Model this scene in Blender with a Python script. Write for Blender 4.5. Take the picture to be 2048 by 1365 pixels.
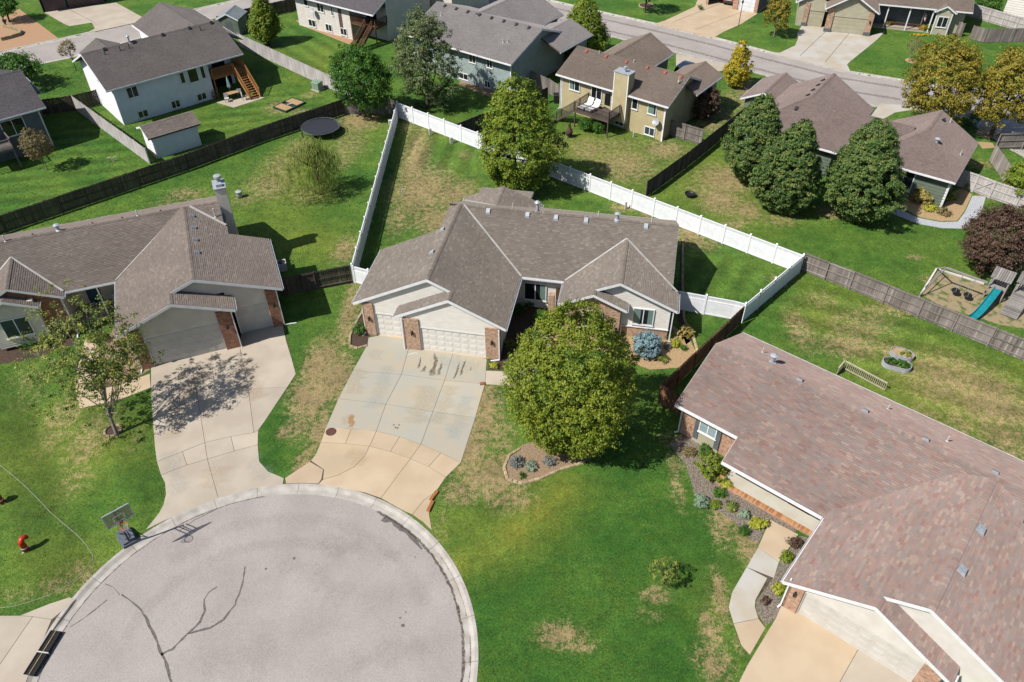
import bpy, math, random
import numpy as np
from mathutils import Vector, Matrix
random.seed(7); RNG = np.random.default_rng(7)
for o in list(bpy.data.objects): bpy.data.objects.remove(o)
SC = bpy.context.scene; COL = SC.collection
R_ = math.radians
# ---------------------------------------------------------------- camera
CAM_H = 39.5; FPX = 1564.0; PITCH = R_(41.35); ROLL = R_(0.33)
_A = np.array([[1, 0, 0], [0, -math.sin(PITCH), math.cos(PITCH)], [0, -math.cos(PITCH), -math.sin(PITCH)]])
_B = np.array([[math.cos(ROLL), -math.sin(ROLL), 0], [math.sin(ROLL), math.cos(ROLL), 0], [0, 0, 1]])
CR = _A @ _B
cam = bpy.data.cameras.new('camera'); camo = bpy.data.objects.new('camera', cam); COL.objects.link(camo)
cam.sensor_width = 36; cam.lens = FPX / 2048 * 36; cam.clip_end = 1000; cam.clip_start = 0.5
rx, up, bk = CR @ [1, 0, 0], -(CR @ [0, 1, 0]), -(CR @ [0, 0, 1])
camo.matrix_world = Matrix(((rx[0], up[0], bk[0], 0), (rx[1], up[1], bk[1], 0), (rx[2], up[2], bk[2], CAM_H), (0, 0, 0, 1)))
SC.camera = camo
# ---------------------------------------------------------------- light
SUN_AZ, SUN_EL = R_(28.5), R_(49.5)      # direction the shadows fall to (from +X), height of the sun
W = bpy.data.worlds.new('World'); SC.world = W; W.use_nodes = True
nt = W.node_tree; bg = nt.nodes['Background']
sky = nt.nodes.new('ShaderNodeTexSky'); sky.sky_type = 'NISHITA'; sky.sun_disc = False
sky.sun_elevation = SUN_EL; sky.sun_rotation = R_(90) - (SUN_AZ + math.pi)
nt.links.new(sky.outputs[0], bg.inputs[0]); bg.inputs[1].default_value = 0.066
sun = bpy.data.lights.new('sun', 'SUN'); sun.energy = 4.2; sun.angle = R_(0.53); sun.color = (1, 0.955, 0.89)
suno = bpy.data.objects.new('sun', sun); COL.objects.link(suno)
sd = Vector((math.cos(SUN_AZ) * math.cos(SUN_EL), math.sin(SUN_AZ) * math.cos(SUN_EL), -math.sin(SUN_EL)))
suno.rotation_euler = sd.to_track_quat('-Z', 'Y').to_euler(); suno.location = (-60, -20, 80)
VS = SC.view_settings; VS.view_transform = 'Standard'; VS.look = 'None'; VS.exposure = 0.73; VS.gamma = 1; VS.use_curve_mapping = False

# ---------------------------------------------------------------- survey: photo pixel -> point on the horizontal plane z
def G(u, v, z=0.0):
    d = CR @ np.array([u - 1024, v - 682.5, FPX]); t = (z - CAM_H) / d[2]
    return Vector((d[0] * t, d[1] * t, z))
def G2(p, z=0.0):
    q = G(p[0], p[1], z); return (q.x, q.y)
def lin(c):
    c = c / 255.0
    return c / 12.92 if c <= 0.04045 else ((c + 0.055) / 1.055) ** 2.4
def K(r, g, b, k=0.56): return (lin(r) * k, lin(g) * k, lin(b) * k, 1)

# ---------------------------------------------------------------- tags
def tag(o, label=None, cat=None, group=None, kind=None):
    if label: o['label'] = label
    if cat: o['category'] = cat
    if group: o['group'] = group
    if kind: o['kind'] = kind
    return o
def empty(name, loc=(0, 0, 0), rz=0, label=None, cat=None, group=None, parent=None):
    o = bpy.data.objects.new(name, None); COL.objects.link(o); o.location = loc; o.rotation_euler = (0, 0, rz)
    o.empty_display_size = 0.2
    if parent: o.parent = parent
    return tag(o, label, cat, group)
def link(name, me, parent=None, loc=None, rz=None):
    o = bpy.data.objects.new(name, me); COL.objects.link(o)
    if parent: o.parent = parent
    if loc is not None: o.location = loc
    if rz is not None: o.rotation_euler = (0, 0, rz)
    return o
def copy_tree(o, parent=None):
    c = o.copy(); COL.objects.link(c); c.parent = parent
    for ch in list(o.children): copy_tree(ch, c)
    return c

# ---------------------------------------------------------------- mesh collector
class MB:
    def __init__(s): s.v = []; s.f = []; s.t = []; s.m = []
    def vert(s, p): s.v.append(tuple(p)); return len(s.v) - 1
    def face(s, pts, t=0.5, m=0):
        i = len(s.v); s.v.extend([tuple(p) for p in pts]); s.f.append(tuple(range(i, i + len(pts)))); s.t.append(t); s.m.append(m)
    def hexa(s, p, t=0.5, m=0):            # 8 points: bottom 4 (ccw), top 4
        i = len(s.v); s.v.extend([tuple(q) for q in p])
        for f in ((3, 2, 1, 0), (4, 5, 6, 7), (0, 1, 5, 4), (1, 2, 6, 5), (2, 3, 7, 6), (3, 0, 4, 7)):
            s.f.append(tuple(i + k for k in f)); s.t.append(t); s.m.append(m)
    def box(s, x0, x1, y0, y1, z0, z1, t=0.5, m=0):
        s.hexa([(x0, y0, z0), (x1, y0, z0), (x1, y1, z0), (x0, y1, z0), (x0, y0, z1), (x1, y0, z1), (x1, y1, z1), (x0, y1, z1)], t, m)
    def bar(s, a, b, w, h, up=(0, 0, 1), t=0.5, m=0):      # square bar from a to b, w across, h along up
        a = Vector(a); b = Vector(b); d = (b - a).normalized(); upv = Vector(up)
        sd_ = d.cross(upv)
        if sd_.length < 1e-4: sd_ = d.cross(Vector((1, 0, 0)))
        sd_.normalize(); u2 = sd_.cross(d).normalized()
        sw, uh = sd_ * w / 2, u2 * h / 2
        s.hexa([a - sw - uh, a + sw - uh, b + sw - uh, b - sw - uh, a - sw + uh, a + sw + uh, b + sw + uh, b - sw + uh], t, m)
    def prism(s, poly, z0, z1, t=0.5, m=0):
        n = len(poly); i = len(s.v)
        ar = sum(poly[k][0] * poly[(k + 1) % n][1] - poly[(k + 1) % n][0] * poly[k][1] for k in range(n))
        if ar < 0: poly = poly[::-1]
        s.v.extend([(p[0], p[1], z0) for p in poly]); s.v.extend([(p[0], p[1], z1) for p in poly])
        s.f.append(tuple(i + n + k for k in range(n))); s.t.append(t); s.m.append(m)
        s.f.append(tuple(i + n - 1 - k for k in range(n))); s.t.append(t); s.m.append(m)
        for k in range(n):
            l = (k + 1) % n; s.f.append((i + k, i + l, i + n + l, i + n + k)); s.t.append(t); s.m.append(m)
    def tube(s, pts, rad, n=6, t=0.5, m=0, cap=True):
        P = [Vector(p) for p in pts]; rings = []
        ref = Vector((0.13, 0.21, 0.97))
        for k, p in enumerate(P):
            d = (P[min(k + 1, len(P) - 1)] - P[max(k - 1, 0)]).normalized()
            a = d.cross(ref)
            if a.length < 0.05: a = d.cross(Vector((1, 0, 0)))
            a.normalize(); b = d.cross(a)
            r = rad[k] if isinstance(rad, (list, tuple)) else rad
            i = len(s.v); rings.append(i)
            for q in range(n):
                an = 2 * math.pi * q / n; s.v.append(tuple(p + a * (r * math.cos(an)) + b * (r * math.sin(an))))
        for k in range(len(P) - 1):
            i, j = rings[k], rings[k + 1]
            for q in range(n):
                l = (q + 1) % n; s.f.append((i + q, i + l, j + l, j + q)); s.t.append(t); s.m.append(m)
        if cap:
            s.f.append(tuple(rings[0] + q for q in range(n))[::-1]); s.t.append(t); s.m.append(m)
            s.f.append(tuple(rings[-1] + q for q in range(n))); s.t.append(t); s.m.append(m)
    def lathe(s, prof, c=(0, 0), n=16, t=0.5, m=0):        # prof [(r,z)..]
        rings = []
        for r, z in prof:
            i = len(s.v); rings.append(i)
            for q in range(n):
                an = 2 * math.pi * q / n; s.v.append((c[0] + r * math.cos(an), c[1] + r * math.sin(an), z))
        for k in range(len(prof) - 1):
            i, j = rings[k], rings[k + 1]
            for q in range(n):
                l = (q + 1) % n; s.f.append((i + q, i + l, j + l, j + q)); s.t.append(t); s.m.append(m)
        s.f.append(tuple(rings[-1] + q for q in range(n))); s.t.append(t); s.m.append(m)
        s.f.append(tuple(rings[0] + n - 1 - q for q in range(n))); s.t.append(t); s.m.append(m)
    def mesh(s, mats, smooth=False):
        me = bpy.data.meshes.new('mesh'); me.from_pydata(s.v, [], s.f)
        if not isinstance(mats, (list, tuple)): mats = [mats]
        for mt in mats: me.materials.append(mt)
        if len(mats) > 1: me.polygons.foreach_set('material_index', s.m)
        a = me.attributes.new('tint', 'FLOAT', 'FACE'); a.data.foreach_set('value', s.t)
        if smooth: me.polygons.foreach_set('use_smooth', [True] * len(s.f))
        me.update(); return me
    def build(s, name, mats, parent=None, smooth=False, loc=None, rz=None):
        return link(name, s.mesh(mats, smooth), parent, loc, rz)

# ---------------------------------------------------------------- materials
def mat(name, col, col2=None, scale=6.0, rough=0.8, bump=0.0, bscale=60, metal=0.0, coords='Object', stretch=None, detail=4, contrast=(0.35, 0.65), tint=0.0, spec=0.35):
    m = bpy.data.materials.new(name); m.use_nodes = True; N = m.node_tree.nodes; Lk = m.node_tree.links
    b = N['Principled BSDF']; b.inputs['Roughness'].default_value = rough; b.inputs['Metallic'].default_value = metal
    b.inputs['Specular IOR Level'].default_value = spec
    if col2 is None: col2 = tuple(c * 0.86 for c in col[:3]) + (1,)
    tc = N.new('ShaderNodeTexCoord'); src = tc.outputs[coords]
    if stretch:
        mp = N.new('ShaderNodeMapping'); mp.inputs['Scale'].default_value = stretch; Lk.new(src, mp.inputs[0]); src = mp.outputs[0]
    nz = N.new('ShaderNodeTexNoise'); nz.inputs['Scale'].default_value = scale; nz.inputs['Detail'].default_value = detail; Lk.new(src, nz.inputs[0])
    rp = N.new('ShaderNodeValToRGB'); rp.color_ramp.elements[0].position = contrast[0]; rp.color_ramp.elements[1].position = contrast[1]
    rp.color_ramp.elements[0].color = col2; rp.color_ramp.elements[1].color = col
    Lk.new(nz.outputs[0], rp.inputs[0]); out = rp.outputs[0]
    if tint:
        at = N.new('ShaderNodeAttribute'); at.attribute_name = 'tint'
        mr = N.new('ShaderNodeMapRange'); mr.inputs[3].default_value = 1 - tint; mr.inputs[4].default_value = 1 + tint; Lk.new(at.outputs['Fac'], mr.inputs[0])
        mx = N.new('ShaderNodeVectorMath'); mx.operation = 'SCALE'; Lk.new(out, mx.inputs[0]); Lk.new(mr.outputs[0], mx.inputs['Scale']); out = mx.outputs[0]
    Lk.new(out, b.inputs['Base Color'])
    if bump:
        n2 = N.new('ShaderNodeTexNoise'); n2.inputs['Scale'].default_value = bscale; n2.inputs['Detail'].default_value = 3; Lk.new(src, n2.inputs[0])
        bp = N.new('ShaderNodeBump'); bp.inputs['Strength'].default_value = bump; bp.inputs['Distance'].default_value = 0.02; Lk.new(n2.outputs[0], bp.inputs['Height']); Lk.new(bp.outputs[0], b.inputs['Normal'])
    return m
def ramp_tint(name, cols, rough=0.9, noise=0.25, nscale=40, big=0.12, bigscale=0.5, bump=0.3):
    """per-piece colour (face attribute tint) with grain and weathering on top"""
    m = bpy.data.materials.new(name); m.use_nodes = True; N = m.node_tree.nodes; Lk = m.node_tree.links
    b = N['Principled BSDF']; b.inputs['Roughness'].default_value = rough; b.inputs['Specular IOR Level'].default_value = 0.25
    if 'Diffuse Roughness' in b.inputs: b.inputs['Diffuse Roughness'].default_value = 1.0
    at = N.new('ShaderNodeAttribute'); at.attribute_name = 'tint'
    rp = N.new('ShaderNodeValToRGB'); e = rp.color_ramp.elements
    while len(e) < len(cols): e.new(0.5)
    for k, c in enumerate(cols): e[k].position = k / (len(cols) - 1); e[k].color = c
    Lk.new(at.outputs['Fac'], rp.inputs[0])
    tc = N.new('ShaderNodeTexCoord')
    n1 = N.new('ShaderNodeTexNoise'); n1.inputs['Scale'].default_value = nscale; n1.inputs['Detail'].default_value = 3; Lk.new(tc.outputs['Object'], n1.inputs[0])
    n2 = N.new('ShaderNodeTexNoise'); n2.inputs['Scale'].default_value = bigscale; n2.inputs['Detail'].default_value = 5; Lk.new(tc.outputs['Object'], n2.inputs[0])
    m1 = N.new('ShaderNodeMapRange'); m1.inputs[1].default_value = 0.3; m1.inputs[2].default_value = 0.7; m1.inputs[3].default_value = 1 - noise; m1.inputs[4].default_value = 1 + noise; Lk.new(n1.outputs[0], m1.inputs[0])
    m2 = N.new('ShaderNodeMapRange'); m2.inputs[1].default_value = 0.3; m2.inputs[2].default_value = 0.7; m2.inputs[3].default_value = 1 - big; m2.inputs[4].default_value = 1 + big; Lk.new(n2.outputs[0], m2.inputs[0])
    mu = N.new('ShaderNodeMath'); mu.operation = 'MULTIPLY'; Lk.new(m1.outputs[0], mu.inputs[0]); Lk.new(m2.outputs[0], mu.inputs[1])
    sc = N.new('ShaderNodeVectorMath'); sc.operation = 'SCALE'; Lk.new(rp.outputs[0], sc.inputs[0]); Lk.new(mu.outputs[0], sc.inputs['Scale'])
    Lk.new(sc.outputs[0], b.inputs['Base Color'])
    if bump:
        bp = N.new('ShaderNodeBump'); bp.inputs['Strength'].default_value = bump; bp.inputs['Distance'].default_value = 0.01; Lk.new(n1.outputs[0], bp.inputs['Height']); Lk.new(bp.outputs[0], b.inputs['Normal'])
    return m
def brick_mat(name, c1, c2, mortar):
    m = bpy.data.materials.new(name); m.use_nodes = True; N = m.node_tree.nodes; Lk = m.node_tree.links
    b = N['Principled BSDF']; b.inputs['Roughness'].default_value = 0.85
    tc = N.new('ShaderNodeTexCoord'); sx = N.new('ShaderNodeSeparateXYZ'); Lk.new(tc.outputs['Object'], sx.inputs[0])
    ad = N.new('ShaderNodeMath'); Lk.new(sx.outputs[0], ad.inputs[0]); Lk.new(sx.outputs[1], ad.inputs[1])
    cb = N.new('ShaderNodeCombineXYZ'); Lk.new(ad.outputs[0], cb.inputs[0]); Lk.new(sx.outputs[2], cb.inputs[1])
    br = N.new('ShaderNodeTexBrick'); br.inputs['Scale'].default_value = 1; br.inputs['Brick Width'].default_value = 0.22; br.inputs['Row Height'].default_value = 0.078
    br.inputs['Mortar Size'].default_value = 0.011; br.inputs['Color1'].default_value = c1; br.inputs['Color2'].default_value = c2; br.inputs['Mortar'].default_value = mortar; br.inputs['Bias'].default_value = -0.1
    Lk.new(cb.outputs[0], br.inputs[0])
    nz = N.new('ShaderNodeTexNoise'); nz.inputs['Scale'].default_value = 5; nz.inputs['Detail'].default_value = 5; Lk.new(tc.outputs['Object'], nz.inputs[0])
    mr = N.new('ShaderNodeMapRange'); mr.inputs[1].default_value = 0.3; mr.inputs[2].default_value = 0.7; mr.inputs[3].default_value = 0.65; mr.inputs[4].default_value = 1.35; Lk.new(nz.outputs[0], mr.inputs[0])
    sc = N.new('ShaderNodeVectorMath'); sc.operation = 'SCALE'; Lk.new(br.outputs[0], sc.inputs[0]); Lk.new(mr.outputs[0], sc.inputs['Scale']); Lk.new(sc.outputs[0], b.inputs['Base Color'])
    bp = N.new('ShaderNodeBump'); bp.invert = True; bp.inputs['Strength'].default_value = 0.7; bp.inputs['Distance'].default_value = 0.012; Lk.new(br.outputs['Fac'], bp.inputs['Height']); Lk.new(bp.outputs[0], b.inputs['Normal'])
    return m
def soft_mat(name, col, col2, strength=.8, scale=5):
    m = mat(name, col, col2, scale, .9); N = m.node_tree.nodes; Lk = m.node_tree.links; b = N['Principled BSDF']
    at = N.new('ShaderNodeAttribute'); at.attribute_name = 'soft'; tc = N.new('ShaderNodeTexCoord'); nz = N.new('ShaderNodeTexNoise'); nz.inputs['Scale'].default_value = 7; nz.inputs['Detail'].default_value = 5; Lk.new(tc.outputs['Object'], nz.inputs[0])
    mr = N.new('ShaderNodeMapRange'); mr.inputs[1].default_value = .3; mr.inputs[2].default_value = .65; mr.inputs[3].default_value = .15 * strength; mr.inputs[4].default_value = strength; Lk.new(nz.outputs[0], mr.inputs[0])
    mu = N.new('ShaderNodeMath'); mu.operation = 'MULTIPLY'; Lk.new(at.outputs['Fac'], mu.inputs[0]); Lk.new(mr.outputs[0], mu.inputs[1])
    tr = N.new('ShaderNodeBsdfTransparent'); mx = N.new('ShaderNodeMixShader'); Lk.new(mu.outputs[0], mx.inputs[0]); Lk.new(tr.outputs[0], mx.inputs[1]); Lk.new(b.outputs[0], mx.inputs[2]); Lk.new(mx.outputs[0], N['Material Output'].inputs[0]); return m
def glass_mat(name, col=(0.012, 0.016, 0.018, 1)):
    m = mat(name, col, tuple(c * 0.6 for c in col[:3]) + (1,), 1.2, 0.06, spec=0.6); return m
def leaf_mat(name, cols, trans=0.35, rough=0.55):
    m = bpy.data.materials.new(name); m.use_nodes = True; N = m.node_tree.nodes; Lk = m.node_tree.links
    b = N['Principled BSDF']; b.inputs['Roughness'].default_value = rough; b.inputs['Specular IOR Level'].default_value = 0.3
    at = N.new('ShaderNodeAttribute'); at.attribute_name = 'tint'
    rp = N.new('ShaderNodeValToRGB'); e = rp.color_ramp.elements
    while len(e) < len(cols): e.new(0.5)
    for k, c in enumerate(cols): e[k].position = k / (len(cols) - 1); e[k].color = c
    Lk.new(at.outputs['Fac'], rp.inputs[0]); Lk.new(rp.outputs[0], b.inputs['Base Color'])
    tr = N.new('ShaderNodeBsdfTranslucent'); Lk.new(rp.outputs[0], tr.inputs[0])
    mx = N.new('ShaderNodeMixShader'); mx.inputs[0].default_value = trans; Lk.new(b.outputs[0], mx.inputs[1]); Lk.new(tr.outputs[0], mx.inputs[2])
    Lk.new(mx.outputs[0], N['Material Output'].inputs[0]); return m

M = {}
M['white'] = mat('white_paint', K(236, 236, 238, .75), K(222, 223, 226, .75), 3, 0.5)
M['vinyl'] = mat('white_vinyl', (0.68, 0.69, 0.72, 1), (0.60, 0.61, 0.64, 1), 2, 0.4)
M['siding_white'] = mat('off_white_siding', K(234, 230, 222, .72), K(224, 219, 210, .72), 1.5, 0.6, stretch=(1, 1, 3))
M['siding_tan'] = mat('pale_taupe_siding', K(216, 207, 192, .82), K(205, 195, 180, .82), 1.5, 0.6)
M['siding_cream'] = mat('cream_siding', K(228, 222, 214, .64), K(218, 211, 202, .64), 1.5, 0.6)
M['siding_yellow'] = mat('yellow_beige_siding', K(204, 190, 150, .6), K(192, 177, 136, .6), 1.2, 0.65)
M['siding_grey'] = mat('pale_grey_siding', K(230, 232, 236, .74), K(218, 221, 226, .74), 1.2, 0.65)
M['siding_mint'] = mat('grey_green_siding', K(176, 190, 188, .56), K(160, 176, 174, .56), 1.2, 0.65)
M['siding_olive'] = mat('olive_green_siding', K(118, 130, 114, .62), K(104, 116, 102, .62), 1.2, 0.65)
M['siding_sage'] = mat('sage_siding', K(196, 190, 165, .62), K(184, 178, 152, .62), 1.2, 0.65)
M['siding_dark'] = mat('dark_grey_siding', K(112, 118, 122, .6), K(98, 104, 108, .6), 1.2, 0.65)
M['siding_plum'] = mat('plum_brown_siding', K(112, 88, 90, .6), K(98, 76, 78, .6), 1.2, 0.65)
M['door_white'] = mat('white_garage_door', K(240, 236, 228, .68), K(230, 226, 217, .68), 2, 0.5)
M['door_cream'] = mat('cream_garage_door', K(224, 220, 212, .62), K(214, 209, 200, .62), 2, 0.5)
M['brick_tan'] = brick_mat('tan_brick', K(214, 168, 132), K(186, 138, 106), K(206, 190, 172))
M['brick_red'] = brick_mat('red_brown_brick', K(190, 116, 82), K(146, 84, 60), K(170, 146, 126))
M['brick_pale'] = brick_mat('pale_orange_brick', K(214, 160, 122), K(186, 126, 92), K(214, 200, 184))
M['brick_edge'] = ramp_tint('orange_brick', [K(176, 116, 78), K(214, 160, 112), K(190, 134, 92), K(220, 176, 134)], 0.85, 0.2, 30, 0.1, 2)
M['glass'] = glass_mat('window_glass'); M['glass_blue'] = glass_mat('blue_window_glass', (0.03, 0.05, 0.065, 1))
M['curtain'] = mat('pale_green_curtain', K(150, 178, 168, .5), K(120, 150, 140, .5), 6, 0.3, stretch=(12, 12, 0.5), spec=0.6)
M['pale_glass'] = mat('blind_backed_glass', K(176, 196, 198, .6), K(150, 174, 180, .6), 3, .12, spec=.6, stretch=(.5, .5, 6))
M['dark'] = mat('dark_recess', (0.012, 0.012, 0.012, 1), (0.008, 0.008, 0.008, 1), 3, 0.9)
M['metal'] = mat('galvanised_metal', K(200, 206, 214, .6), K(172, 178, 186, .6), 8, 0.45, metal=0.1)
M['deckwood'] = mat('roof_edge', K(96, 90, 86), K(80, 74, 70), 4, 0.9)
M['metal_dark'] = mat('dark_metal', K(60, 60, 64, .6), K(44, 44, 48, .6), 8, 0.5, metal=0.3)
M['flash'] = mat('valley_flashing', K(206, 203, 198, .6), K(186, 182, 176, .6), 3, 0.5)
M['pvc'] = mat('white_pipe', K(230, 228, 222, .6), K(205, 202, 196, .6), 6, 0.5)
M['black'] = mat('black_plastic', (0.012, 0.012, 0.013, 1), (0.02, 0.02, 0.02, 1), 8, 0.5)
def shingle(name, cols, f=0.42):
    av = [sum(c[k] for c in cols) / len(cols) for k in range(3)]
    return ramp_tint(name, [K(*[av[k] + (c[k] - av[k]) * f for k in range(3)]) for c in cols], 0.95, 0.16, 45, 0.1, 0.35, 0.3)
S = {
 'M': shingle('grey_brown_shingles', [(118, 108, 100), (148, 137, 127), (131, 121, 113), (158, 148, 137), (140, 129, 120), (190, 182, 168)]),
 'L': shingle('warm_grey_shingles', [(128, 115, 106), (159, 145, 135), (143, 128, 119), (170, 157, 147), (149, 134, 125), (192, 183, 171)]),
 'R': shingle('red_grey_shingles', [(156, 117, 108), (153, 145, 141), (172, 140, 130), (149, 141, 137), (162, 130, 120), (183, 163, 151), (146, 128, 121), (163, 153, 147)], .75),
 'T': shingle('brown_shingles', [(118, 104, 94), (146, 132, 121), (130, 117, 106), (156, 142, 130)]),
 'G': shingle('mid_grey_shingles', [(116, 108, 104), (146, 138, 134), (130, 122, 118), (156, 148, 143)]),
 'GG': shingle('light_grey_shingles', [(136, 130, 128), (166, 160, 159), (150, 144, 142), (176, 171, 170)]),
 'RT': shingle('mauve_brown_shingles', [(118, 102, 98), (150, 134, 129), (134, 117, 112), (162, 147, 141)]),
 'D': shingle('slate_grey_shingles', [(104, 98, 102), (132, 126, 130), (118, 112, 116), (144, 138, 140)]),
}
M['wood_grey'] = ramp_tint('weathered_fence_wood', [K(112, 104, 100), K(154, 145, 138), K(130, 121, 116), K(174, 165, 158)], 0.9, 0.25, 14, 0.2, 0.8, 0.3)
M['wood_dark'] = ramp_tint('dark_weathered_shaded_wood', [K(70, 62, 56), K(112, 100, 92), K(88, 78, 72), K(126, 114, 104)], 0.9, 0.25, 14, 0.25, 0.8, 0.3)  # dark tone also puts the shade on some fence faces into colour
M['wood_pale'] = ramp_tint('pale_weathered_sunlit_wood', [K(186, 180, 176), K(220, 214, 210), K(200, 193, 189), K(230, 225, 222)], 0.9, 0.18, 14, 0.15, 0.8, 0.3)  # pale tone puts the sunlight on some fence runs into the colour
M['wood_brown'] = ramp_tint('brown_stained_wood', [K(98, 68, 50), K(132, 96, 72), K(112, 80, 60), K(140, 106, 82)], 0.85, 0.2, 14, 0.2, 0.8, 0.3)
M['wood_orange'] = ramp_tint('orange_stained_wood', [K(176, 116, 62), K(206, 148, 92), K(190, 130, 76)], 0.8, 0.2, 14, 0.1, 1, 0.2)
M['wood_play'] = ramp_tint('grey_play_wood', [K(130, 124, 120), K(168, 162, 158), K(148, 142, 138), K(180, 174, 170)], 0.9, 0.2, 14, 0.15, 0.8, 0.3)
M['concrete'] = ramp_tint('pale_concrete', [K(206, 190, 166), K(216, 198, 172), K(200, 186, 165)], 0.9, 0.05, 25, 0.09, 0.5, 0.15)
M['concrete_blue'] = ramp_tint('blue_grey_concrete', [K(186, 184, 172), K(178, 181, 172), K(190, 186, 170)], 0.9, 0.05, 25, 0.1, 0.4, 0.15)
M['concrete_pink'] = ramp_tint('peach_concrete', [K(216, 190, 160), K(222, 192, 158), K(208, 180, 148)], 0.9, 0.05, 25, 0.09, 0.5, 0.15)
M['concrete_white'] = ramp_tint('white_grey_concrete', [K(206, 200, 190), K(214, 208, 196), K(198, 193, 185)], 0.9, 0.05, 25, 0.08, 0.6, 0.15)
M['joint'] = mat('joint_grit', K(120, 106, 92, .5), K(84, 72, 60, .5), 3, 1)

# ================================================================ GROUND
CUL = np.array([-13.55, 19.6]); R_ASP, R_KERB = 10.95, 11.70
PAVED = []                                  # world polygons where no grass grows
def pw(px, z=0.0): return [G2(p, z) for p in px]
ST_R_FAR = [(1060, -9), (1096, 0), (1209, 26), (1316, 49), (1449, 81), (1536, 104), (1699, 144), (1833, 165), (1930, 178), (2080, 190)]
ST_R_NEAR = [(2080, 330), (2010, 290), (1930, 235), (1833, 219), (1754, 214), (1576, 163), (1497, 141), (1349, 104), (1236, 76), (1120, 46), (1000, 17), (940, 3)]
ST_L_FAR = [(-120, 131), (0, 104), (118, 79), (190, 63), (260, 48), (400, 17), (474, 0), (560, -20)]
ST_L_NEAR = [(700, -22), (520, 13), (430, 36), (300, 70), (143, 115), (80, 128), (-30, 153), (-150, 180)]
road_r = pw(ST_R_FAR + ST_R_NEAR); road_l = pw(ST_L_FAR + ST_L_NEAR)

def inpoly(X, Y, poly):
    ins = np.zeros(X.shape, bool); n = len(poly); j = n - 1
    for i in range(n):
        xi, yi = poly[i]; xj, yj = poly[j]
        c = ((yi > Y) != (yj > Y)) & (X < (xj - xi) * (Y - yi) / ((yj - yi) + 1e-12) + xi)
        ins ^= c; j = i
    return ins
# wear of the lawns: (px, py, radius across px, radius deep px, amount)
DRY = [(640, 730, 30, 46, 1.1), (622, 790, 36, 46, 1.15), (668, 755, 34, 46, 1.1), (600, 850, 30, 30, .7), (640, 860, 22, 40, .9), (610, 930, 20, 30, .9), (700, 620, 16, 60, .9), (690, 660, 14, 40, .8), (570, 865, 14, 10, .8),
 (965, 820, 34, 70, .95), (940, 900, 34, 56, 1), (985, 955, 70, 40, 1), (1020, 1000, 50, 24, .7), (920, 985, 35, 22, .8), (1000, 870, 30, 40, .6), (880, 1060, 20, 50, .35),
 (830, 320, 26, 60, .9), (845, 380, 60, 45, .95), (905, 390, 50, 26, .85), (880, 440, 50, 26, .9), (800, 430, 30, 40, .6), (930, 375, 30, 20, .6), (815, 250, 12, 20, .6), (930, 310, 16, 10, .5),
 (720, 240, 40, 22, .95), (700, 290, 40, 35, .5), (690, 320, 20, 20, .5), (600, 300, 40, 30, .5), (540, 370, 50, 30, .6), (620, 390, 60, 20, .45), (560, 330, 40, 30, .5), (690, 500, 26, 24, .75), (490, 400, 30, 12, .5), (370, 390, 40, 14, .6), (330, 410, 40, 12, .4),
 (1180, 300, 50, 25, .6), (1250, 330, 60, 30, .8), (1330, 300, 40, 18, .85), (1120, 290, 40, 25, .4), (1230, 290, 80, 16, .45), (1420, 250, 30, 16, .7),
 (1450, 360, 50, 26, .95), (1440, 400, 40, 26, .95), (1490, 420, 30, 22, .8), (1400, 380, 40, 22, .45), (1470, 450, 25, 14, .6), (1560, 440, 40, 12, .6), (1665, 425, 26, 12, .9), (1480, 200, 40, 20, .6), (1500, 180, 30, 18, .9), (1450, 230, 30, 20, .5),
 (1380, 470, 30, 24, .9), (1410, 490, 30, 14, .6), (1250, 415, 30, 8, .8), (1300, 430, 20, 8, .7), (1560, 560, 30, 12, .5),
 (1450, 1035, 30, 30, .85), (1500, 1095, 24, 40, .9), (1440, 1060, 20, 40, .6), (1350, 930, 14, 30, .6), (1355, 980, 12, 40, .6), (1350, 880, 30, 14, .6), (1120, 1270, 40, 22, .95), (1160, 1290, 30, 14, .7), (1310, 1190, 24, 14, .8), (1440, 1190, 14, 50, .85), (1420, 1260, 16, 40, .9), (1430, 1330, 30, 34, .8), (1395, 1310, 20, 20, .5), (1300, 1230, 30, 14, .4), (1480, 1290, 16, 18, .6),
 (1600, 660, 26, 40, .7), (1720, 650, 70, 30, .6), (1700, 690, 60, 24, .8), (1780, 700, 30, 12, .7), (1900, 760, 90, 50, .8), (1980, 800, 70, 60, .9), (1850, 830, 40, 30, .5), (2010, 880, 50, 40, .7), (1790, 620, 90, 14, .6), (1640, 600, 40, 18, .5), (1920, 850, 30, 30, .6), (2040, 1055, 30, 60, 1),
 (1860, 560, 20, 8, .6), (1830, 515, 14, 5, .7),
 (130, 830, 40, 40, .55), (180, 880, 40, 50, .6), (110, 870, 30, 40, .45), (60, 800, 40, 30, .3), (150, 960, 40, 40, .4), (270, 880, 20, 40, .3), (160, 1150, 40, 30, .5), (120, 1170, 60, 20, .45), (40, 1190, 60, 20, .35), (60, 760, 50, 30, .35),
 (560, 215, 26, 12, .8), (600, 225, 20, 8, .6), (620, 190, 16, 6, .6), (1960, 330, 24, 8, .7), (1965, 385, 20, 16, .6), (1875, 425, 40, 20, .6), (1900, 400, 40, 20, .4), (2000, 110, 1, 1, .1), (1490, 1000, 1, 1, .1)]
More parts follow.
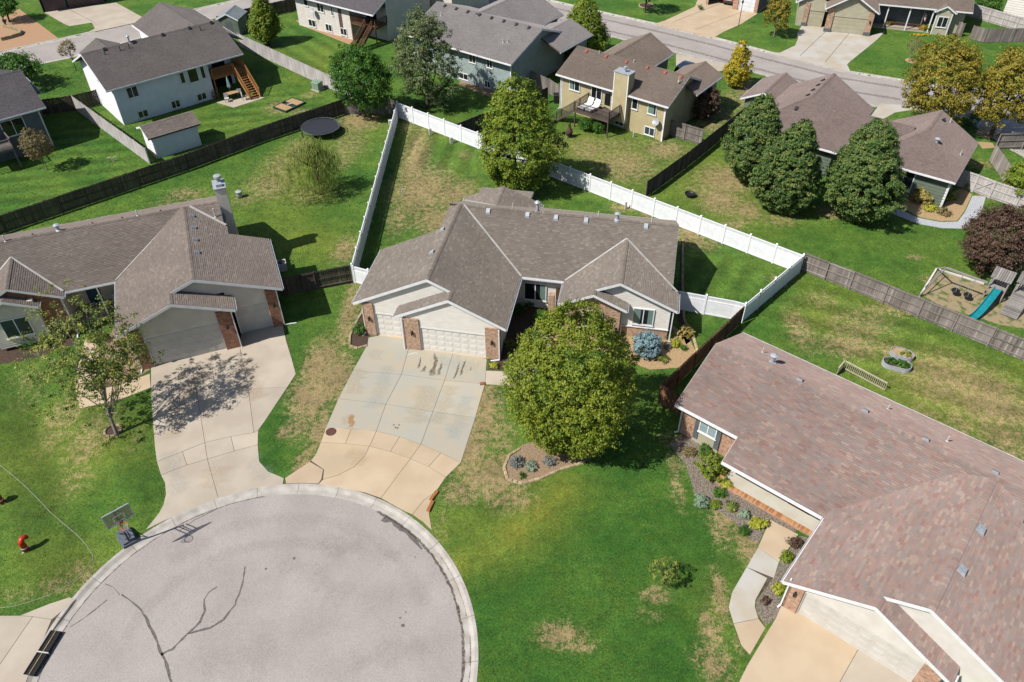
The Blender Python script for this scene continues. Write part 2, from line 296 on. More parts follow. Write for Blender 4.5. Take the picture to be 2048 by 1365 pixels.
YEL = [(1090, 1030, 46, 40, 1), (1040, 1070, 46, 40, 1), (1130, 990, 40, 34, .9), (990, 1110, 60, 40, .6), (1130, 980, 50, 30, .7), (920, 1130, 30, 30, .7), (950, 1050, 70, 40, .35), (1650, 640, 60, 40, .5), (1750, 600, 120, 40, .3), (1900, 780, 160, 80, .6), (600, 350, 60, 50, .45), (560, 440, 80, 40, .3), (620, 480, 70, 30, .5), (650, 500, 40, 30, .4), (80, 880, 160, 100, .35), (180, 900, 80, 80, .4), (130, 1120, 120, 60, .3), (1420, 370, 160, 80, .3), (1400, 1190, 70, 60, .25), (1180, 310, 120, 50, .4), (880, 260, 80, 30, .3), (420, 260, 60, 30, .2), (640, 130, 50, 30, .35), (1860, 500, 100, 40, .15)]
DEEP = [(1250, 1000, 130, 60, .7), (1060, 1180, 80, 80, .75), (970, 1300, 60, 80, .9), (1350, 1080, 90, 60, .5), (1180, 1130, 120, 60, .4), (560, 840, 40, 60, .8), (550, 920, 40, 50, .9), (680, 440, 60, 40, .3), (1750, 500, 120, 30, .4), (1900, 590, 80, 40, .35), (1660, 700, 50, 40, .35), (1450, 1130, 40, 40, .3), (230, 1000, 60, 60, .4), (250, 790, 50, 50, .5), (80, 800, 60, 60, .4), (1480, 560, 60, 60, .3)]
def field(X, Y, spots):
    a = np.zeros(X.shape)
    for (px, py, rx_, ry_, s) in spots:
        c = G(px, py); e = G(px + rx_, py); f = G(px, py - ry_)
        r1 = abs(e.x - c.x) + 0.05; r2 = math.hypot(f.x - c.x, f.y - c.y) + 0.05
        d = ((X - c.x) / r1) ** 2 + ((Y - c.y) / r2) ** 2
        a = np.maximum(a, s * np.exp(-d * 0.75))
    return a
def add_attr(me, name, arr):
    at = me.attributes.new(name, 'FLOAT', 'POINT'); at.data.foreach_set('value', np.asarray(arr, np.float32).ravel())
xs = np.concatenate([[-500, -300, -180, -120], np.arange(-90, -27, 0.5), np.arange(-27, 0, 0.2), np.arange(0, 90.1, 0.5), [120, 180, 300, 500]])
ys = np.concatenate([[-300, -150, -60, -20], np.arange(2, 6, .5), np.arange(6, 33, 0.2), np.arange(33, 140.1, 0.5), [170, 230, 350, 600]])
XX, YY = np.meshgrid(xs, ys); nx, ny = len(xs), len(ys)
ZZ = np.zeros(XX.shape)
_r = np.hypot(XX - CUL[0], YY - CUL[1]); ZZ = np.where(_r < 11.2, -0.2, np.where(_r < 11.6, -0.2 + (_r - 11.2) / 0.4 * 0.18, 0.0))
ZZ[inpoly(XX, YY, road_r) | inpoly(XX, YY, road_l)] = -0.16
idx = np.arange(nx * ny).reshape(ny, nx)
quads = np.stack([idx[:-1, :-1], idx[:-1, 1:], idx[1:, 1:], idx[1:, :-1]], -1).reshape(-1, 4)
def quick_mesh(verts, quads_, mats, smooth=False, face_tint=None):
    me = bpy.data.meshes.new('mesh'); verts = np.asarray(verts, np.float32); q = np.asarray(quads_, np.int32); n = len(q); k = q.shape[1]
    me.vertices.add(len(verts)); me.vertices.foreach_set('co', verts.ravel())
    me.loops.add(n * k); me.loops.foreach_set('vertex_index', q.ravel())
    me.polygons.add(n); me.polygons.foreach_set('loop_start', np.arange(0, n * k, k, dtype=np.int32))
    if smooth: me.polygons.foreach_set('use_smooth', np.ones(n, bool))
    for m_ in (mats if isinstance(mats, (list, tuple)) else [mats]): me.materials.append(m_)
    if face_tint is not None:
        a = me.attributes.new('tint', 'FLOAT', 'FACE'); a.data.foreach_set('value', np.asarray(face_tint, np.float32))
    me.update(calc_edges=True); return me

def grass_material(name, blades=False):
    m = bpy.data.materials.new(name); m.use_nodes = True; N = m.node_tree.nodes; Lk = m.node_tree.links
    b = N['Principled BSDF']; b.inputs['Roughness'].default_value = 0.85; b.inputs['Specular IOR Level'].default_value = 0.15
    tc = N.new('ShaderNodeTexCoord'); P = tc.outputs['Object']
    def noise(s, d=4, r=0.6):
        n = N.new('ShaderNodeTexNoise'); n.inputs['Scale'].default_value = s; n.inputs['Detail'].default_value = d; n.inputs['Roughness'].default_value = r; Lk.new(P, n.inputs[0]); return n.outputs[0]
    def mr(x, a, b_, c, d):
        n = N.new('ShaderNodeMapRange'); n.inputs[1].default_value = a; n.inputs[2].default_value = b_; n.inputs[3].default_value = c; n.inputs[4].default_value = d; Lk.new(x, n.inputs[0]); return n.outputs[0]
    def math_(op, x, y):
        n = N.new('ShaderNodeMath'); n.operation = op
        for k, q in enumerate((x, y)):
            if isinstance(q, (int, float)): n.inputs[k].default_value = q
            else: Lk.new(q, n.inputs[k])
        return n.outputs[0]
    def mix(f, a, b_):
        n = N.new('ShaderNodeMix'); n.data_type = 'RGBA'
        Lk.new(f, n.inputs[0])
        for k, q in ((6, a), (7, b_)):
            if isinstance(q, tuple): n.inputs[k].default_value = q
            else: Lk.new(q, n.inputs[k])
        return n.outputs[2]
    def attr(nm):
        n = N.new('ShaderNodeAttribute'); n.attribute_name = nm; return n.outputs['Fac']
    fine = noise(9, 6, 0.75); mid = noise(1.3, 5, 0.65); big = noise(0.16, 4, 0.6); speck = noise(22, 3, 0.8)
    c = mix(mr(fine, 0.34, 0.66, 0, 1), K(40, 78, 28), K(122, 162, 70))
    c = mix(mr(mid, 0.38, 0.7, 0, 0.55), c, K(136, 162, 58))
    c = mix(mr(big, 0.42, 0.6, 0, 0.6), c, K(54, 108, 40))
    yel = attr('yel'); dry = attr('dry'); deep = attr('deep'); st = attr('stripe')
    c = mix(math_('MULTIPLY', yel, mr(noise(5, 4), 0.3, 0.6, 0.3, 0.95)), c, K(166, 164, 66))
    c = mix(math_('MULTIPLY', deep, mr(fine, 0.3, 0.7, 0.8, 0.35)), c, K(40, 98, 34))
    # dry straw shows in ragged clumps: threshold of noise against the wear field
    ragged = math_('ADD', math_('MULTIPLY', dry, 0.42), mr(math_('ADD', math_('MULTIPLY', noise(2.2, 7, 0.8), 0.6), math_('MULTIPLY', noise(9, 4, 0.8), 0.4)), 0.34, 0.66, 0, 1))
    straw = mix(mr(speck, 0.3, 0.7, 0, 1), K(148, 124, 84), K(206, 184, 140))
    c = mix(math_('MULTIPLY', mr(ragged, 0.6, 0.85, 0, 0.92), mr(dry, 0.08, 0.4, 0, 1)), c, straw)
    c = mix(mr(speck, 0.62, 0.74, 0, 0.5), c, K(168, 170, 92))
    sc = N.new('ShaderNodeVectorMath'); sc.operation = 'SCALE'; Lk.new(c, sc.inputs[0]); Lk.new(math_('MULTIPLY', math_('MULTIPLY', mr(st, 0, 1, 0.83, 1.17), mr(noise(0.6, 5), 0.3, 0.7, 0.82, 1.18)), math_('MULTIPLY', mr(noise(7, 8, 0.9), 0.36, 0.64, 0.62, 1.38), mr(noise(2.2, 4, 0.7), 0.35, 0.65, 0.86, 1.14))), sc.inputs['Scale'])
    Lk.new(sc.outputs[0], b.inputs['Base Color'])
    if not blades:
        bp = N.new('ShaderNodeBump'); bp.inputs['Strength'].default_value = 0.8; bp.inputs['Distance'].default_value = 0.06
        Lk.new(math_('ADD', math_('MULTIPLY', noise(14, 4, 0.8), 1.0), math_('MULTIPLY', fine, 0.8)), bp.inputs['Height']); Lk.new(bp.outputs[0], b.inputs['Normal'])
    return m
M['grass'] = grass_material('lawn_grass'); M['blades'] = grass_material('grass_blades', True)
# mowing stripes: (polygon px, direction degrees, width m)
STRIPES = [([(1640, 560), (1850, 650), (2048, 740), (2048, 900), (1700, 740), (1500, 640), (1590, 560)], -22, 1.2), ([(0, 330), (190, 230), (310, 320), (0, 440)], 12, 1.1), ([(380, 250), (480, 190), (560, 180), (660, 200), (400, 290)], 15, 1.0), ([(800, 215), (960, 270), (950, 350), (780, 330)], 82, 1.1), ([(1350, 470), (1560, 560), (1480, 610), (1350, 590)], 60, 1.0), ([(0, 740), (320, 760), (330, 1000), (200, 1150), (0, 1220)], 128, 3.2), ([(500, 60), (620, 20), (780, 140), (620, 140)], 130, 1.2)]
def stripe_field(X, Y):
    a = np.full(X.shape, 0.5)
    for px, ang, w in STRIPES:
        t = R_(ang); s = X * -math.sin(t) + Y * math.cos(t)
        a = np.where(inpoly(X, Y, pw(px)), 0.5 + 0.5 * np.clip(np.sin(s * math.pi / w) * 2, -1, 1), a)
    return a
GREEN_LAWN = [(1185, 942), (1290, 915), (1360, 905), (1385, 985), (1440, 1040), (1495, 1105), (1450, 1160), (1400, 1240), (1420, 1300), (1380, 1370), (965, 1400), (945, 1240), (930, 1170), (1000, 1110), (1090, 1030)]
STRAW_YARD = [(1830, 700), (2060, 730), (2060, 930), (1960, 870), (1830, 800)]
def soft_poly(X, Y, px, w, val):
    P = np.array(pw(px)); d = np.full(X.shape, 1e9)
    for i in range(len(P)):
        a, b = P[i], P[(i + 1) % len(P)]; ab = b - a; t = np.clip(((X - a[0]) * ab[0] + (Y - a[1]) * ab[1]) / (ab @ ab), 0, 1); d = np.minimum(d, np.hypot(X - a[0] - t * ab[0], Y - a[1] - t * ab[1]))
    s = np.where(inpoly(X, Y, [tuple(p) for p in P]), d, -d); return val * np.clip(s / w + .5, 0, 1)
def wear(me, X, Y):
    add_attr(me, 'dry', field(X, Y, DRY)); add_attr(me, 'yel', np.maximum(field(X, Y, YEL), soft_poly(X, Y, STRAW_YARD, 4, .5))); add_attr(me, 'deep', np.maximum(field(X, Y, DEEP), soft_poly(X, Y, GREEN_LAWN, .3, .72))); add_attr(me, 'stripe', stripe_field(X, Y))
gm = quick_mesh(np.stack([XX, YY, ZZ], -1).reshape(-1, 3), quads, M['grass'])
wear(gm, XX.ravel(), YY.ravel())
tag(link('lawn_ground', gm), kind='structure', label='green suburban lawns with straw coloured dry patches')

# ---------------------------------------------------------------- streets
def asphalt_mat():
    m = bpy.data.materials.new('aged_asphalt'); m.use_nodes = True; N = m.node_tree.nodes; Lk = m.node_tree.links; b = N['Principled BSDF']
    b.inputs['Roughness'].default_value = 0.9; tc = N.new('ShaderNodeTexCoord')
    def nz(s, d): n = N.new('ShaderNodeTexNoise'); n.inputs['Scale'].default_value = s; n.inputs['Detail'].default_value = d; Lk.new(tc.outputs['Object'], n.inputs[0]); return n.outputs[0]
    r = N.new('ShaderNodeValToRGB'); e = r.color_ramp.elements; e[0].position = 0.3; e[1].position = 0.72; e[0].color = K(162, 153, 148); e[1].color = K(204, 195, 188)
    md = e.new(0.5); md.color = K(188, 179, 173); Lk.new(nz(26, 4), r.inputs[0])
    mr = N.new('ShaderNodeMapRange'); mr.inputs[1].default_value = 0.3; mr.inputs[2].default_value = 0.7; mr.inputs[3].default_value = 0.88; mr.inputs[4].default_value = 1.08; Lk.new(nz(0.35, 6), mr.inputs[0])
    sc = N.new('ShaderNodeVectorMath'); sc.operation = 'SCALE'; Lk.new(r.outputs[0], sc.inputs[0]); Lk.new(mr.outputs[0], sc.inputs['Scale']); Lk.new(sc.outputs[0], b.inputs['Base Color'])
    bp = N.new('ShaderNodeBump'); bp.inputs['Strength'].default_value = 0.5; bp.inputs['Distance'].default_value = 0.02; Lk.new(nz(40, 2), bp.inputs['Height']); Lk.new(bp.outputs[0], b.inputs['Normal']); return m
M['asphalt'] = asphalt_mat()
M['tar'] = mat('crack_tar', K(136, 128, 124, .5), K(96, 90, 86, .5), 9, 0.8, contrast=(0.3, 0.6))
M['gutter'] = mat('gutter_concrete', K(212, 206, 198), K(188, 180, 170), 1.6, 0.9, bump=0.1)
M['dirt'] = soft_mat('gutter_dirt_and_shade', K(118, 104, 92, .5), K(92, 80, 68, .5), .95)
M['grey_road'] = soft_mat('faint_road_soiling', K(172, 163, 160), K(164, 156, 153), .12, 1.2)
mb = MB(); n = 96
mb.face([(CUL[0] + R_ASP * math.cos(2 * math.pi * k / n), CUL[1] + R_ASP * math.sin(2 * math.pi * k / n), -0.10) for k in range(n)])
street = tag(mb.build('cul_de_sac_street', M['asphalt']), kind='structure', label='pale grey asphalt turning circle')
PAVED.append([(CUL[0] + R_KERB * math.cos(2 * math.pi * k / 64), CUL[1] + R_KERB * math.sin(2 * math.pi * k / 64)) for k in range(64)])
# kerb: gutter pan and rolled back, in cast lengths with joints
kroot = tag(empty('kerb', (0, 0, 0)), kind='structure', label='pale concrete rolled kerb round the turning circle')
prof = [(R_ASP - 0.02, -0.15), (R_ASP, -0.094), (R_ASP + 0.34, -0.085), (R_ASP + 0.46, -0.03), (R_ASP + 0.56, 0.022), (R_KERB, 0.026), (R_KERB + 0.01, -0.15)]
inl0, inl1 = None, None
a0 = math.atan2(*(np.array(G2((78, 1330))) - CUL)[::-1]); a1 = math.atan2(*(np.array(G2((112, 1257))) - CUL)[::-1])
NK = 28
for k in range(NK):
    mb = MB(); t0 = 2 * math.pi * k / NK; t1 = 2 * math.pi * (k + 1) / NK - 0.0016; sub = 5; gd = random.random()
    for q in range(sub):
        A = t0 + (t1 - t0) * q / sub; B = t0 + (t1 - t0) * (q + 1) / sub
        for (r0, z0), (r1, z1) in zip(prof[:-1], prof[1:]):
            mb.face([(CUL[0] + r * math.cos(an), CUL[1] + r * math.sin(an), z) for r, z, an in ((r0, z0, A), (r1, z1, A), (r1, z1, B), (r0, z0, B))], gd)
    mb.build('kerb_length', M['gutter'], kroot)
# dirt line with kerb shade painted in, damp streak along the gutter
def ribbon(name, pts, w, z, m, parent=None, jit=0.25, seed=1, step=0.25):
    """flat strip along pts; the point attribute soft falls to 0 at its edges and ends"""
    rnd = random.Random(seed); P = []
    for i in range(len(pts) - 1):
        a, b = Vector(pts[i]), Vector(pts[i + 1]); k = max(2, int((b - a).length / step))
        P += [a.lerp(b, q / k) for q in range(k)]
    P.append(Vector(pts[-1])); V, F, A = [], [], []; n = len(P)
    for i, p in enumerate(P):
        d = (P[min(i + 1, n - 1)] - P[max(0, i - 1)]); d = Vector((d.x, d.y)).normalized(); nn = Vector((-d.y, d.x))
        ww = w[0] + (w[1] - w[0]) * i / (n - 1) if isinstance(w, tuple) else w; c = Vector((p.x, p.y)); e = 0.0 if i in (0, n - 1) else 1.0
        l, r = ww / 2 * (1 + rnd.uniform(-jit, jit)), ww / 2 * (1 + rnd.uniform(-jit, jit))
        for q, a in ((l, 0), (l * .5, .85), (0, 1), (-r * .5, .85), (-r, 0)): V.append((*(c + nn * q), z)); A.append(a * e)
    for i in range(n - 1):
        for q in range(4): F.append((i * 5 + q, i * 5 + q + 1, i * 5 + q + 6, i * 5 + q + 5))
    me = bpy.data.meshes.new('mesh'); me.from_pydata(V, [], F); me.materials.append(m); at = me.attributes.new('soft', 'FLOAT', 'POINT'); at.data.foreach_set('value', A); me.update()
    return link(name, me, parent)
def arc(r, d0, d1, n=24): return [(CUL[0] + r * math.cos(R_(d0 + (d1 - d0) * k / n)), CUL[1] + r * math.sin(R_(d0 + (d1 - d0) * k / n))) for k in range(n + 1)]
ribbon('gutter_dirt_and_shade', arc(R_ASP - 0.03, -30, 62, 40), (0.16, 0.22), -0.092, M['dirt'], kroot, 0.6, 3)
ribbon('gutter_dirt_and_shade', arc(R_ASP + 0.02, 100, 210, 40), 0.07, -0.0905, M['dirt'], kroot, 0.6, 5)
ribbon('damp_streak', arc(R_ASP + 0.37, -30, 8, 24), 0.16, -0.072, M['dirt'], kroot, 0.8, 6)
M['rust'] = soft_mat('rusty_gutter_stain', K(190, 150, 104), K(176, 140, 110), .7)
ribbon('rust_stain', arc(R_ASP + 0.36, 12, 36, 24), 0.15, -0.074, M['rust'], kroot, 0.6, 8)
# sealed cracks
for pts, w in (([(243, 1190), (262, 1202), (278, 1215), (295, 1242), (312, 1275), (320, 1302)], (0.08, 0.17)), ([(320, 1302), (334, 1330), (342, 1365), (347, 1400)], 0.15), ([(322, 1310), (345, 1298), (375, 1268), (388, 1264), (420, 1256), (447, 1240), (470, 1210), (484, 1172), (491, 1133)], (0.13, 0.07)), ([(375, 1268), (400, 1245), (410, 1222), (408, 1200), (418, 1185), (434, 1174)], (0.13, 0.07)), ([(210, 1168), (226, 1175), (240, 1190)], 0.05), ([(140, 1255), (170, 1235), (200, 1212), (214, 1200)], 0.06), ([(770, 1033), (800, 1052), (822, 1072), (845, 1098)], (0.5, 0.12)), ([(360, 1062), (390, 1040), (440, 1015)], 0.05)):
    ribbon('sealed_crack', [G(*p, -0.1) for p in pts], w, -0.0955, M['tar'], street, 0.7, int(pts[0][0]))
mb = MB()
for cx, cy, r in ((806, 1251, 0.12), (800, 1236, 0.07), (588, 1117, 0.09), (532, 1138, 0.08), (830, 1115, .05), (812, 1225, .05)):
    c = G(cx, cy, -0.1); mb.face([(c.x + r * random.uniform(.7, 1.2) * math.cos(k * .7854), c.y + r * random.uniform(.7, 1.2) * math.sin(k * .7854), -0.0955) for k in range(8)])
mb.build('oil_spot', M['tar'], street)
for k, (rr_, d0, d1, w_) in enumerate(((9.2, 20, 120, 1.0), (7.4, 60, 170, 1.0))): ribbon('tyre_track', arc(rr_, d0, d1, 30), w_, -.0975 + k * .0003, M['grey_road'], street, .3, 80 + k)
for k, (p, q, w_) in enumerate((((560, 1120), (700, 1200), 1.8), ((640, 1080), (800, 1120), 1.2), ((400, 1330), (560, 1300), 2.0), ((700, 1330), (860, 1290), 1.6), ((330, 1120), (430, 1080), 1.5))): ribbon('road_stain', [G(*p, -.1), G(*q, -.1)], w_, -.0963 + k * .0002, M['grey_road'], street, .6, 90 + k)
# far streets
def street_far(name, poly, far, near, label):
    mb = MB(); mb.face([(p[0], p[1], -0.08) for p in poly]); o = tag(mb.build(name, M['asphalt']), kind='structure', label=label); PAVED.append(poly)
    for side, sg in ((far, 1), (near, 1)):
        mb = MB(); P = [Vector(G2(p)) for p in side]
        for i in range(len(P) - 1):
            d = (P[i + 1] - P[i]).normalized(); nn = Vector((-d.y, d.x))
            a, b = P[i], P[i + 1]
            for o0, o1, z0, z1 in ((-0.5, -0.06, -0.072, -0.06), (-0.06, 0.12, -0.06, 0.03), (0.12, 0.3, 0.03, 0.03), (0.3, 0.31, 0.03, -0.1)):
                mb.face([(*(a + nn * o0), z0), (*(a + nn * o1), z1), (*(b + nn * o1), z1), (*(b + nn * o0), z0)])
        mb.build('kerb_strip', M['gutter'], o)
    return o
s_r = street_far('far_street', road_r, ST_R_FAR, ST_R_NEAR, 'curving grey residential street at the top right')
s_l = street_far('far_street', road_l, ST_L_FAR, ST_L_NEAR, 'straight pale street at the top left')
M['tyre'] = soft_mat('darker_wheel_track', K(150, 141, 139), K(138, 130, 128), .6, 2)
for off in (0.28, 0.72):
    a = [Vector(G2(p)) for p in ST_R_FAR]; b = [Vector(G2(p)) for p in ST_R_NEAR[::-1]]
    pts = []
    for p in a[1:8]:
        q = min(b, key=lambda r: (r - p).length)
        d = (a[5] - a[2]).normalized(); nn = Vector((d.y, -d.x)); pts.append(p + nn * (8.2 * off))
    ribbon('wheel_track', pts, 0.7, -0.0755, M['tyre'], s_r, 0.3, 4)

# ---------------------------------------------------------------- paved slabs
def inset(poly, d):
    c = Vector((sum(p[0] for p in poly) / len(poly), sum(p[1] for p in poly) / len(poly)))
    n = len(poly); ar = sum(poly[k][0] * poly[(k + 1) % n][1] - poly[(k + 1) % n][0] * poly[k][1] for k in range(n)); sg = 1 if ar > 0 else -1
    out = []
    for k in range(n):
        a, b, c_ = Vector(poly[k - 1]), Vector(poly[k]), Vector(poly[(k + 1) % n])
        d1 = (b - a); d2 = (c_ - b)
        if d1.length < 1e-6 or d2.length < 1e-6: out.append(tuple(b)); continue
        d1.normalize(); d2.normalize(); n1 = Vector((-d1.y, d1.x)) * sg; n2 = Vector((-d2.y, d2.x)) * sg
        bi = n1 + n2; L_ = bi.length
        if L_ < 0.2: out.append(tuple(b + n1 * d)); continue
        bi /= L_; out.append(tuple(b + bi * d / max(0.4, bi.dot(n1))))
    return out
def slab(poly, m, parent, z=0.03, gap=0.011, name='slab', th=0.06):
    mb = MB(); P = inset(poly, gap); mb.prism(P, z - th, z - 0.006, random.random())
    Q = inset(P, 0.01); n = len(P)
    # eased arris
    i = len(mb.v); mb.v.extend([(p[0], p[1], z - 0.006) for p in P]); mb.v.extend([(p[0], p[1], z) for p in Q]); t = random.random()
    for k in range(n):
        l = (k + 1) % n; mb.f.append((i + k, i + l, i + n + l, i + n + k)); mb.t.append(t); mb.m.append(0)
    mb.f.append(tuple(i + n + k for k in range(n))); mb.t.append(t); mb.m.append(0)
    return mb.build(name, m, parent)
def paving(name, outline, slabs, mats, label, z=0.03, world=False):
    W_ = outline if world else pw(outline); PAVED.append(W_)
    mb = MB(); mb.face([(p[0], p[1], z - 0.022) for p in W_]); o = tag(mb.build(name, M['joint']), kind='structure', label=label)
    for k, s in enumerate(slabs):
        poly = s if world else pw(s)
        slab(poly, mats[k] if isinstance(mats, list) else mats, o, z)
    return o
def conc(name, a, b, c=None, s=0.35):
    m = mat(name, a, b, s, 0.9, bump=0.12, bscale=30, contrast=(0.38, 0.62), detail=6, tint=0.06); return m
M['c_blue'] = conc('weathered_blue_tan_concrete', K(196, 193, 180), K(205, 194, 172), s=0.55)
M['c_peach'] = conc('peach_concrete_apron', K(220, 198, 168), K(210, 186, 156), s=0.5)
M['c_yell'] = conc('yellow_tan_concrete', K(222, 200, 164), K(212, 190, 160), s=0.5)
M['c_tan'] = conc('tan_grey_concrete', K(212, 199, 180), K(200, 186, 168), s=0.5)
M['c_white'] = conc('white_grey_concrete_walk', K(212, 208, 200), K(204, 192, 172), s=0.5)
M['c_porch'] = conc('pale_porch_concrete', K(226, 222, 208), K(214, 206, 188), s=0.7)
J1 = [(817, 699), (803, 750), (772, 809), (753, 863)]; J2 = [(907, 704), (889.5, 761.5), (866, 824), (842, 889)]
Lf = [(735, 690), (706, 742), (677, 798), (652, 856)]; Rt = [(974, 719), (970, 769), (951, 836), (922, 926)]
sl = []; mt = []
for i in range(3):
    sl += [[Lf[i], J1[i], J1[i + 1], Lf[i + 1]], [J1[i], J2[i], J2[i + 1], J1[i + 1]], [J2[i], Rt[i], Rt[i + 1], J2[i + 1]]]; mt += [M['c_blue']] * 3
sl[0] = [(758, 672), (812, 679), (817, 699), (803, 750), (706, 742), (735, 690), (737, 676)]
sl[7] = [J1[2], J2[2], J2[3], (799.5, 874), J1[3]]; sl[8] = [J2[2], Rt[2], Rt[3], (882, 906.5), J2[3]]
C3 = [(652, 856), (703, 858), (753, 863), (799.5, 874), (842, 889), (882, 906.5), (922, 926)]
C4 = [(642, 885), (691, 888), (739.5, 893), (781, 904), (821, 918), (858, 934), (892, 955)]
for i in range(6): sl.append([C3[i], C3[i + 1], C4[i + 1], C4[i]]); mt.append(M['c_peach'])
sl.append([(642, 885), (691, 888), (739, 893), (729, 914), (709, 934), (677, 951), (646, 960), (648, 940), (622, 922), (632, 909)]); mt.append(M['c_yell'])
sl.append([(620, 924), (647, 940), (643, 960), (637, 968), (600, 967), (572, 968), (570, 957)]); mt.append(M['c_peach'])
sl.append([(739, 893), (781, 904), (821, 918), (762, 997), (730, 986), (697, 979), (637, 969), (646, 960), (677, 951), (709, 934), (729, 914)]); mt.append(M['c_peach'])
sl.append([(821, 918), (858, 934), (892, 955), (872, 984), (848, 1001), (825, 1030), (807, 1022), (762, 997)]); mt.append(M['c_peach'])
sl.append([(872, 984), (863, 1006), (858, 1026), (864, 1062), (845, 1044), (825, 1030), (848, 1001)]); mt.append(M['c_peach'])
drive_m = paving('driveway', [(737, 676), (758, 670), (812, 677), (817, 697), (907, 702), (974, 717), (970, 769), (951, 836), (922, 926), (892, 955), (872, 984), (863, 1006), (858, 1026), (864, 1062), (845, 1044), (825, 1031), (762, 998), (697, 980), (637, 970), (571, 969), (570, 957), (620, 924), (632, 909), (642, 885), (652, 856), (706, 742), (735, 690)], sl, mt, 'three slab wide driveway of blue grey and peach concrete before the central garage')
# garage aprons
for q in ([(757, 668), (812, 676), (812, 679), (757, 672)], [(845, 696), (974, 711), (974, 718), (845, 701)]):
    slab(pw(q), M['c_yell'], drive_m, 0.034, 0.004, 'apron')
# stains with their own shapes
M['oil'] = soft_mat('dark_oil_stain', K(140, 130, 100, .5), K(116, 106, 80, .5), 1); M['rust2'] = soft_mat('orange_rust_stain', K(208, 140, 66), K(200, 152, 94), .95); M['bleach'] = soft_mat('pale_wash_mark', K(250, 250, 250, .9), K(240, 240, 240, .9), .5)
M['tan_stain'] = soft_mat('tan_soaked_stain', K(216, 188, 144), K(210, 182, 138), .2, 1.5); M['blue_stain'] = soft_mat('blue_grey_weathering', K(176, 190, 190), K(172, 186, 186), .16, 1.5); M['grey_track'] = soft_mat('faint_tyre_track', K(158, 148, 138), K(148, 138, 128), .3, 2)
def stain(px, w, m, z=0.0345, seed=1): return ribbon('stain', [G(*p, 0.03) for p in px], w, z, m, drive_m, 0.6, seed)
for k, (p, w) in enumerate((([(841, 713), (840, 725), (836, 738)], (.1, .26)), ([(851, 730), (846, 745)], (.1, .42)), ([(868, 706), (872, 722), (867, 738), (862, 753)], (.2, .46)), ([(884, 725), (880, 740), (876, 752)], (.14, .42)), ([(920, 722), (914, 742), (908, 759)], (.1, .24)), ([(931, 721), (925, 738), (920, 752)], (.1, .24)), ([(942, 734), (941, 744)], (.08, .1)))):
    stain(p, w, M['oil'], 0.0345 + k * 0.0003, k)
stain([(702, 829), (703, 845), (702, 856)], (.34, .46), M['rust2'], 0.035, 20)
stain([(812, 713), (826, 706), (838, 708)], (.1, .2), M['bleach'], 0.0348, 21)
for p in ((790, 855), (786, 850), (797, 850), (794, 856)):
    stain([p, (p[0] + 3, p[1] + 1)], (.14, .1), M['tar'], 0.0355, p[0])
for k, (p, w_, m_) in enumerate((([(720, 735), (700, 790)], 1.6, 'tan_stain'), ([(860, 770), (830, 850)], 1.9, 'tan_stain'), ([(740, 720), (765, 700)], 1.5, 'blue_stain'), ([(780, 730), (745, 820)], 1.3, 'blue_stain'), ([(935, 790), (905, 880)], 1.5, 'blue_stain'), ([(860, 715), (960, 735)], 1.6, 'blue_stain'), ([(905, 770), (870, 850)], 1.2, 'tan_stain'), ([(690, 830), (700, 850)], 1.2, 'tan_stain'), ([(690, 905), (735, 925)], 1.3, 'tan_stain'))):
    ribbon('stain', [G(*q, .03) for q in p], w_, .0318 + k * .00012, M[m_], drive_m, .5, 40 + k)
# left neighbour driveway
vL = [(384, 719), (397, 804), (410, 886), (415, 919), (437, 998)]
sl = [[(302, 728), (380, 708), (397, 804), (305, 830), (302, 776)], [(380, 708), (455, 690), (478, 686), (497, 778), (397, 804)], [(478, 686), (486, 660), (545, 648), (564, 644), (573, 684), (584, 719), (592, 749), (575, 775), (497, 778)],
 [(305, 830), (397, 804), (410, 886), (314, 924), (310, 896)], [(397, 804), (497, 778), (508, 866), (462, 874), (410, 886)], [(497, 778), (575, 775), (530, 843), (517, 861), (508, 866)],
 [(314, 924), (365, 904), (374, 931), (322, 951)], [(365, 904), (410, 886), (415, 919), (374, 931)], [(410, 886), (462, 874), (469, 903), (415, 919)], [(462, 874), (508, 866), (517, 861), (516, 890), (469, 903)],
 [(322, 951), (374, 931), (415, 919), (437, 998), (400, 1012), (370, 1024), (325, 1044), (291, 1061), (318, 1027), (327, 1010), (332, 989), (330, 966)], [(415, 919), (469, 903), (516, 890), (519, 924), (537, 944), (568, 957), (566, 970), (505, 978), (437, 998)]]
drive_l = paving('driveway', [(302, 728), (455, 690), (478, 685), (486, 659), (564, 643), (584, 719), (592, 749), (517, 861), (516, 884), (519, 924), (537, 944), (568, 957), (566, 970), (505, 978), (437, 998), (370, 1024), (325, 1044), (291, 1061), (318, 1027), (327, 1010), (332, 989), (330, 966), (314, 924), (302, 776)], sl, M['c_tan'], 'wide tan concrete driveway of the left house reaching the kerb')
for k, (p, w_, m_) in enumerate((([(420, 740), (360, 800), (345, 880)], 1.6, 'tan_stain'), ([(480, 720), (520, 800)], 1.6, 'tan_stain'), ([(440, 930), (420, 980)], 1.8, 'tan_stain'), ([(500, 920), (540, 955)], 1.4, 'blue_stain'), ([(340, 900), (360, 990)], 1.5, 'blue_stain'))):
    ribbon('stain', [G(*q, .03) for q in p], w_, .0318 + k * .00012, M[m_], drive_l, .5, 60 + k)
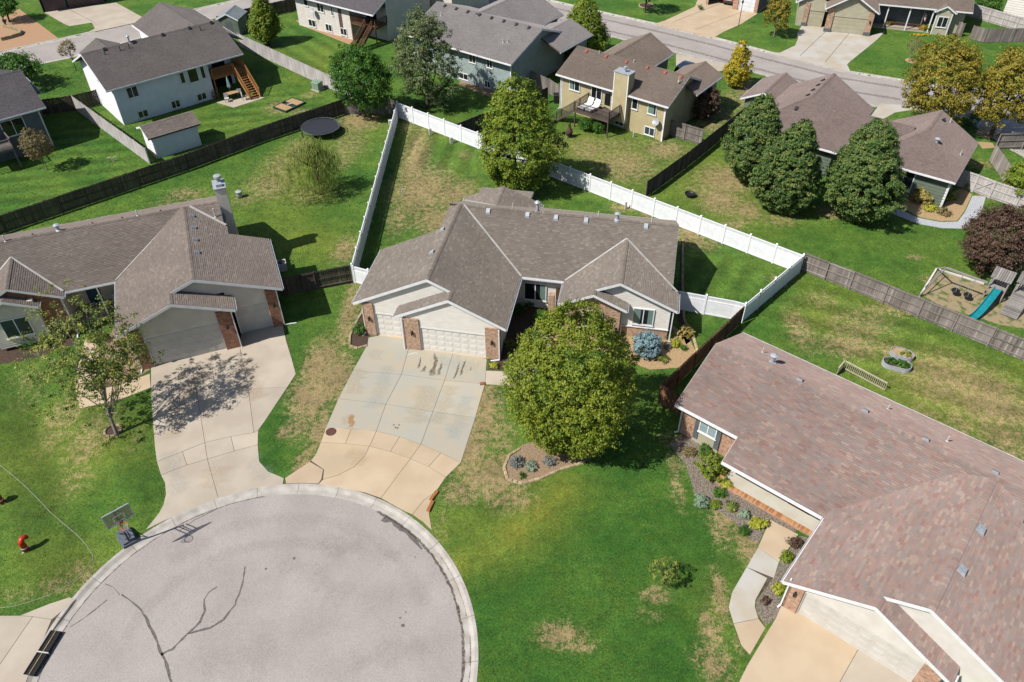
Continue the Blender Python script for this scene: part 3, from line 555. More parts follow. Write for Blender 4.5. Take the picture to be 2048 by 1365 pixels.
# bottom left drive behind the storm inlet
drive_c = paving('driveway', [(-60, 1232), (40, 1232), (100, 1208), (140, 1195), (152, 1200), (100, 1270), (62, 1340), (40, 1400), (-60, 1400)], [[(-60, 1232), (40, 1232), (66, 1234), (0, 1330), (-60, 1400)], [(66, 1234), (104, 1240), (62, 1340), (40, 1400), (-60, 1400), (0, 1330)], [(40, 1232), (100, 1208), (140, 1195), (152, 1200), (104, 1240), (66, 1234)]], M['c_tan'], 'corner of tan concrete drive at the lower left edge')
# right neighbour driveway and curved walk
sl = [[(1552, 1236), (1562, 1212), (1595, 1221), (1717, 1298), (1660, 1400), (1460, 1400), (1495, 1330)], [(1717, 1298), (1861, 1388), (1850, 1420), (1660, 1400)]]
drive_r = paving('driveway', [(1552, 1236), (1562, 1211), (1595, 1220), (1862, 1387), (1850, 1420), (1660, 1440), (1440, 1440), (1495, 1330)], sl, [M['c_peach'], M['c_tan']], 'peach concrete driveway before the garage at the lower right')
wk = [([(1540, 1040), (1597, 1070), (1558, 1125), (1516, 1095)], 0), ([(1516, 1095), (1558, 1125), (1548, 1157), (1493, 1135)], 1), ([(1493, 1135), (1535, 1157), (1510, 1203), (1464, 1185)], 1), ([(1464, 1185), (1511, 1202), (1510, 1215), (1517, 1238), (1467, 1248), (1457, 1215)], 1), ([(1467, 1248), (1517, 1238), (1531, 1257), (1500, 1311), (1482, 1290)], 0)]
walk_r = paving('garden_walk', [(1540, 1040), (1597, 1070), (1558, 1125), (1545, 1157), (1511, 1203), (1512, 1225), (1531, 1257), (1500, 1311), (1478, 1283), (1457, 1215), (1464, 1185), (1493, 1135), (1516, 1095)], [w for w, c in wk], [M['c_peach'] if c == 0 else M['c_white'] for w, c in wk], 'curved pale concrete walk from porch to lower right driveway', 0.034)
walk_m = paving('garden_walk', [(972, 741), (1024, 743), (1062, 690), (1066, 640), (1108, 650), (1096, 698), (1050, 776), (970, 768)], [[(972, 742), (1024, 744), (1012, 772), (970, 769)], [(1024, 744), (1062, 690), (1096, 698), (1050, 775), (1012, 772)], [(1062, 690), (1066, 641), (1107, 650), (1096, 698)]], M['c_tan'], 'tan walk between central driveway and front entry')
walk_l = paving('garden_walk', [(302, 776), (240, 800), (160, 818), (150, 760), (170, 680), (200, 690), (190, 768), (240, 768), (300, 746)], [[(302, 776), (240, 800), (160, 818), (152, 790), (240, 770), (300, 748)], [(152, 788), (150, 760), (170, 680), (200, 690), (190, 772), (180, 784)]], M['c_peach'], 'pinkish walk curving to the left house porch')
# white gravel path upper right
M['gravel_white'] = mat('white_gravel', K(214, 216, 220), K(176, 180, 186), 18, 0.95, bump=0.6, bscale=25, contrast=(0.4, 0.55))
path = pw([(1752, 408), (1800, 420), (1835, 436), (1880, 445), (1915, 444), (1930, 425), (1945, 392), (1972, 394), (1962, 425), (1950, 445), (1930, 458), (1885, 457), (1835, 448), (1795, 432), (1755, 420)])
mb = MB(); mb.prism(path, -0.05, 0.02); tag(mb.build('gravel_path', M['gravel_white']), kind='structure', label='white gravel path curving to the fence gate at right'); PAVED.append(path)
# far driveways
def far_drive(px, label, m='c_tan', cuts=()):
    W_ = pw(px); PAVED.append(W_); mb = MB(); mb.prism(W_, -0.05, 0.036)
    o = tag(mb.build('driveway', M[m]), kind='structure', label=label)
    for k, c in enumerate(cuts): ribbon('joint_line', [G(*p, 0.036) for p in c], 0.06, 0.0405, M['joint'], o, 0.1, k)
    return o
far_drive([(1395, 0), (1470, -20), (1548, 2), (1512, 30), (1480, 50), (1448, 64), (1428, 76), (1380, 65), (1310, 48), (1330, 42), (1390, 14)], 'tan driveway of the far garage with a parked car', 'c_peach', [[(1345, 45), (1440, 8)], [(1390, 60), (1490, 22)]])
far_drive([(1608, 44), (1735, 74), (1770, 64), (1752, 82), (1700, 124), (1694, 130), (1702, 146), (1536, 106), (1560, 106), (1590, 92), (1596, 78), (1594, 68)], 'pale blue grey driveway of the far right house', 'c_white', [[(1600, 112), (1660, 55)], [(1650, 125), (1700, 65)]])
far_drive([(88, 25), (220, 8), (232, 6), (290, 38), (300, 40), (190, 64), (178, 64), (190, 58), (184, 46), (140, 53), (128, 48)], 'tan driveway at the top left corner', 'c_tan', [[(140, 20), (190, 46)]])
far_drive([(1760, 208), (1820, 212), (1840, 218), (1790, 226), (1765, 240), (1740, 235)], 'sliver of pale drive beside the mauve roofed house', 'c_white')
far_drive([(1352, 108), (1440, 128), (1470, 138), (1400, 150), (1352, 140)], 'tan drive behind the yellow house', 'c_tan')
far_drive([(430, 205), (505, 192), (530, 196), (468, 216)], 'pale concrete patio under the grey house deck', 'c_tan')

# ================================================================ HOUSES
def clip_half(poly, k, val, keep_less):
    out = []; n = len(poly)
    for i in range(n):
        a, b = poly[i], poly[(i + 1) % n]
        ia = (a[k] <= val) if keep_less else (a[k] >= val); ib = (b[k] <= val) if keep_less else (b[k] >= val)
        if ia: out.append(a)
        if ia != ib:
            t = (val - a[k]) / (b[k] - a[k]); out.append((a[0] + (b[0] - a[0]) * t, a[1] + (b[1] - a[1]) * t))
    return out
def clip_rect(poly, x0, x1, y0, y1):
    for k, v, l in ((0, x0, False), (0, x1, True), (1, y0, False), (1, y1, True)):
        poly = clip_half(poly, k, v, l)
        if len(poly) < 3: return None
    return poly
class House:
    def __init__(s, name, org, ang, label, shingle, cat='house', group=None):
        s.root = empty(name, (org[0], org[1], 0), R_(ang), label, cat, group); s.sh = shingle
        s.deck = MB(); s.shm = MB(); s.trim = MB(); s.gut = []; s.ridge = MB(); s.flash = []; s.vents = []; s.wparts = []
        s.ang = R_(ang); s.org = org; s.foot = []
    def world(s, u, v): c, n = math.cos(s.ang), math.sin(s.ang); return (s.org[0] + u * c - v * n, s.org[1] + u * n + v * c)
    # one roof slope: eave point e (u,v), unit direction up the slope d, polygons in plan (u,v)
    def plane(s, e, d, ze, p, polys, expo=0.143, tab=(0.16, 0.38)):
        e = Vector(e); d = Vector(d).normalized(); al = Vector((d.y, -d.x)); k = math.sqrt(1 + p * p); step = expo / k
        nz = Vector((-d.x * p, -d.y * p, 1)) / k
        def P(a, b, off): q = e + al * a + d * b; return Vector((q.x, q.y, ze + p * b)) + nz * off
        for poly in polys:
            L_ = [((Vector(q) - e).dot(al), (Vector(q) - e).dot(d)) for q in poly]
            ar = sum(L_[i][0] * L_[(i + 1) % len(L_)][1] - L_[(i + 1) % len(L_)][0] * L_[i][1] for i in range(len(L_)))
            if ar < 0: L_ = L_[::-1]
            n = len(L_); i0 = len(s.deck.v)
            s.deck.v.extend([tuple(P(a, b, -0.012)) for a, b in L_]); s.deck.v.extend([tuple(P(a, b, -0.012) - Vector((0, 0, 0.14))) for a, b in L_])
            fs = [tuple(i0 + q for q in range(n)), tuple(i0 + 2 * n - 1 - q for q in range(n))] + [(i0 + q, i0 + n + q, i0 + n + (q + 1) % n, i0 + (q + 1) % n) for q in range(n)]
            s.deck.f += fs; s.deck.t += [0.5] * len(fs); s.deck.m += [0] * len(fs)
            rect = n == 4 and all(min(abs(L_[i][0] - L_[(i + 1) % 4][0]), abs(L_[i][1] - L_[(i + 1) % 4][1])) < 1e-5 for i in range(4))
            a0, a1 = min(q[0] for q in L_), max(q[0] for q in L_); b0, b1 = min(q[1] for q in L_), max(q[1] for q in L_)
            r = int(math.floor(b0 / step))
            while r * step < b1 - 1e-4:
                y0, y1 = max(b0, r * step), min(b1, (r + 1) * step); rr = random.Random(r * 7919 + int(a0 * 100)); x = a0 - rr.random() * tab[1]
                while x < a1:
                    w = rr.uniform(*tab); x0, x1 = max(a0, x), min(a1, x + w); x += w
                    if x1 - x0 < 0.01: continue
                    q = [(x0, y0), (x1, y0), (x1, y1), (x0, y1)] if rect else clip_rect(L_, x0, x1, y0, y1)
                    if not q: continue
                    lift = rr.uniform(0.016, 0.03)
                    s.shm.face([P(a, b, lift if b < y1 - step * 0.5 else 0.002) for a, b in q], rr.random())
                r += 1
    def board(s, a, b, h=0.2, th=0.035, drop=0.0, mb=None):     # trim board hanging from the line a-b (3D local)
        mb = mb or s.trim; a = Vector(a); b = Vector(b); d = (b - a); d2 = Vector((d.x, d.y, 0)).normalized(); n = Vector((-d2.y, d2.x, 0)) * th / 2
        z = Vector((0, 0, 1)); A, B = a + z * (-0.012 - drop), b + z * (-0.012 - drop)
        mb.hexa([A - n - z * h, B - n - z * h, B + n - z * h, A + n - z * h, A - n, B - n, B + n, A + n])
    def gutter(s, a, b, out):                                   # box gutter on an eave
        a, b, o = Vector(a), Vector(b), Vector((out[0], out[1], 0)); mb = MB(); s.gut.append(mb)
        for q, w, h, dz in ((0.065, 0.11, 0.02, -0.16), (0.115, 0.018, 0.12, -0.1), (0.01, 0.018, 0.12, -0.1)):
            mb.bar(a + o * q + Vector((0, 0, dz)), b + o * q + Vector((0, 0, dz)), w, h)
    def ridgecap(s, a, b, w=0.17):
        a, b = Vector(a), Vector(b); d = (b - a); L_ = d.length; d.normalize(); sd_ = Vector((-d.y, d.x, 0)).normalized(); n = int(L_ / 0.2)
        for k in range(n):
            p, q = a + d * (L_ * k / n), a + d * (L_ * (k + 1) / n) ; t = random.random(); u0, u1 = Vector((0, 0, 0.05)), Vector((0, 0, 0.035)); dn = Vector((0, 0, -w * 0.45))
            for sg in (1, -1): s.ridge.face([p + u0, q + u1, q + u1 + sd_ * w * sg + dn, p + u0 + sd_ * w * sg + dn], t)
    def valley(s, a, b, w=0.14):
        a, b = Vector(a), Vector(b); mb = MB(); s.flash.append(mb); mb.bar(a + Vector((0, 0, .03)), b + Vector((0, 0, .03)), w, 0.05)
    def wing(s, axis, s0, s1, t0, t1, ze, p, rake=(1, 1), eave=(1, 1), polys=None, cap=True, gut=True):
        mid = (s0 + s1) / 2; zr = ze + p * (s1 - s0) / 2
        Q = (lambda a, t: (a, t)) if axis == 'v' else (lambda a, t: (t, a))
        X = lambda a, t, z: (*Q(a, t), z)
        if eave[0]: s.plane(Q(s0, t0), Q(1, 0), ze, p, [[Q(s0, t0), Q(mid, t0), Q(mid, t1), Q(s0, t1)]])
        if eave[1]: s.plane(Q(s1, t0), Q(-1, 0), ze, p, [[Q(s1, t0), Q(mid, t0), Q(mid, t1), Q(s1, t1)]])
        for k, t in ((0, t0), (1, t1)):
            if rake[k]:
                if eave[0]: s.board(X(s0, t, ze), X(mid, t, zr))
                if eave[1]: s.board(X(s1, t, ze), X(mid, t, zr))
        for k, a in ((0, s0), (1, s1)):
            if eave[k] and gut:
                s.board(X(a, t0, ze), X(a, t1, ze), 0.19); s.gutter(X(a, t0, ze), X(a, t1, ze), Q(-1 if k == 0 else 1, 0))
        if cap: s.ridgecap(X(mid, t0, zr), X(mid, t1, zr))
        return mid, zr
    # wall seen from its outside: a on the left, b on the right; prof polygon (s,z) convex
    def wall(s, a, b, prof, m, expo=0.17, corner=None, name='wall', lap=True):
        a, b = Vector(a), Vector(b); d = (b - a).normalized(); nn = Vector((d.y, -d.x)); mb = MB()
        def P(x, z, off): q = a + d * x + nn * off; return (q.x, q.y, z)
        mb.face([P(x, z, 0) for x, z in prof])
        z0, z1 = min(q[1] for q in prof), max(q[1] for q in prof)
        dp = .022 if expo < .16 else (.03 if expo < .2 else .045)
        if lap:
            z = z0
            while z < z1 - 1e-3:
                q = clip_half(clip_half(prof, 1, z, False), 1, z + expo, True); t = random.random()
                if len(q) >= 3:
                    mb.face([P(x, zz, dp - (dp - .004) * (zz - z) / expo) for x, zz in q], t)
                    e = [c for c in q if abs(c[1] - z) < 1e-5]
                    if len(e) >= 2:
                        x0, x1 = min(c[0] for c in e), max(c[0] for c in e); mb.face([P(x0, z, 0.002), P(x1, z, 0.002), P(x1, z, dp), P(x0, z, dp)], t)
                z += expo
        o = mb.build(name, m, s.root)
        if corner is not None:
            L_ = (b - a).length
            for x, on in ((0.05, corner[0]), (L_ - 0.05, corner[1])):
                if on:
                    zt = [c for c in prof]; zz = max(c[1] for c in prof if abs(c[0] - (0 if x < 1 else L_)) < 0.2)
                    p = a + d * x; c0 = Vector((p.x, p.y, z0)); c1 = Vector((p.x, p.y, zz)); s.trim.bar(c0, c1, 0.12, 0.075, (nn.x, nn.y, 0))
        return o
    def rect(s, a, b, z0, z1, m, expo=0.17, corner=None, lap=True, name='wall'):
        L_ = (Vector(b) - Vector(a)).length; return s.wall(a, b, [(0, z0), (L_, z0), (L_, z1), (0, z1)], m, expo, corner, name, lap)
    def gable(s, a, b, z0, ze, p, m, expo=0.17, corner=None, peak=None, lap=True):
        L_ = (Vector(b) - Vector(a)).length; pk = L_ / 2 if peak is None else peak
        return s.wall(a, b, [(0, z0), (L_, z0), (L_, ze + 0), (pk, ze + p * max(pk, L_ - pk)), (0, ze)] if peak is None else [(0, z0), (L_, z0), (L_, ze), (pk, ze + p * (L_ - pk)), (0, ze + p * (L_ - pk) - p * pk)], m, expo, corner)
    def block(s, u0, u1, v0, v1, z0, z1, m, name='pillar'):
        mb = MB(); mb.box(u0, u1, v0, v1, z0, z1); return mb.build(name, m, s.root)
    def window(s, a, b, s0, s1, z0, z1, panes=2, glass='glass', frame='white', cur=None, off=0.0):
        a, b = Vector(a), Vector(b); d = (b - a).normalized(); nn = Vector((d.y, -d.x)); f = MB()
        def bx(mb, x0, x1, y0, y1, o0, o1):
            pts = []
            for z in (y0, y1):
                for x, o in ((x0, o0), (x1, o0), (x1, o1), (x0, o1)):
                    q = a + d * x + nn * (o + off + (.035 if o > .011 else 0)); pts.append((q.x, q.y, z))
            mb.hexa(pts)
        w = 0.075
        bx(f, s0, s1, z0, z0 + w, 0.01, 0.075); bx(f, s0, s1, z1 - w, z1, 0.01, 0.07); bx(f, s0, s0 + w, z0 + w, z1 - w, 0.01, 0.07); bx(f, s1 - w, s1, z0 + w, z1 - w, 0.01, 0.07)
        bx(f, s0 - 0.05, s1 + 0.05, z0 - 0.06, z0, 0.01, 0.1)
        for k in range(1, panes): x = s0 + (s1 - s0) * k / panes; bx(f, x - 0.035, x + 0.035, z0 + w, z1 - w, 0.01, 0.065)
        o = f.build('window', M[frame], s.root)
        for k in range(panes):
            g_ = MB(); x0 = s0 + (s1 - s0) * k / panes + (w if k == 0 else 0.035); x1 = s0 + (s1 - s0) * (k + 1) / panes - (w if k == panes - 1 else 0.035)
            bx(g_, x0, x1, z0 + w, z1 - w, 0.02, 0.04); g_.build('pane', M[glass], o)
            if cur and k in cur:
                c = MB(); xm = x0 + (x1 - x0) * (0.45 if k % 2 else 0.0); bx(c, xm, x1 if k % 2 else x0 + (x1 - x0) * 0.75, z0 + w, z1 - w, 0.041, 0.046); c.build('curtain', M['curtain'], o)
        return o
    def garage_door(s, a, b, s0, s1, z1, m, cols, rows=4, off=-0.12, jamb='white'):
        a, b = Vector(a), Vector(b); d = (b - a).normalized(); nn = Vector((d.y, -d.x))
        def pts(x0, x1, y0, y1, o0, o1):
            r = []
            for z in (y0, y1):
                for x, o in ((x0, o0), (x1, o0), (x1, o1), (x0, o1)): q = a + d * x + nn * o; r.append((q.x, q.y, z))
            return r
        f = MB(); h = (z1 - 0.03) / rows
        for r in range(rows): f.hexa(pts(s0, s1, 0.035 + r * h, 0.035 + (r + 1) * h - 0.008, off - 0.04, off))
        o = f.build('garage_door', m, s.root)
        w = (s1 - s0) / cols; base = None
        for r in range(rows):
            for c in range(cols):
                x0, x1 = s0 + c * w + w * 0.12, s0 + (c + 1) * w - w * 0.12; y0, y1 = 0.035 + r * h + h * 0.18, 0.035 + (r + 1) * h - h * 0.2
                p = MB(); A = pts(x0, x1, y0, y1, off - 0.004, off + 0.008); 
                e = 0.035; B_ = pts(x0 + e, x1 - e, y0 + e, y1 - e, off - 0.004, off + 0.018); p.hexa([A[0], A[1], A[2], A[3], A[4], A[5], A[6], A[7]]); p.hexa(B_)
                p.build('panel', m, o)
        j = MB()
        for x0, x1 in ((s0 - 0.09, s0), (s1, s1 + 0.09)): j.hexa(pts(x0, x1, 0.0, z1 + 0.09, off - 0.04, 0.03))
        j.hexa(pts(s0, s1, z1, z1 + 0.09, off - 0.04, 0.03)); j.build('door_frame', M[jamb], o)
        return o
    def rz(s, e, d, ze, p, u, v): return ze + p * ((u - e[0]) * d[0] + (v - e[1]) * d[1])
    def box_vent(s, u, v, z, d, m='metal', w=0.36, h=0.14):       # low square vent, opening down the slope d
        d = Vector((d[0], d[1])); al = Vector((d.y, -d.x)); mb = MB(); c = Vector((u, v))
        q = [c + al * x + d * y for x, y in ((-w / 2, -w / 2), (w / 2, -w / 2), (w / 2, w / 2), (-w / 2, w / 2))]
        zz = [z - 0.08, z - 0.08, z + 0.12, z + 0.12]
        mb.hexa([(*q[i], zz[i] - 0.04) for i in range(4)] + [(*(c + (q[i] - c) * 0.86), zz[i] + h) for i in range(4)])
        s.vents.append((mb, m, 'roof_vent'))
    def pipe(s, u, v, z, h=0.45, r=0.05, m='pvc'):
        mb = MB(); mb.lathe([(r * 2.2, z - 0.1), (r * 2.0, z + 0.03), (r, z + 0.06), (r, z + h), (r * 0.8, z + h)], (u, v), 10); s.vents.append((mb, m, 'vent_pipe'))
    def flue(s, u, v, z, h=0.55, r=0.11):
        mb = MB(); mb.lathe([(r * 2, z - 0.1), (r * 1.8, z + 0.04), (r, z + 0.1), (r, z + h * .7), (r * 1.15, z + h * .7), (r * 1.15, z + h * .78), (r * 1.9, z + h * .8), (r * 1.9, z + h * .86), (r * 0.6, z + h)], (u, v), 12); s.vents.append((mb, 'metal', 'flue'))
    def finish(s, trim='white', flash='flash', gut='white'):
        roof = s.deck.build('roof', M['deckwood'], s.root)
        tag(s.shm.build('shingles', s.sh, roof), kind='stuff')
        if s.ridge.v: tag(s.ridge.build('ridge_cap', s.sh, roof), kind='stuff')
        if s.trim.v: s.trim.build('fascia', M[trim], roof)
        for q in s.gut: q.build('gutter', M[gut], roof)
        for q in s.flash: q.build('valley_flashing', M[flash], roof)
        for mb, m, nm in s.vents: mb.build(nm, M[m], roof)
        for f in s.foot: PAVED.append([s.world(u, v) for u, v in ((f[0], f[2]), (f[1], f[2]), (f[1], f[3]), (f[0], f[3]))])
        return s
    def downspout(s, u, v, z1, d=(0, -1)):
        mb = MB(); mb.box(u - 0.04, u + 0.04, v - 0.05, v + 0.05, 0.12, z1); p = Vector((u, v, 0.12)); q = Vector((u + d[0] * 0.7, v + d[1] * 0.7, 0.05)); mb.bar(p, q, 0.09, 0.07); mb.build('downspout', M['white'], s.root)
    def lantern(s, u, v, z, d):
        mb = MB(); d = Vector((d[0], d[1], 0)); c = Vector((u, v, z)) + d * 0.12
        mb.lathe([(0.04, z - 0.2), (0.075, z - 0.16), (0.085, z + 0.12), (0.02, z + 0.2)], (c.x, c.y), 8); mb.bar(Vector((u, v, z + 0.1)), c + Vector((0, 0, 0.18)), 0.04, 0.05); mb.bar(Vector((u, v, z - 0.1)) + d * 0.01, Vector((u, v, z + 0.14)) + d * 0.01, 0.1, 0.02, (d.x, d.y, 0)); mb.build('wall_lantern', M['black'], s.root)

def rp_(p): return p
# ---------------------------------------------------------------- central house
org = G2((997, 717)); H = House('brick_trimmed_house', org, -10.75, 'central white sided house with grey brown roof and two garage doors', S['M'])
ZE, P1 = 3.2, 0.498
# garage block
H.plane((-11.15, .7), (1, 0), ZE, P1, [[(-11.15, .7), (-5.26, .7), (-5.26, 7.7), (-11.15, 7.7)], [(-6.2, 7.7), (-5.26, 7.7), (-5.26, 11.0), (-6.2, 11.0)]])
H.plane((.63, -.3), (-1, 0), ZE, P1, [[(.63, -.3), (-3.52, -.3), (-3.52, .7), (.63, .7)], [(.63, .7), (-5.26, .7), (-5.26, 11.0), (.63, 11.0)]])
H.plane((-7.67, -.3), (1, 0), ZE, P1, [[(-7.67, -.3), (-3.52, -.3), (-3.52, .96), (-7.67, .96)]])
for a, b in (((-11.15, .7, ZE), (-5.26, .7, 6.133)), ((-5.26, .7, 6.133), (-3.4, .7, 5.21)), ((-7.67, -.3, ZE), (-3.52, -.3, 5.267)), ((-3.52, -.3, 5.267), (.63, -.3, ZE)), ((-11.15, 7.7, ZE), (-6.2, 7.7, 5.665))): H.board(a, b, 0.24)
for a, b, o in (((-11.15, .7, ZE), (-11.15, 7.7, ZE), (-1, 0)), ((-7.67, -.3, ZE), (-7.67, .9, ZE), (-1, 0)), ((.63, -.3, ZE), (.63, 6.1, ZE), (1, 0))): H.board(a, b, 0.18); H.gutter(a, b, o)
H.ridgecap((-5.26, .7, 6.133), (-5.26, 11, 6.133)); H.ridgecap((-3.52, -.3, 5.267), (-3.52, .7, 5.267))
# main block
PM = 0.55; ZR = ZE + PM * 5.06
H.plane((0, 6.08), (0, 1), ZE, PM, [[(-5.5, 6.08), (12.2, 6.08), (12.2, 11.14), (-5.5, 11.14)]])
H.plane((0, 16.2), (0, -1), ZE, PM, [[(-6.2, 16.2), (12.2, 16.2), (12.2, 11.14), (-6.2, 11.14)]])
H.ridgecap((-5.0, 11.14, ZR), (12.2, 11.14, ZR)); H.board((12.2, 6.08, ZE), (12.2, 11.14, ZR)); H.board((12.2, 16.2, ZE), (12.2, 11.14, ZR)); H.board((-6.2, 16.2, ZE), (-6.2, 11.14, ZR))
H.board((.63, 6.08, ZE), (4.2, 6.08, ZE), .18); H.gutter((.5, 6.08, ZE), (4.0, 6.08, ZE), (0, -1)); H.board((-6.2, 16.2, ZE), (12.2, 16.2, ZE), .18); H.gutter((.6, 16.2, ZE), (12.2, 16.2, ZE), (0, 1))
H.valley((.63, 6.1, ZE + .02), (-4.95, 11.1, ZR))
# right front gable
PG = 0.46
H.plane((3.97, 3.9), (1, 0), ZE, PG, [[(3.97, 3.3), (6.49, 3.3), (6.49, 3.9), (3.97, 3.9)], [(3.97, 3.9), (8.33, 3.9), (8.33, 10), (3.97, 10)]])
H.plane((12.68, 3.9), (-1, 0), ZE, PG, [[(12.68, 3.9), (8.33, 3.9), (8.33, 10), (12.25, 10), (12.25, 6.1), (12.68, 6.1)][:4] + [(12.25, 6.1), (12.68, 6.1)]] if False else [[(12.68, 3.9), (8.33, 3.9), (8.33, 6.1), (12.68, 6.1)], [(12.2, 6.1), (8.33, 6.1), (8.33, 10), (12.2, 10)]])
H.plane((9.0, 3.3), (-1, 0), ZE, PG, [[(9.0, 3.3), (6.49, 3.3), (6.49, 4.35), (9.0, 4.35)]])
zp = ZE + PG * 4.36; ze2 = ZE + PG * 2.52
for a, b in (((3.97, 3.3, ZE), (6.49, 3.3, ze2)), ((6.49, 3.3, ze2), (9.0, 3.3, ZE)), ((6.4, 3.9, ze2 - .04), (8.33, 3.9, zp)), ((8.33, 3.9, zp), (12.68, 3.9, ZE)), ((12.68, 6.1, ZE), (12.2, 6.1, ZE + .22))): H.board(a, b, 0.22)
for a, b, o in (((3.97, 3.3, ZE), (3.97, 6.0, ZE), (-1, 0)), ((12.68, 3.9, ZE), (12.68, 6.1, ZE), (1, 0)), ((9.0, 3.3, ZE), (9.0, 4.3, ZE), (1, 0))): H.board(a, b, .18); H.gutter(a, b, o)
H.ridgecap((8.33, 3.9, zp), (8.33, 9.7, zp)); H.ridgecap((6.49, 3.3, ze2), (6.49, 3.9, ze2))
vt = 6.08 + PG * 4.36 / PM
H.valley((4.05, 6.12, ZE + .03), (8.33, vt, zp)); H.valley((12.6, 6.15, ZE + .03), (8.33, vt, zp))
# rear wing and patio cover
m_, z_ = H.wing('v', -6.35, .6, 11.5, 17.0, ZE - .1, 0.42, rake=(0, 1)); H.valley((-6.2, 16.2, ZE + .05), (-2.9, 13.6, 4.6))
H.plane((-3, 19.6), (0, -1), 2.7, 0.2, [[(-5.4, 19.6), (-.6, 19.6), (-.6, 16.8), (-5.4, 16.8)]]); H.board((-5.4, 19.6, 2.7), (-.6, 19.6, 2.7)); H.board((-.6, 19.6, 2.7), (-.6, 16.9, 3.25))
# walls
w = M['siding_white']; zs = ZE - 0.02
H.gable((-7.0, -.1), (.05, -.1), 2.3, zs + .14, P1, w, .155, None, peak=3.48)
H.rect((-7.0, -.1), (-5.81, -.1), 0, 2.3, w, .155); H.rect((-.96, -.1), (.05, -.1), 0, 2.3, w, .155)
H.wall((-10.45, .95), (-3.6, .95), [(0, 2.25), (6.85, 2.25), (6.85, 5.15), (5.19, 5.97), (0, 3.42)], w, .155); H.rect((-10.45, .95), (-9.7, .95), 0, 2.25, w, .155)
H.rect((-7.0, .95), (-7.0, -.1), 0, 3.2, w, .155); H.rect((.05, -.1), (.05, 6.5), 0, 3.2, w, .155); H.rect((-10.45, 7.3), (-10.45, .95), 0, 3.2, w, .155)
H.wall((-6.2, 7.3), (-10.45, 7.3), [(0, 0), (4.25, 0), (4.25, 3.4), (0, 5.5)], w, .155)
H.rect((.05, 6.5), (4.45, 6.5), 0, 3.2, w, .155); H.rect((4.45, 6.5), (4.45, 3.8), 0, 3.2, M['brick_tan'], lap=False)
H.gable((8.55, 4.3), (12.2, 4.3), 1.05, zs + .1, PG, w, .155, (0, 1), peak=.1); H.rect((8.4, 4.3), (12.2, 4.3), 0, 1.02, M['brick_tan'], lap=False)
H.wall((6.3, 4.32), (8.6, 4.32), [(0, 3.2), (2.3, 3.2), (2.3, 5.05), (2.03, 5.17), (0, 4.2)], w, .155)
H.block(8.4, 12.24, 4.2, 4.3, .98, 1.06, M['white'], 'sill_band')
H.gable((4.45, 3.8), (8.55, 3.8), 0, zs + .1, PG, M['brick_tan'], peak=2.04, lap=False); H.rect((8.55, 3.8), (8.55, 4.3), 0, 3.3, w, .155)
H.wall((12.2, 4.3), (12.2, 15.7), [(0, 0), (11.4, 0), (11.4, 3.25), (6.84, 5.7), (1.9, 3.3), (0, 3.3)], w, .155); H.rect((12.2, 15.7), (-6.2, 15.7), 0, 3.2, w, .155); H.rect((-6.2, 15.7), (-6.2, 7.3), 0, 3.2, w, .155)
H.rect((.1, 15.7), (.1, 16.7), 0, 3.1, w); H.gable((.1, 16.6), (-5.9, 16.6), 0, 3.1, .42, w); 
for u in (-5.2, -.8): H.block(u - .08, u + .08, 19.3, 19.46, 0, 2.6, M['white'], 'post')
for a, b in ((-.92, .07), (-6.98, -5.9)): H.block(a, b, -.22, -.09, 0, 3.02, M['brick_tan'])
H.block(-7.1, -6.98, -.22, .4, 0, 3.0, M['brick_tan']); H.block(.052, .12, -.22, .5, 0, 3.0, M['brick_tan']); H.block(-10.5, -9.72, .82, .96, 0, 3.15, M['brick_tan']); H.block(-10.56, -10.44, .82, 1.3, 0, 3.1, M['brick_tan'])
H.garage_door((-7.0, -.1), (.05, -.1), 1.19, 6.04, 2.2, M['door_white'], 8, off=-.05); H.garage_door((-10.45, .95), (-7, .95), .8, 3.42, 2.15, M['door_white'], 4, off=-.05)
H.rect((-5.81, .0), (-.96, .0), 2.2, 2.4, M['white'], lap=False)
for u, v in ((-.42, -.22), (-6.45, -.22), (-10.1, .82)): H.lantern(u, v, 1.75, (0, -1))
H.window((.05, 6.5), (4.45, 6.5), .75, 2.55, .75, 2.45, 2, cur=(1,)); H.window((8.4, 4.3), (12.2, 4.3), 1.05, 2.65, 1.3, 2.85, 2, cur=(0, 1)); H.window((12.2, 4.3), (12.2, 15.7), 6, 7.4, 1, 2.4, 2)
H.window((4.45, 3.8), (8.55, 3.8), 1.3, 2.8, 1, 2.5, 2)
H.block(3.05, 3.5, 4.2, 4.65, 0, 3.1, M['brick_tan'], 'porch_pillar')
mb = MB(); mb.box(3.35, 4.3, 6.38, 6.46, .05, 2.2); d = mb.build('front_door', mat('front_door', K(120, 96, 72), K(98, 78, 58), 4, .5), H.root); mb = MB(); mb.lathe([(.03, 1.0), (.04, 1.04), (.03, 1.08)], (3.45, 6.35), 8); mb.build('handle', M['metal'], d)
H.downspout(.13, -.3, 3.0, (-.9, -.2)); H.downspout(12.4, 4.1, 3.0, (.6, -.4)); H.downspout(-10.62, 1.0, 3.1, (-.2, -.6)); H.downspout(-7.16, -.26, 3.0, (0, -.05)); H.downspout(.35, 6.3, 3.0); H.downspout(8.7, 4.16, 3.0, (.05, 0))
def rzM(u, v): return ZE + PM * (v - 6.08) if v < 11.14 else ZE + PM * (16.2 - v)
for u in (-2.9, .3, 2.6, 5.0, 9.7): H.box_vent(u, 10.75, rzM(u, 10.75), (0, 1))
H.flue(1.0, 11.4, rzM(1, 11.4), 1.0, .13); H.flue(7.4, 11.1, rzM(7.4, 11.1), .7, .13)
for u in (-1.0, 5.9, 10.1): H.pipe(u, 11.3, rzM(u, 11.3), .55)
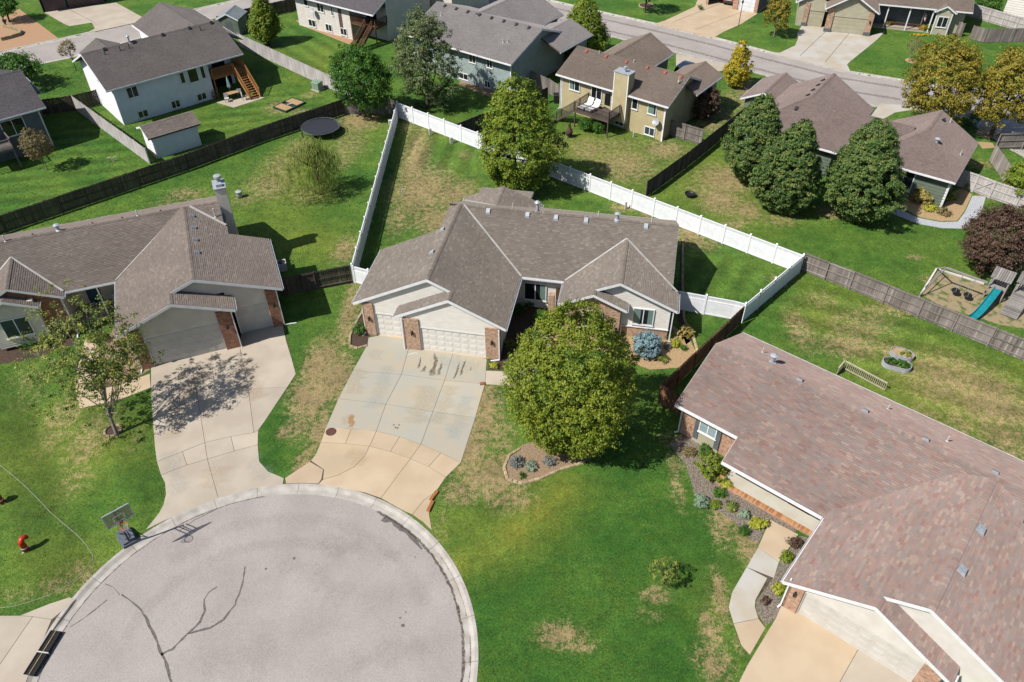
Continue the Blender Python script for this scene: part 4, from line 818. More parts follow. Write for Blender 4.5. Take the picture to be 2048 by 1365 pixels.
for v in (4.3, 7.4): H.box_vent(-5.85, v, ZE + P1 * 5.3, (1, 0))
H.foot += [(-10.5, .1, -.2, 7.3), (-6.3, 12.2, 6.4, 16), (4.4, 12.2, 3.8, 6.5), (-6, .2, 15, 17)]; H.finish()
HM = H

# ---------------------------------------------------------------- left house
org = G2((551, 656)); H = House('brick_trimmed_house', org, 20.81, 'left house with warm grey roof, taupe siding and brown brick pillars', S['L'])
ZE, P1 = 3.75, 0.41; uL, uR, uM, uF = -10.45, 1.2, -4.62, -6.41; zr = ZE + P1 * 5.825; zf = ZE + P1 * 4.04
H.plane((uR, -.25), (-1, 0), ZE, P1, [[(uR, -.25), (uM, -.25), (uM, 6.8), (uR, 6.8)], [(-1.7, 6.8), (uM, 6.8), (uM, 10.2), (-1.7, 10.2)]])
H.plane((uL, -1.6), (1, 0), ZE, P1, [[(uL, -1.6), (uF, -1.6), (uF, -.25), (uL, -.25)], [(uL, -.25), (uM, -.25), (uM, 10.2), (uL, 10.2)]])
H.plane((-2.37, -1.6), (-1, 0), ZE, P1, [[(-2.37, -1.6), (uF, -1.6), (uF, .12), (-2.37, .12)]])
for a, b in (((uL, -1.6, ZE), (uF, -1.6, zf)), ((uF, -1.6, zf), (-2.37, -1.6, ZE)), ((-6.5, -.25, zf - .03), (uM, -.25, zr)), ((uM, -.25, zr), (uR, -.25, ZE)), ((uR, 6.8, ZE), (-1.7, 6.8, ZE + P1 * 2.9))): H.board(a, b, .24)
for a, b, o in (((uL, -1.6, ZE), (uL, 5.2, ZE), (-1, 0)), ((-2.37, -1.6, ZE), (-2.37, 0, ZE), (1, 0)), ((uR, -.25, ZE), (uR, 6.8, ZE), (1, 0))): H.board(a, b, .18); H.gutter(a, b, o)
H.ridgecap((uM, -.25, zr), (uM, 10.2, zr)); H.ridgecap((uF, -1.6, zf), (uF, -.25, zf))
PM = .455; ZR = ZE + PM * 5.03
H.wing('u', 5.25, 15.3, -24, -1.9, ZE, PM)
H.valley((uL, 5.28, ZE + .03), (uM - .15, 10.15, ZR - .05), .08); H.valley((-1.75, 8.0, ZE + PM * 2.75 + .02), (uM + .5, 10.2, ZR), .2)
PG = .5; m_, zg = H.wing('v', -20.6, -14.13, 4.6, 9.3, ZE, PG, rake=(1, 0)); H.valley((-14.13, 5.25, ZE + .05), (m_, 5.25 + 3.235 * PG / PM, zg)); H.valley((-20.6, 5.25, ZE + .05), (m_, 5.25 + 3.235 * PG / PM, zg))
w = M['siding_tan']; ex = .21
H.gable((-9.75, -1.2), (-2.85, -1.2), 2.75, ZE + .12, P1, w, ex, None, peak=3.34); H.rect((-9.75, -1.2), (-9.2, -1.2), 0, 2.75, w, ex)
H.wall((-2.9, .2), (.6, .2), [(0, 2.6), (3.5, 2.6), (3.5, 3.95), (0, 5.35)], w, ex); H.wall((-6.4, .2), (-2.9, .2), [(0, 4.2), (3.5, 4.2), (3.5, 5.35), (1.78, 6.05), (0, 5.35)], w, ex)
H.rect((-2.85, -1.2), (-2.85, .2), 0, 3.8, M['brick_red'], lap=False); H.rect((.6, .2), (.6, 6.4), 0, 3.8, w, ex); H.rect((-9.75, 5.7), (-9.75, -1.2), 0, 3.8, w, ex)
H.wall((-1.7, 6.4), (.6, 6.4), [(0, 0), (2.3, 0), (2.3, 3.9), (0, 4.85)][::1], w, ex)
H.wall((-2.4, 6.4), (-2.4, 14.8), [(0, 0), (8.4, 0), (8.4, 3.8), (3.9, 6.05), (0, 4.2)], w, ex); H.rect((-2.4, 14.8), (-23.5, 14.8), 0, 3.8, w, ex)
H.rect((-14.6, 8.5), (-9.75, 8.5), 0, 3.8, w, ex); H.rect((-14.6, 5.0), (-14.6, 8.5), 0, 3.8, w, ex)
H.gable((-20.1, 5.0), (-14.6, 5.0), 0, ZE + .2, PG, M['brick_red'], lap=False)
# boxed bay with sided front under its own small gable
H.block(-19.6, -16.15, 4.6, 5.0, .25, 4.0, M['siding_tan'], 'bay'); H.gable((-19.6, 4.58), (-16.15, 4.58), .35, 3.75, PG, w, .2, (1, 1))
m2, z2 = H.wing('v', -19.95, -15.85, 4.15, 5.4, 3.65, PG, rake=(1, 0), cap=False)
H.window((-19.6, 4.58), (-16.15, 4.58), .75, 2.65, 1.15, 2.85, 2, 'glass_blue')
for a, b, v in ((-9.78, -8.98, -1.34), (-3.78, -2.8, -1.34)): H.block(a, b, v, -1.18, 0, 3.62, M['brick_red'])
H.block(-2.86, -2.78, -1.34, .1, 0, 3.6, M['brick_red']); H.block(-.1, .66, .06, .22, 0, 3.62, M['brick_red'])
H.garage_door((-9.75, -1.2), (-2.85, -1.2), .85, 5.95, 2.7, M['door_cream'], 8, off=-.06); H.garage_door((-2.85, .2), (.6, .2), .35, 2.7, 2.55, M['door_cream'], 4, off=-.06)
for u, v in ((-3.3, -1.34), (-9.4, -1.34), (.3, .06)): H.lantern(u, v, 2.2, (0, -1))
H.downspout(.72, 0.0, 3.6, (1.3, -.1)); H.downspout(-2.72, -1.38, 3.6, (.02, -.1)); H.downspout(-9.86, -1.3, 3.6, (-.1, -.5)); H.downspout(-14.4, 4.9, 3.6)
mb = MB(); mb.box(-13.5, -12.5, 8.42, 8.5, .05, 2.3); d = mb.build('front_door', mat('blue_front_door', K(70, 110, 140), K(58, 94, 122), 4, .5), H.root); mb = MB(); mb.lathe([(.03, 1.0), (.04, 1.04), (.03, 1.08)], (-12.65, 8.4), 8); mb.build('handle', M['metal'], d)
H.block(-14.5, -9.8, 6.2, 8.45, 0, .1, M['c_tan'], 'porch_floor'); H.block(-12.05, -11.95, 5.6, 5.7, 0, 3.6, M['white'], 'post')
mb = MB()
for k in range(8): mb.bar((-11.9 + k * .28, 5.65, .1), (-11.9 + k * .28, 5.65, .95), .05, .05)
mb.bar((-12, 5.65, .98), (-9.8, 5.65, .98), .09, .06); mb.build('porch_railing', M['wood_brown'], H.root)
for v in (3.4, 5.2, 7.0, 8.8): H.box_vent(uM + .55, v, zr - P1 * .55, (-1, 0), 'metal', .34)
def rzL(v): return ZE + PM * (v - 5.25) if v < 10.28 else ZE + PM * (15.3 - v)
H.pipe(-17.6, 10.2, rzL(10.2), .55); H.flue(-13.9, 10.35, rzL(10.35), .6, .13); H.pipe(-8.1, 10.3, rzL(10.3), .5); H.pipe(-2.4, 8.9, rzL(8.9), .8, .05)
for u in (-15.8, -11.5, -9.3, -6.4): H.pipe(u, 10.7, rzL(10.7), .12, .05, 'black')
# chimney
ch = H.block(-1.95, -1.1, 9.85, 11.3, 0, 7.3, w, 'chimney'); mb = MB(); mb.box(-2.02, -1.03, 9.78, 11.37, 7.3, 7.36); mb.lathe([(.2, 7.36), (.2, 7.75), (.3, 7.77), (.3, 7.95), (.1, 8.0)], (-1.5, 10.9), 14); mb.box(-1.75, -1.3, 10.0, 10.4, 7.36, 7.6); mb.build('chimney_cap', M['metal'], ch)
H.foot += [(-9.8, .7, -1.2, 6.5), (-24, -2.3, 5.5, 15), (-20.2, -14.5, 4.6, 6)]; H.finish()
HL = H

# ---------------------------------------------------------------- right house
org = G2((1359, 865)); H = House('brick_trimmed_house', org, -40.25, 'right house with mottled red grey roof and brick edged porch', S['R'])
ZE, P1 = 3.0, .45; vb = 8.52; vf = -.63; vm = 3.95; ZR = ZE + P1 * (vm - vf); pv = -2.33; zpv = ZE + P1 * (pv - vf)
H.plane((0, vf), (0, 1), ZE, P1, [[(-.4, vf), (4.05, vf), (4.05, vm), (-.4, vm)], [(4.05, pv), (19.05, pv), (19.05, vm), (4.05, vm)]], .15, (.18, .5))
H.plane((0, vb), (0, -1), ZE, P1, [[(-.4, vb), (19.05, vb), (19.05, vm), (-.4, vm)]], .15, (.18, .5))
H.ridgecap((-.4, vm, ZR), (19.05, vm, ZR))
for a, b in (((-.4, vf, ZE), (-.4, vm, ZR)), ((-.4, vb, ZE), (-.4, vm, ZR)), ((4.05, pv, zpv), (4.05, vf, ZE)), ((19.05, 2.2, 4.27), (19.05, vm, ZR)), ((19.05, vb, ZE), (19.05, vm, ZR))): H.board(a, b, .2)
for a, b, o in (((-.4, vf, ZE), (4.05, vf, ZE), (0, -1)), ((4.05, pv, zpv), (10.55, pv, zpv), (0, -1)), ((-.4, vb, ZE), (19.05, vb, ZE), (0, 1))): H.board(a, b, .17); H.gutter(a, b, o)
# garage block
ZG, PG = 2.4, .5; gL, gM, gR, fM = 10.6, 16.95, 23.3, 14.93; vF, vR = -7.75, -6.95; zg = ZG + PG * (gM - gL); zf = ZG + PG * (fM - gL)
H.plane((gL, vF), (1, 0), ZG, PG, [[(gL, vF), (fM, vF), (fM, vR), (gL, vR)], [(gL, vR), (gM, vR), (gM, 3.2), (gL, 3.2)]], .15, (.18, .5))
H.plane((gR, vR), (-1, 0), ZG, PG, [[(gR, vR), (gM, vR), (gM, 2.2), (gR, 2.2)], [(19.05, 2.2), (gM, 2.2), (gM, 3.2), (19.05, 3.2)]], .15, (.18, .5))
H.plane((2 * fM - gL, vF), (-1, 0), ZG, PG, [[(2 * fM - gL, vF), (fM, vF), (fM, -6.6), (2 * fM - gL, -6.6)]], .15, (.18, .5))
for a, b in (((gL, vF, ZG), (fM, vF, zf)), ((fM, vF, zf), (2 * fM - gL, vF, ZG)), ((fM - .1, vR, zf - .04), (gM, vR, zg)), ((gM, vR, zg), (gR, vR, ZG))): H.board(a, b, .24)
for a, b, o in (((gL, vF, ZG), (gL, -2.4, ZG), (-1, 0)), ((gR, vR, ZG), (gR, 2.2, ZG), (1, 0)), ((2 * fM - gL, vF, ZG), (2 * fM - gL, -7, ZG), (1, 0))): H.board(a, b, .17); H.gutter(a, b, o)
H.ridgecap((gM, vR, zg), (gM, 3.2, zg)); H.ridgecap((fM, vF, zf), (fM, vR, zf))
w = M['siding_cream']
H.gable((11.05, -7.35), (18.75, -7.35), 2.15, ZG + .12, PG, w, .13, None, peak=3.88); H.wall((14.9, -6.6), (23, -6.6), [(0, 2.1), (8.1, 2.1), (8.1, 2.5), (2.05, 5.5), (0, 4.5)], w, .13)
H.rect((11.05, -7.35), (11.7, -7.35), 0, 2.15, w); H.rect((18.75, -6.6), (23, -6.6), 0, 2.3, w); H.rect((18.75, -7.35), (18.75, -6.6), 0, 2.45, w)
H.rect((11.05, -1), (11.05, -7.35), 0, 2.45, w); H.rect((23, -6.6), (23, 1.8), 0, 2.45, w); H.wall((23, 1.8), (18.7, 1.8), [(0, 0), (4.3, 0), (4.3, 4.45), (0, 2.5)], w); H.board((gR, 2.2, ZG), (19.05, 2.2, ZG + PG * (gR - 19.05)), .22)
H.rect((0, 0), (4.3, 0), 0, 3.0, M['brick_pale'], lap=False); H.rect((0, 8.1), (0, 0), 0, 3.0, w); H.gable((0, 8.1), (0, 0), 2.9, 3.0, .45, w, peak=4.1); H.rect((4.3, 0), (11.05, 0), 0, 3.0, M['siding_tan'], .2)
H.rect((18.7, 8.1), (0, 8.1), 0, 3.0, w); H.wall((18.7, 1.8), (18.7, 8.1), [(0, 0), (6.3, 0), (6.3, 3.1), (2.15, 4.95), (0, 4.2)], w)
H.block(10.98, 11.72, -7.5, -7.34, 0, 2.35, M['brick_pale']); H.block(17.9, 18.82, -7.5, -7.34, 0, 2.35, M['brick_pale']); H.block(10.9, 11.06, -7.5, -7.2, 0, 2.35, M['brick_pale'])
H.garage_door((11.05, -7.35), (18.75, -7.35), .75, 6.8, 2.05, M['door_cream'], 8, off=-.05, jamb='siding_cream'); H.lantern(11.35, -7.5, 1.7, (0, -1)); H.downspout(10.9, -7.55, 2.7, (-.1, -.3)); H.downspout(-.06, -.1, 2.9, (-.3, -.2))
# window between grey shutters, rendered panel
H.block(.95, 2.85, -.06, -.01, 0, 3.0, M['siding_sage'], 'rendered_panel')
for u in (.98, 2.5): H.block(u, u + .34, -.12, -.04, .35, 2.9, M['siding_dark'], 'shutter')
H.window((0, 0), (4.3, 0), 1.3, 2.55, 1.2, 2.7, 2, 'pale_glass', off=.06)
# porch: slab, brick edging laid one by one
H.block(4.15, 11.0, -1.95, -.05, 0, .2, M['c_porch'], 'porch_floor')
pb = MB(); pb.box(3.98, 10.95, -2.27, -1.95, 0, .155); pb.box(3.98, 4.15, -1.95, -.05, 0, .155); base = pb.build('porch_plinth', M['brick_pale'], H.root)
bm_ = MB(); bm_.box(-.042, .042, -.16, .16, 0, .065, .5); bmes = []
for t in (.05, .35, .6, .95):
    x = MB(); x.box(-.042, .042, -.165, .165, 0, .062, t); bmes.append(x.mesh(M['brick_edge']))
k = 0; u = 4.02
while u < 10.9: o = link('brick', random.choice(bmes), base, (u + .045, -2.11 + random.uniform(-.006, .006), .157)); o.rotation_euler = (0, 0, random.uniform(-.02, .02)); u += .098
v = -1.9
while v < -.1: o = link('brick', random.choice(bmes), base, (4.065, v, .157)); o.rotation_euler = (0, 0, R_(90)); v += .098
H.block(8.2, 9.6, -1.0, -.6, .2, .22, mat('brown_doormat', K(170, 140, 110), K(150, 120, 92), 20, .95), 'door_mat')
def rzR(v): return ZE + P1 * (v - vf) if v < vm else ZE + P1 * (vb - v)
for u in (5.3, 9.5, 13.1, 16.9): H.box_vent(u, 4.55, rzR(4.55), (0, -1), 'metal', .4)
for v in (-.6, -3.7): H.box_vent(gM + .45, v, zg - PG * .45, (-1, 0), 'metal', .46, .2)
H.flue(3.1, 5.4, rzR(5.4), .75, .14); H.pipe(2.0, 6.4, rzR(6.4), .4); H.pipe(10.4, 6.7, rzR(6.7), .35); H.pipe(14.1, 5.9, rzR(5.9), .45)
H.foot += [(0, 18.7, 0, 8.2), (4, 19, -2.3, 0), (11, 23, -7.4, 0)]; H.finish()
HR = H

# ---------------------------------------------------------------- yellow house (behind, centre right)
org = G2((1323, 282)); H = House('split_level_house', org, -37.72, 'yellow beige house with tall chimney and raised deck', S['T'])
ZE, PT = 4.15, .45; w = M['siding_yellow']
H.wing('u', -.45, 7.85, -13.7, .5, ZE, PT); H.wing('v', -3.2, 1.4, 4, 10.3, ZE, PT, rake=(0, 1)); H.wing('v', -12.75, -6.05, 4, 12.7, ZE, .5, rake=(0, 1))
H.rect((-13.2, 0), (0, 0), 0, 4.1, w, .19, (1, 1)); H.wall((0, 0), (0, 7.4), [(0, 0), (7.4, 0), (7.4, 4.1), (3.7, 5.85), (0, 4.1)], w, .19, (1, 0)); H.wall((-13.2, 7.4), (-13.2, 0), [(0, 0), (7.4, 0), (7.4, 4.1), (3.7, 5.85), (0, 4.1)], w, .19)
H.rect((1, 7.4), (1, 9.9), 0, 4.1, w, .19, (0, 1)); H.rect((0, 7.4), (1, 7.4), 0, 4.1, w, .19); H.gable((1, 9.9), (-2.8, 9.9), 0, 4.1, PT, w, .19); H.rect((-6.5, 7.4), (-6.5, 12.3), 0, 4.1, M['siding_olive'], .19); H.gable((-6.5, 12.3), (-12.3, 12.3), 0, 4.1, .5, w, .19); H.rect((-12.3, 12.3), (-12.3, 7.4), 0, 4.1, w, .19)
A, B = (-13.2, 0), (0, 0)
for x0, x1, z0, z1, n in ((1.1, 2.5, 2.65, 3.85, 2), (4.0, 5.4, 2.1, 3.85, 2), (6.7, 7.2, 2.6, 3.85, 1), (9.2, 9.95, 2.6, 3.9, 1), (11.15, 12.2, 2.6, 3.85, 1), (7.3, 8.45, .25, 1.1, 2), (11.05, 12.3, .2, 1.15, 2)): H.window(A, B, x0, x1, z0, z1, n, 'glass' if z0 > 1 else 'glass_blue', cur=(0,) if x0 in (1.1, 11.15) else None)
mb = MB(); mb.box(-7.42, -6.7, -.06, -.01, 2.1, 3.9); d = mb.build('deck_door', M['glass'], H.root)
ch = H.block(-6.15, -4.35, -.62, -.02, .95, 6.3, w, 'chimney'); H.wall((-6.15, -.62), (-4.35, -.62), [(0, .95), (1.8, .95), (1.8, 6.3), (0, 6.3)], w, .19, (1, 1)); H.wall((-4.35, -.62), (-4.35, -.02), [(0, .95), (.6, .95), (.6, 6.3), (0, 6.3)], w, .19)
mb = MB(); mb.box(-6.22, -4.28, -.69, .6, 6.3, 6.4); mb.lathe([(.14, 6.4), (.14, 6.75), (.2, 6.78), (.2, 6.95), (.05, 7.0)], (-5.1, -.2), 10); mb.build('chimney_cap', M['metal'], ch); H.block(-6.15, -4.35, -.02, .6, 4.2, 6.3, w, 'chimney_shaft')
M['vent_red'] = mat('red_brown_vent', K(176, 104, 84), K(150, 84, 66), 6, .7)
for u in (-12.2, -9.6, -7.0, -4.4, -2.2, -.3): H.box_vent(u, 3.2, ZE + PT * 3.65, (0, 1), 'vent_red', .36)
for u, v in ((-10.6, 3.4), (-6.2, 3.5), (-.1, 2.4), (-1, 5)): H.pipe(u, v, ZE + PT * 3.6 if v < 4 else 5.0, .5, .05)
H.downspout(.06, -.06, 4.0, (.1, -.4)); H.downspout(-13.26, -.06, 4.0, (-.1, -.4))
H.foot += [(-13.2, 0, 0, 7.4), (-12.3, -6.5, 7, 12.3), (-2.8, 1, 7, 10)]; H.finish(); HT = H
# its deck, a part of the house, with stairs
def deck(H, u0, u1, v0, z, stair, wood, v1=0.0, tag_=''):
    d = MB(); y = v0
    while y < v1 - .02: d.box(u0, u1, y, y + .13, z - .04, z, random.random()); y += .14
    d.box(u0, u1, v0, v0 + .05, z - .26, z - .045, .3); d.box(u0, u0 + .05, v0, v1, z - .26, z - .045, .3); d.box(u1 - .05, u1, v0, v1, z - .26, z - .045, .3)
    o = d.build('deck', M[wood], H.root)
    for u in (u0 + .08, u1 - .08):
        p = MB(); p.box(u - .06, u + .06, v0 + .02, v0 + .14, 0, z - .26, random.random()); p.build('post', M[wood], o)
    def rail(a, b):
        r = MB(); a, b = Vector(a), Vector(b); L_ = (b - a).length; n = max(2, int(L_ / .14))
        r.bar(a + Vector((0, 0, .95)), b + Vector((0, 0, .95)), .1, .05, t=.8); r.bar(a + Vector((0, 0, .1)), b + Vector((0, 0, .1)), .05, .06, t=.3)
        for k in range(n + 1):
            p = a.lerp(b, k / n); big = k in (0, n); r.bar(p + Vector((0, 0, 0)), p + Vector((0, 0, 1.02 if big else .93)), .09 if big else .035, .09 if big else .035, t=random.random())
        r.build('railing', M[wood], o)
    su0, su1, sdir = stair
    return o, rail
o, rail = deck(HT, -9.4, -5.0, -3.0, 2.0, (0, 0, 0), 'wood_dark', -.7)
rail((-9.4, -3.0, 2), (-5.0, -3.0, 2)); rail((-5.0, -3.0, 2), (-5.0, -.8, 2)); rail((-9.4, -2.0, 2), (-9.4, -.2, 2))
st = MB(); n = 9
for k in range(n): x = -9.4 - (k + 1) * .26; z = 2.0 - (k + 1) * .2; st.box(x, x + .28, -3.0, -2.05, z - .04, z, random.random())
for v in (-3.02, -2.03): st.bar((-9.4, v, 1.88), (-9.4 - n * .26, v, .08), .05, .22, t=.3)
st.build('stairs', M['wood_dark'], o)
for v in (-3.02, -2.03): rail((-9.4, v, 2.0), (-9.4 - n * .26, v, .15))
# ---------------------------------------------------------------- grey house top left
org = G2((249.5, 251)); H = House('split_level_house', org, 40.5, 'pale grey house with brightly lit gable and wooden deck stairs', S['G'])
ZE, PT = 4.35, .44; w = M['siding_grey']
H.wing('u', -.4, 10.5, -.75, 15.2, ZE, PT); H.wing('v', 8.9, 17.2, 4, 17.6, ZE, .45, rake=(0, 1)); H.wing('v', .6, 5.4, 6, 12.4, ZE, .5, rake=(0, 1))
H.rect((0, 0), (10.8, 0), 0, 4.3, w, .2, (1, 1)); H.wall((0, 10.1), (0, 0), [(0, 0), (10.1, 0), (10.1, 4.3), (5.05, 6.5), (0, 4.3)], w, .2, (1, 1)); H.rect((10.8, 0), (10.8, 2.6), 0, 4.3, w, .2); H.rect((10.8, 2.6), (14.6, 2.6), 0, 4.3, w, .2)
H.wall((14.6, 2.6), (14.6, 10.1), [(0, 0), (7.5, 0), (7.5, 4.3), (2.45, 6.5), (0, 5.4)], w, .2); H.rect((14.6, 10.1), (0, 10.1), 0, 4.3, w, .2); H.gable((16.7, 17.2), (9.4, 17.2), 0, 4.3, .45, w); H.rect((16.7, 10), (16.7, 17.2), 0, 4.3, w); H.rect((9.4, 17.2), (9.4, 10), 0, 4.3, w)
A, B = (0, 0), (10.8, 0)
for x0, x1, z0, z1, n in ((1.3, 2.55, 2.7, 3.95, 2), (7.35, 7.95, 2.7, 4.0, 1), (8.3, 9.5, 2.5, 4.1, 1), (9.8, 10.35, 2.6, 4.1, 1), (1.7, 2.85, .25, 1.1, 2), (5.55, 6.6, .25, 1.15, 2), (8.65, 9.8, .25, 1.1, 2)): H.window(A, B, x0, x1, z0, z1, n, 'glass')
H.block(-.04, -.02, 4.3, 5.3, 3.5, 3.62, M['dark'], 'wall_vent'); mb = MB(); mb.box(12.2, 13.8, 2.5, 2.58, 2.5, 4.3); mb.build('patio_door', M['glass'], H.root); mb = MB(); mb.box(11.6, 14.2, 2.48, 2.56, .05, 2.2); mb.build('basement_door', M['glass'], H.root)
M['vent_dk'] = M['metal_dark']
for u in (1.8, 5.0, 8.4, 11.6, 14.3): H.box_vent(u, 4.75, ZE + PT * 5.15, (0, 1), 'vent_dk', .36)
for u in (1.5, 3.2, 4.2, 12.6): H.pipe(u, 4.2, ZE + PT * 4.6, .5, .045, 'black')
H.flue(4.6, 5.0, ZE + PT * 5.2, .9, .1)
H.foot += [(0, 10.8, 0, 10), (10.8, 14.6, 2.6, 10), (9.4, 16.7, 10, 17)]; H.finish(); HG = H
o, rail = deck(HG, 11.0, 15.0, -.3, 2.5, (0, 0, 0), 'wood_orange', 2.6); rail((11.0, -.3, 2.5), (13.6, -.3, 2.5)); rail((15, -.3, 2.5), (15, 2.5, 2.5))
st = MB(); n = 12
for k in range(n): y = -.3 - (k + 1) * .25; z = 2.5 - (k + 1) * .2; st.box(13.7, 14.9, y, y + .27, z - .05, z, random.random())
for u in (13.68, 14.92): st.bar((u, -.3, 2.38), (u, -.3 - n * .25, .06), .06, .26, t=.5)
st.build('stairs', M['wood_orange'], o)
for u in (13.66, 14.94): rail((u, -.3, 2.5), (u, -.3 - n * .25, .1))
# ---------------------------------------------------------------- grey green house top centre
org = (G(1003, 187).x, G(1003, 187).y); H = House('split_level_house', org, -36.8, 'grey green house with row of roof vents behind the big grey tree', S['GG'])
ZE, PT = 4.2, .36; w = M['siding_mint']
H.wing('u', -.75, 11.7, -14.3, 2.0, ZE, PT); H.wing('v', -12.5, -2.4, 5, 16.5, ZE, .45, rake=(0, 1)); H.wing('v', -2.2, 4.2, 6, 13.2, ZE - .2, .4, rake=(0, 1))
H.rect((-13.8, 0), (1.4, 0), 0, 4.15, w, .2, (1, 1)); H.wall((1.4, 0), (1.4, 11.2), [(0, 0), (11.2, 0), (11.2, 4.15), (5.6, 6.2), (0, 4.15)], w, .2, (1, 0)); H.wall((-13.8, 11.2), (-13.8, 0), [(0, 0), (11.2, 0), (11.2, 4.15), (5.6, 6.2), (0, 4.15)], w, .2); H.rect((3.7, 11), (3.7, 12.8), 0, 4, w); H.gable((3.7, 12.8), (-1.8, 12.8), 0, 4, .4, w); H.gable((-2.9, 16), (-12, 16), 0, 4.1, .45, w)
for x0, x1, z0, z1, n in ((9.0, 10.1, 2.7, 3.75, 2), (11.7, 12.6, 2.7, 3.7, 2), (7.3, 8.8, .3, 1.1, 2), (11.3, 12.2, .2, 1.05, 2)): H.window((-13.8, 0), (1.4, 0), x0, x1, z0, z1, n, 'glass')
H.block(1.42, 1.5, 5.2, 6.4, 3.4, 3.5, M['flash'], 'wall_vent')
for k in range(8): H.box_vent(-12.6 + k * 1.85, 5.0, ZE + PT * 5.75, (0, 1), 'vent_dk', .34)
for u, v in ((-11.9, 3.4), (-1.2, 2.0), (-.7, 2.2)): H.pipe(u, v, ZE + PT * (v + .75), .45)
H.downspout(1.46, -.06, 4, (.1, -.4)); H.foot += [(-13.8, 1.4, 0, 11.2), (-12, 3.7, 11, 16)]; H.finish(); HGG = H
# ---------------------------------------------------------------- beige house at top with brown deck
org = (G(706, 80).x, G(706, 80).y); H = House('split_level_house', org, -34, 'beige house at the top edge with brown deck stairs and dish', S['D'])
ZE, PT = 4.4, .45; w = M['siding_cream']
H.wing('u', -.7, 12, -10.6, 4.9, ZE, PT)
H.rect((-10.2, .1), (0, 0), 0, 4.35, w, .2, (1, 0)); H.rect((0, 0), (0, 2.4), 0, 4.35, w, .2); H.rect((0, 2.4), (4.4, 2.4), 0, 4.35, w, .2); H.wall((4.4, 2.4), (4.4, 11.5), [(0, 0), (9.1, 0), (9.1, 4.35), (3.2, 7.0), (0, 5.7)], w, .2, (1, 0)); H.rect((-10.2, 11.5), (-10.2, .1), 0, 4.35, w, .2); H.rect((4.4, 11.5), (-10.2, 11.5), 0, 4.35, w, .2)
for x0, x1, z0, z1, n in ((1.7, 2.5, 3.0, 3.9, 1), (4.2, 5.5, 2.7, 3.8, 2), (6.8, 7.2, 2.6, 3.9, 1), (2.0, 3.4, .3, 1.3, 2), (5.3, 6.5, .3, 1.3, 2), (8.1, 9.3, .3, 1.3, 2)): H.window((-10.2, .1), (0, 0), x0, x1, z0, z1, n, 'glass')
mb = MB(); mb.box(.8, 2.6, 2.28, 2.36, 2.45, 4.2); mb.build('patio_door', M['glass'], H.root); H.block(-2.1, -1.5, -.05, .05, .1, 4.3, M['siding_plum'], 'brown_panel')
H.foot += [(-10.2, 4.4, 0, 11)]; H.finish(); HB = H
o, rail = deck(HB, .05, 4.4, 0.0, 2.4, (0, 0, 0), 'wood_brown', 2.4); rail((.05, 0, 2.4), (2.6, 0, 2.4)); rail((4.4, 0, 2.4), (4.4, 2.4, 2.4))
st = MB(); n = 12
for k in range(n): y = -(k + 1) * .25; z = 2.4 - (k + 1) * .19; st.box(2.8, 3.9, y, y + .27, z - .05, z, random.random())
for u in (2.78, 3.92): st.bar((u, 0, 2.3), (u, -n * .25, .06), .06, .26, t=.5)
st.build('stairs', M['wood_brown'], o)
for u in (2.76, 3.94): rail((u, 0, 2.4), (u, -n * .25, .12))
def dish(parent, p, d, z):       # satellite dish on a mast, part of the house
    mb = MB(); mb.tube([(p[0], p[1], z - 1.1), (p[0], p[1], z)], .03, 6); a = Vector((d[0], d[1], .55)).normalized(); sd_ = a.cross(Vector((0, 0, 1))).normalized(); up_ = sd_.cross(a)
    c = Vector((p[0], p[1], z)) ; rings = []
    for r, o_ in ((0, 0), (.22, .02), (.42, .09), (.45, .1)):
        rings.append([c + a * o_ + sd_ * r * math.cos(k * math.pi / 8) + up_ * r * .85 * math.sin(k * math.pi / 8) for k in range(16)])
    for i in range(3):
        for k in range(16): mb.face([rings[i][k], rings[i][(k + 1) % 16], rings[i + 1][(k + 1) % 16], rings[i + 1][k]])
    mb.bar(c - up_ * .3, c + a * .5 - up_ * .1, .03, .03); mb.build('satellite_dish', M['metal'], parent)
dish(HT.root, (-.7, -.4), (-.3, -1), 2.1); dish(HB.root, (-6.5, -.4), (-.2, -1), 2.7)
# ---------------------------------------------------------------- dark house far left
org = (G(107.7, 293).x, G(107.7, 293).y); H = House('split_level_house', org, 41, 'dark grey house cut by the left edge with white framed window', S['D'])
ZE, PT = 4.4, .45; w = M['siding_dark']
H.wing('u', -.4, 10, -14, .7, ZE, PT); H.wing('v', -6.5, 1.5, 4.2, 11.5, ZE - .2, .45, rake=(0, 1))
H.rect((-13.5, 0), (0, 0), 0, 4.35, w, .2, (0, 1)); H.wall((0, 0), (0, 9.6), [(0, 0), (9.6, 0), (9.6, 4.35), (4.8, 6.4), (0, 4.35)], w, .2, (1, 0)); H.rect((1, 6), (1, 11), 0, 4, w, .2); H.gable((1, 11), (-6, 11), 0, 4.1, .45, w)
H.window((-13.5, 0), (0, 0), 9.6, 11.8, 2.3, 4.0, 2, 'glass'); H.window((-13.5, 0), (0, 0), 6.5, 7.6, .3, 1.2, 2, 'glass'); H.box_vent(-3.2, 4.0, ZE + PT * 4.4, (0, 1), 'vent_red', .4); H.foot += [(-13.5, 0, 0, 9.6)]; H.finish(); HD = H
o, rail = deck(HD, -6.6, -3.9, -2.6, 2.2, (0, 0, 0), 'wood_grey', 0); rail((-6.6, -2.6, 2.2), (-3.9, -2.6, 2.2)); rail((-3.9, -2.6, 2.2), (-3.9, 0, 2.2))
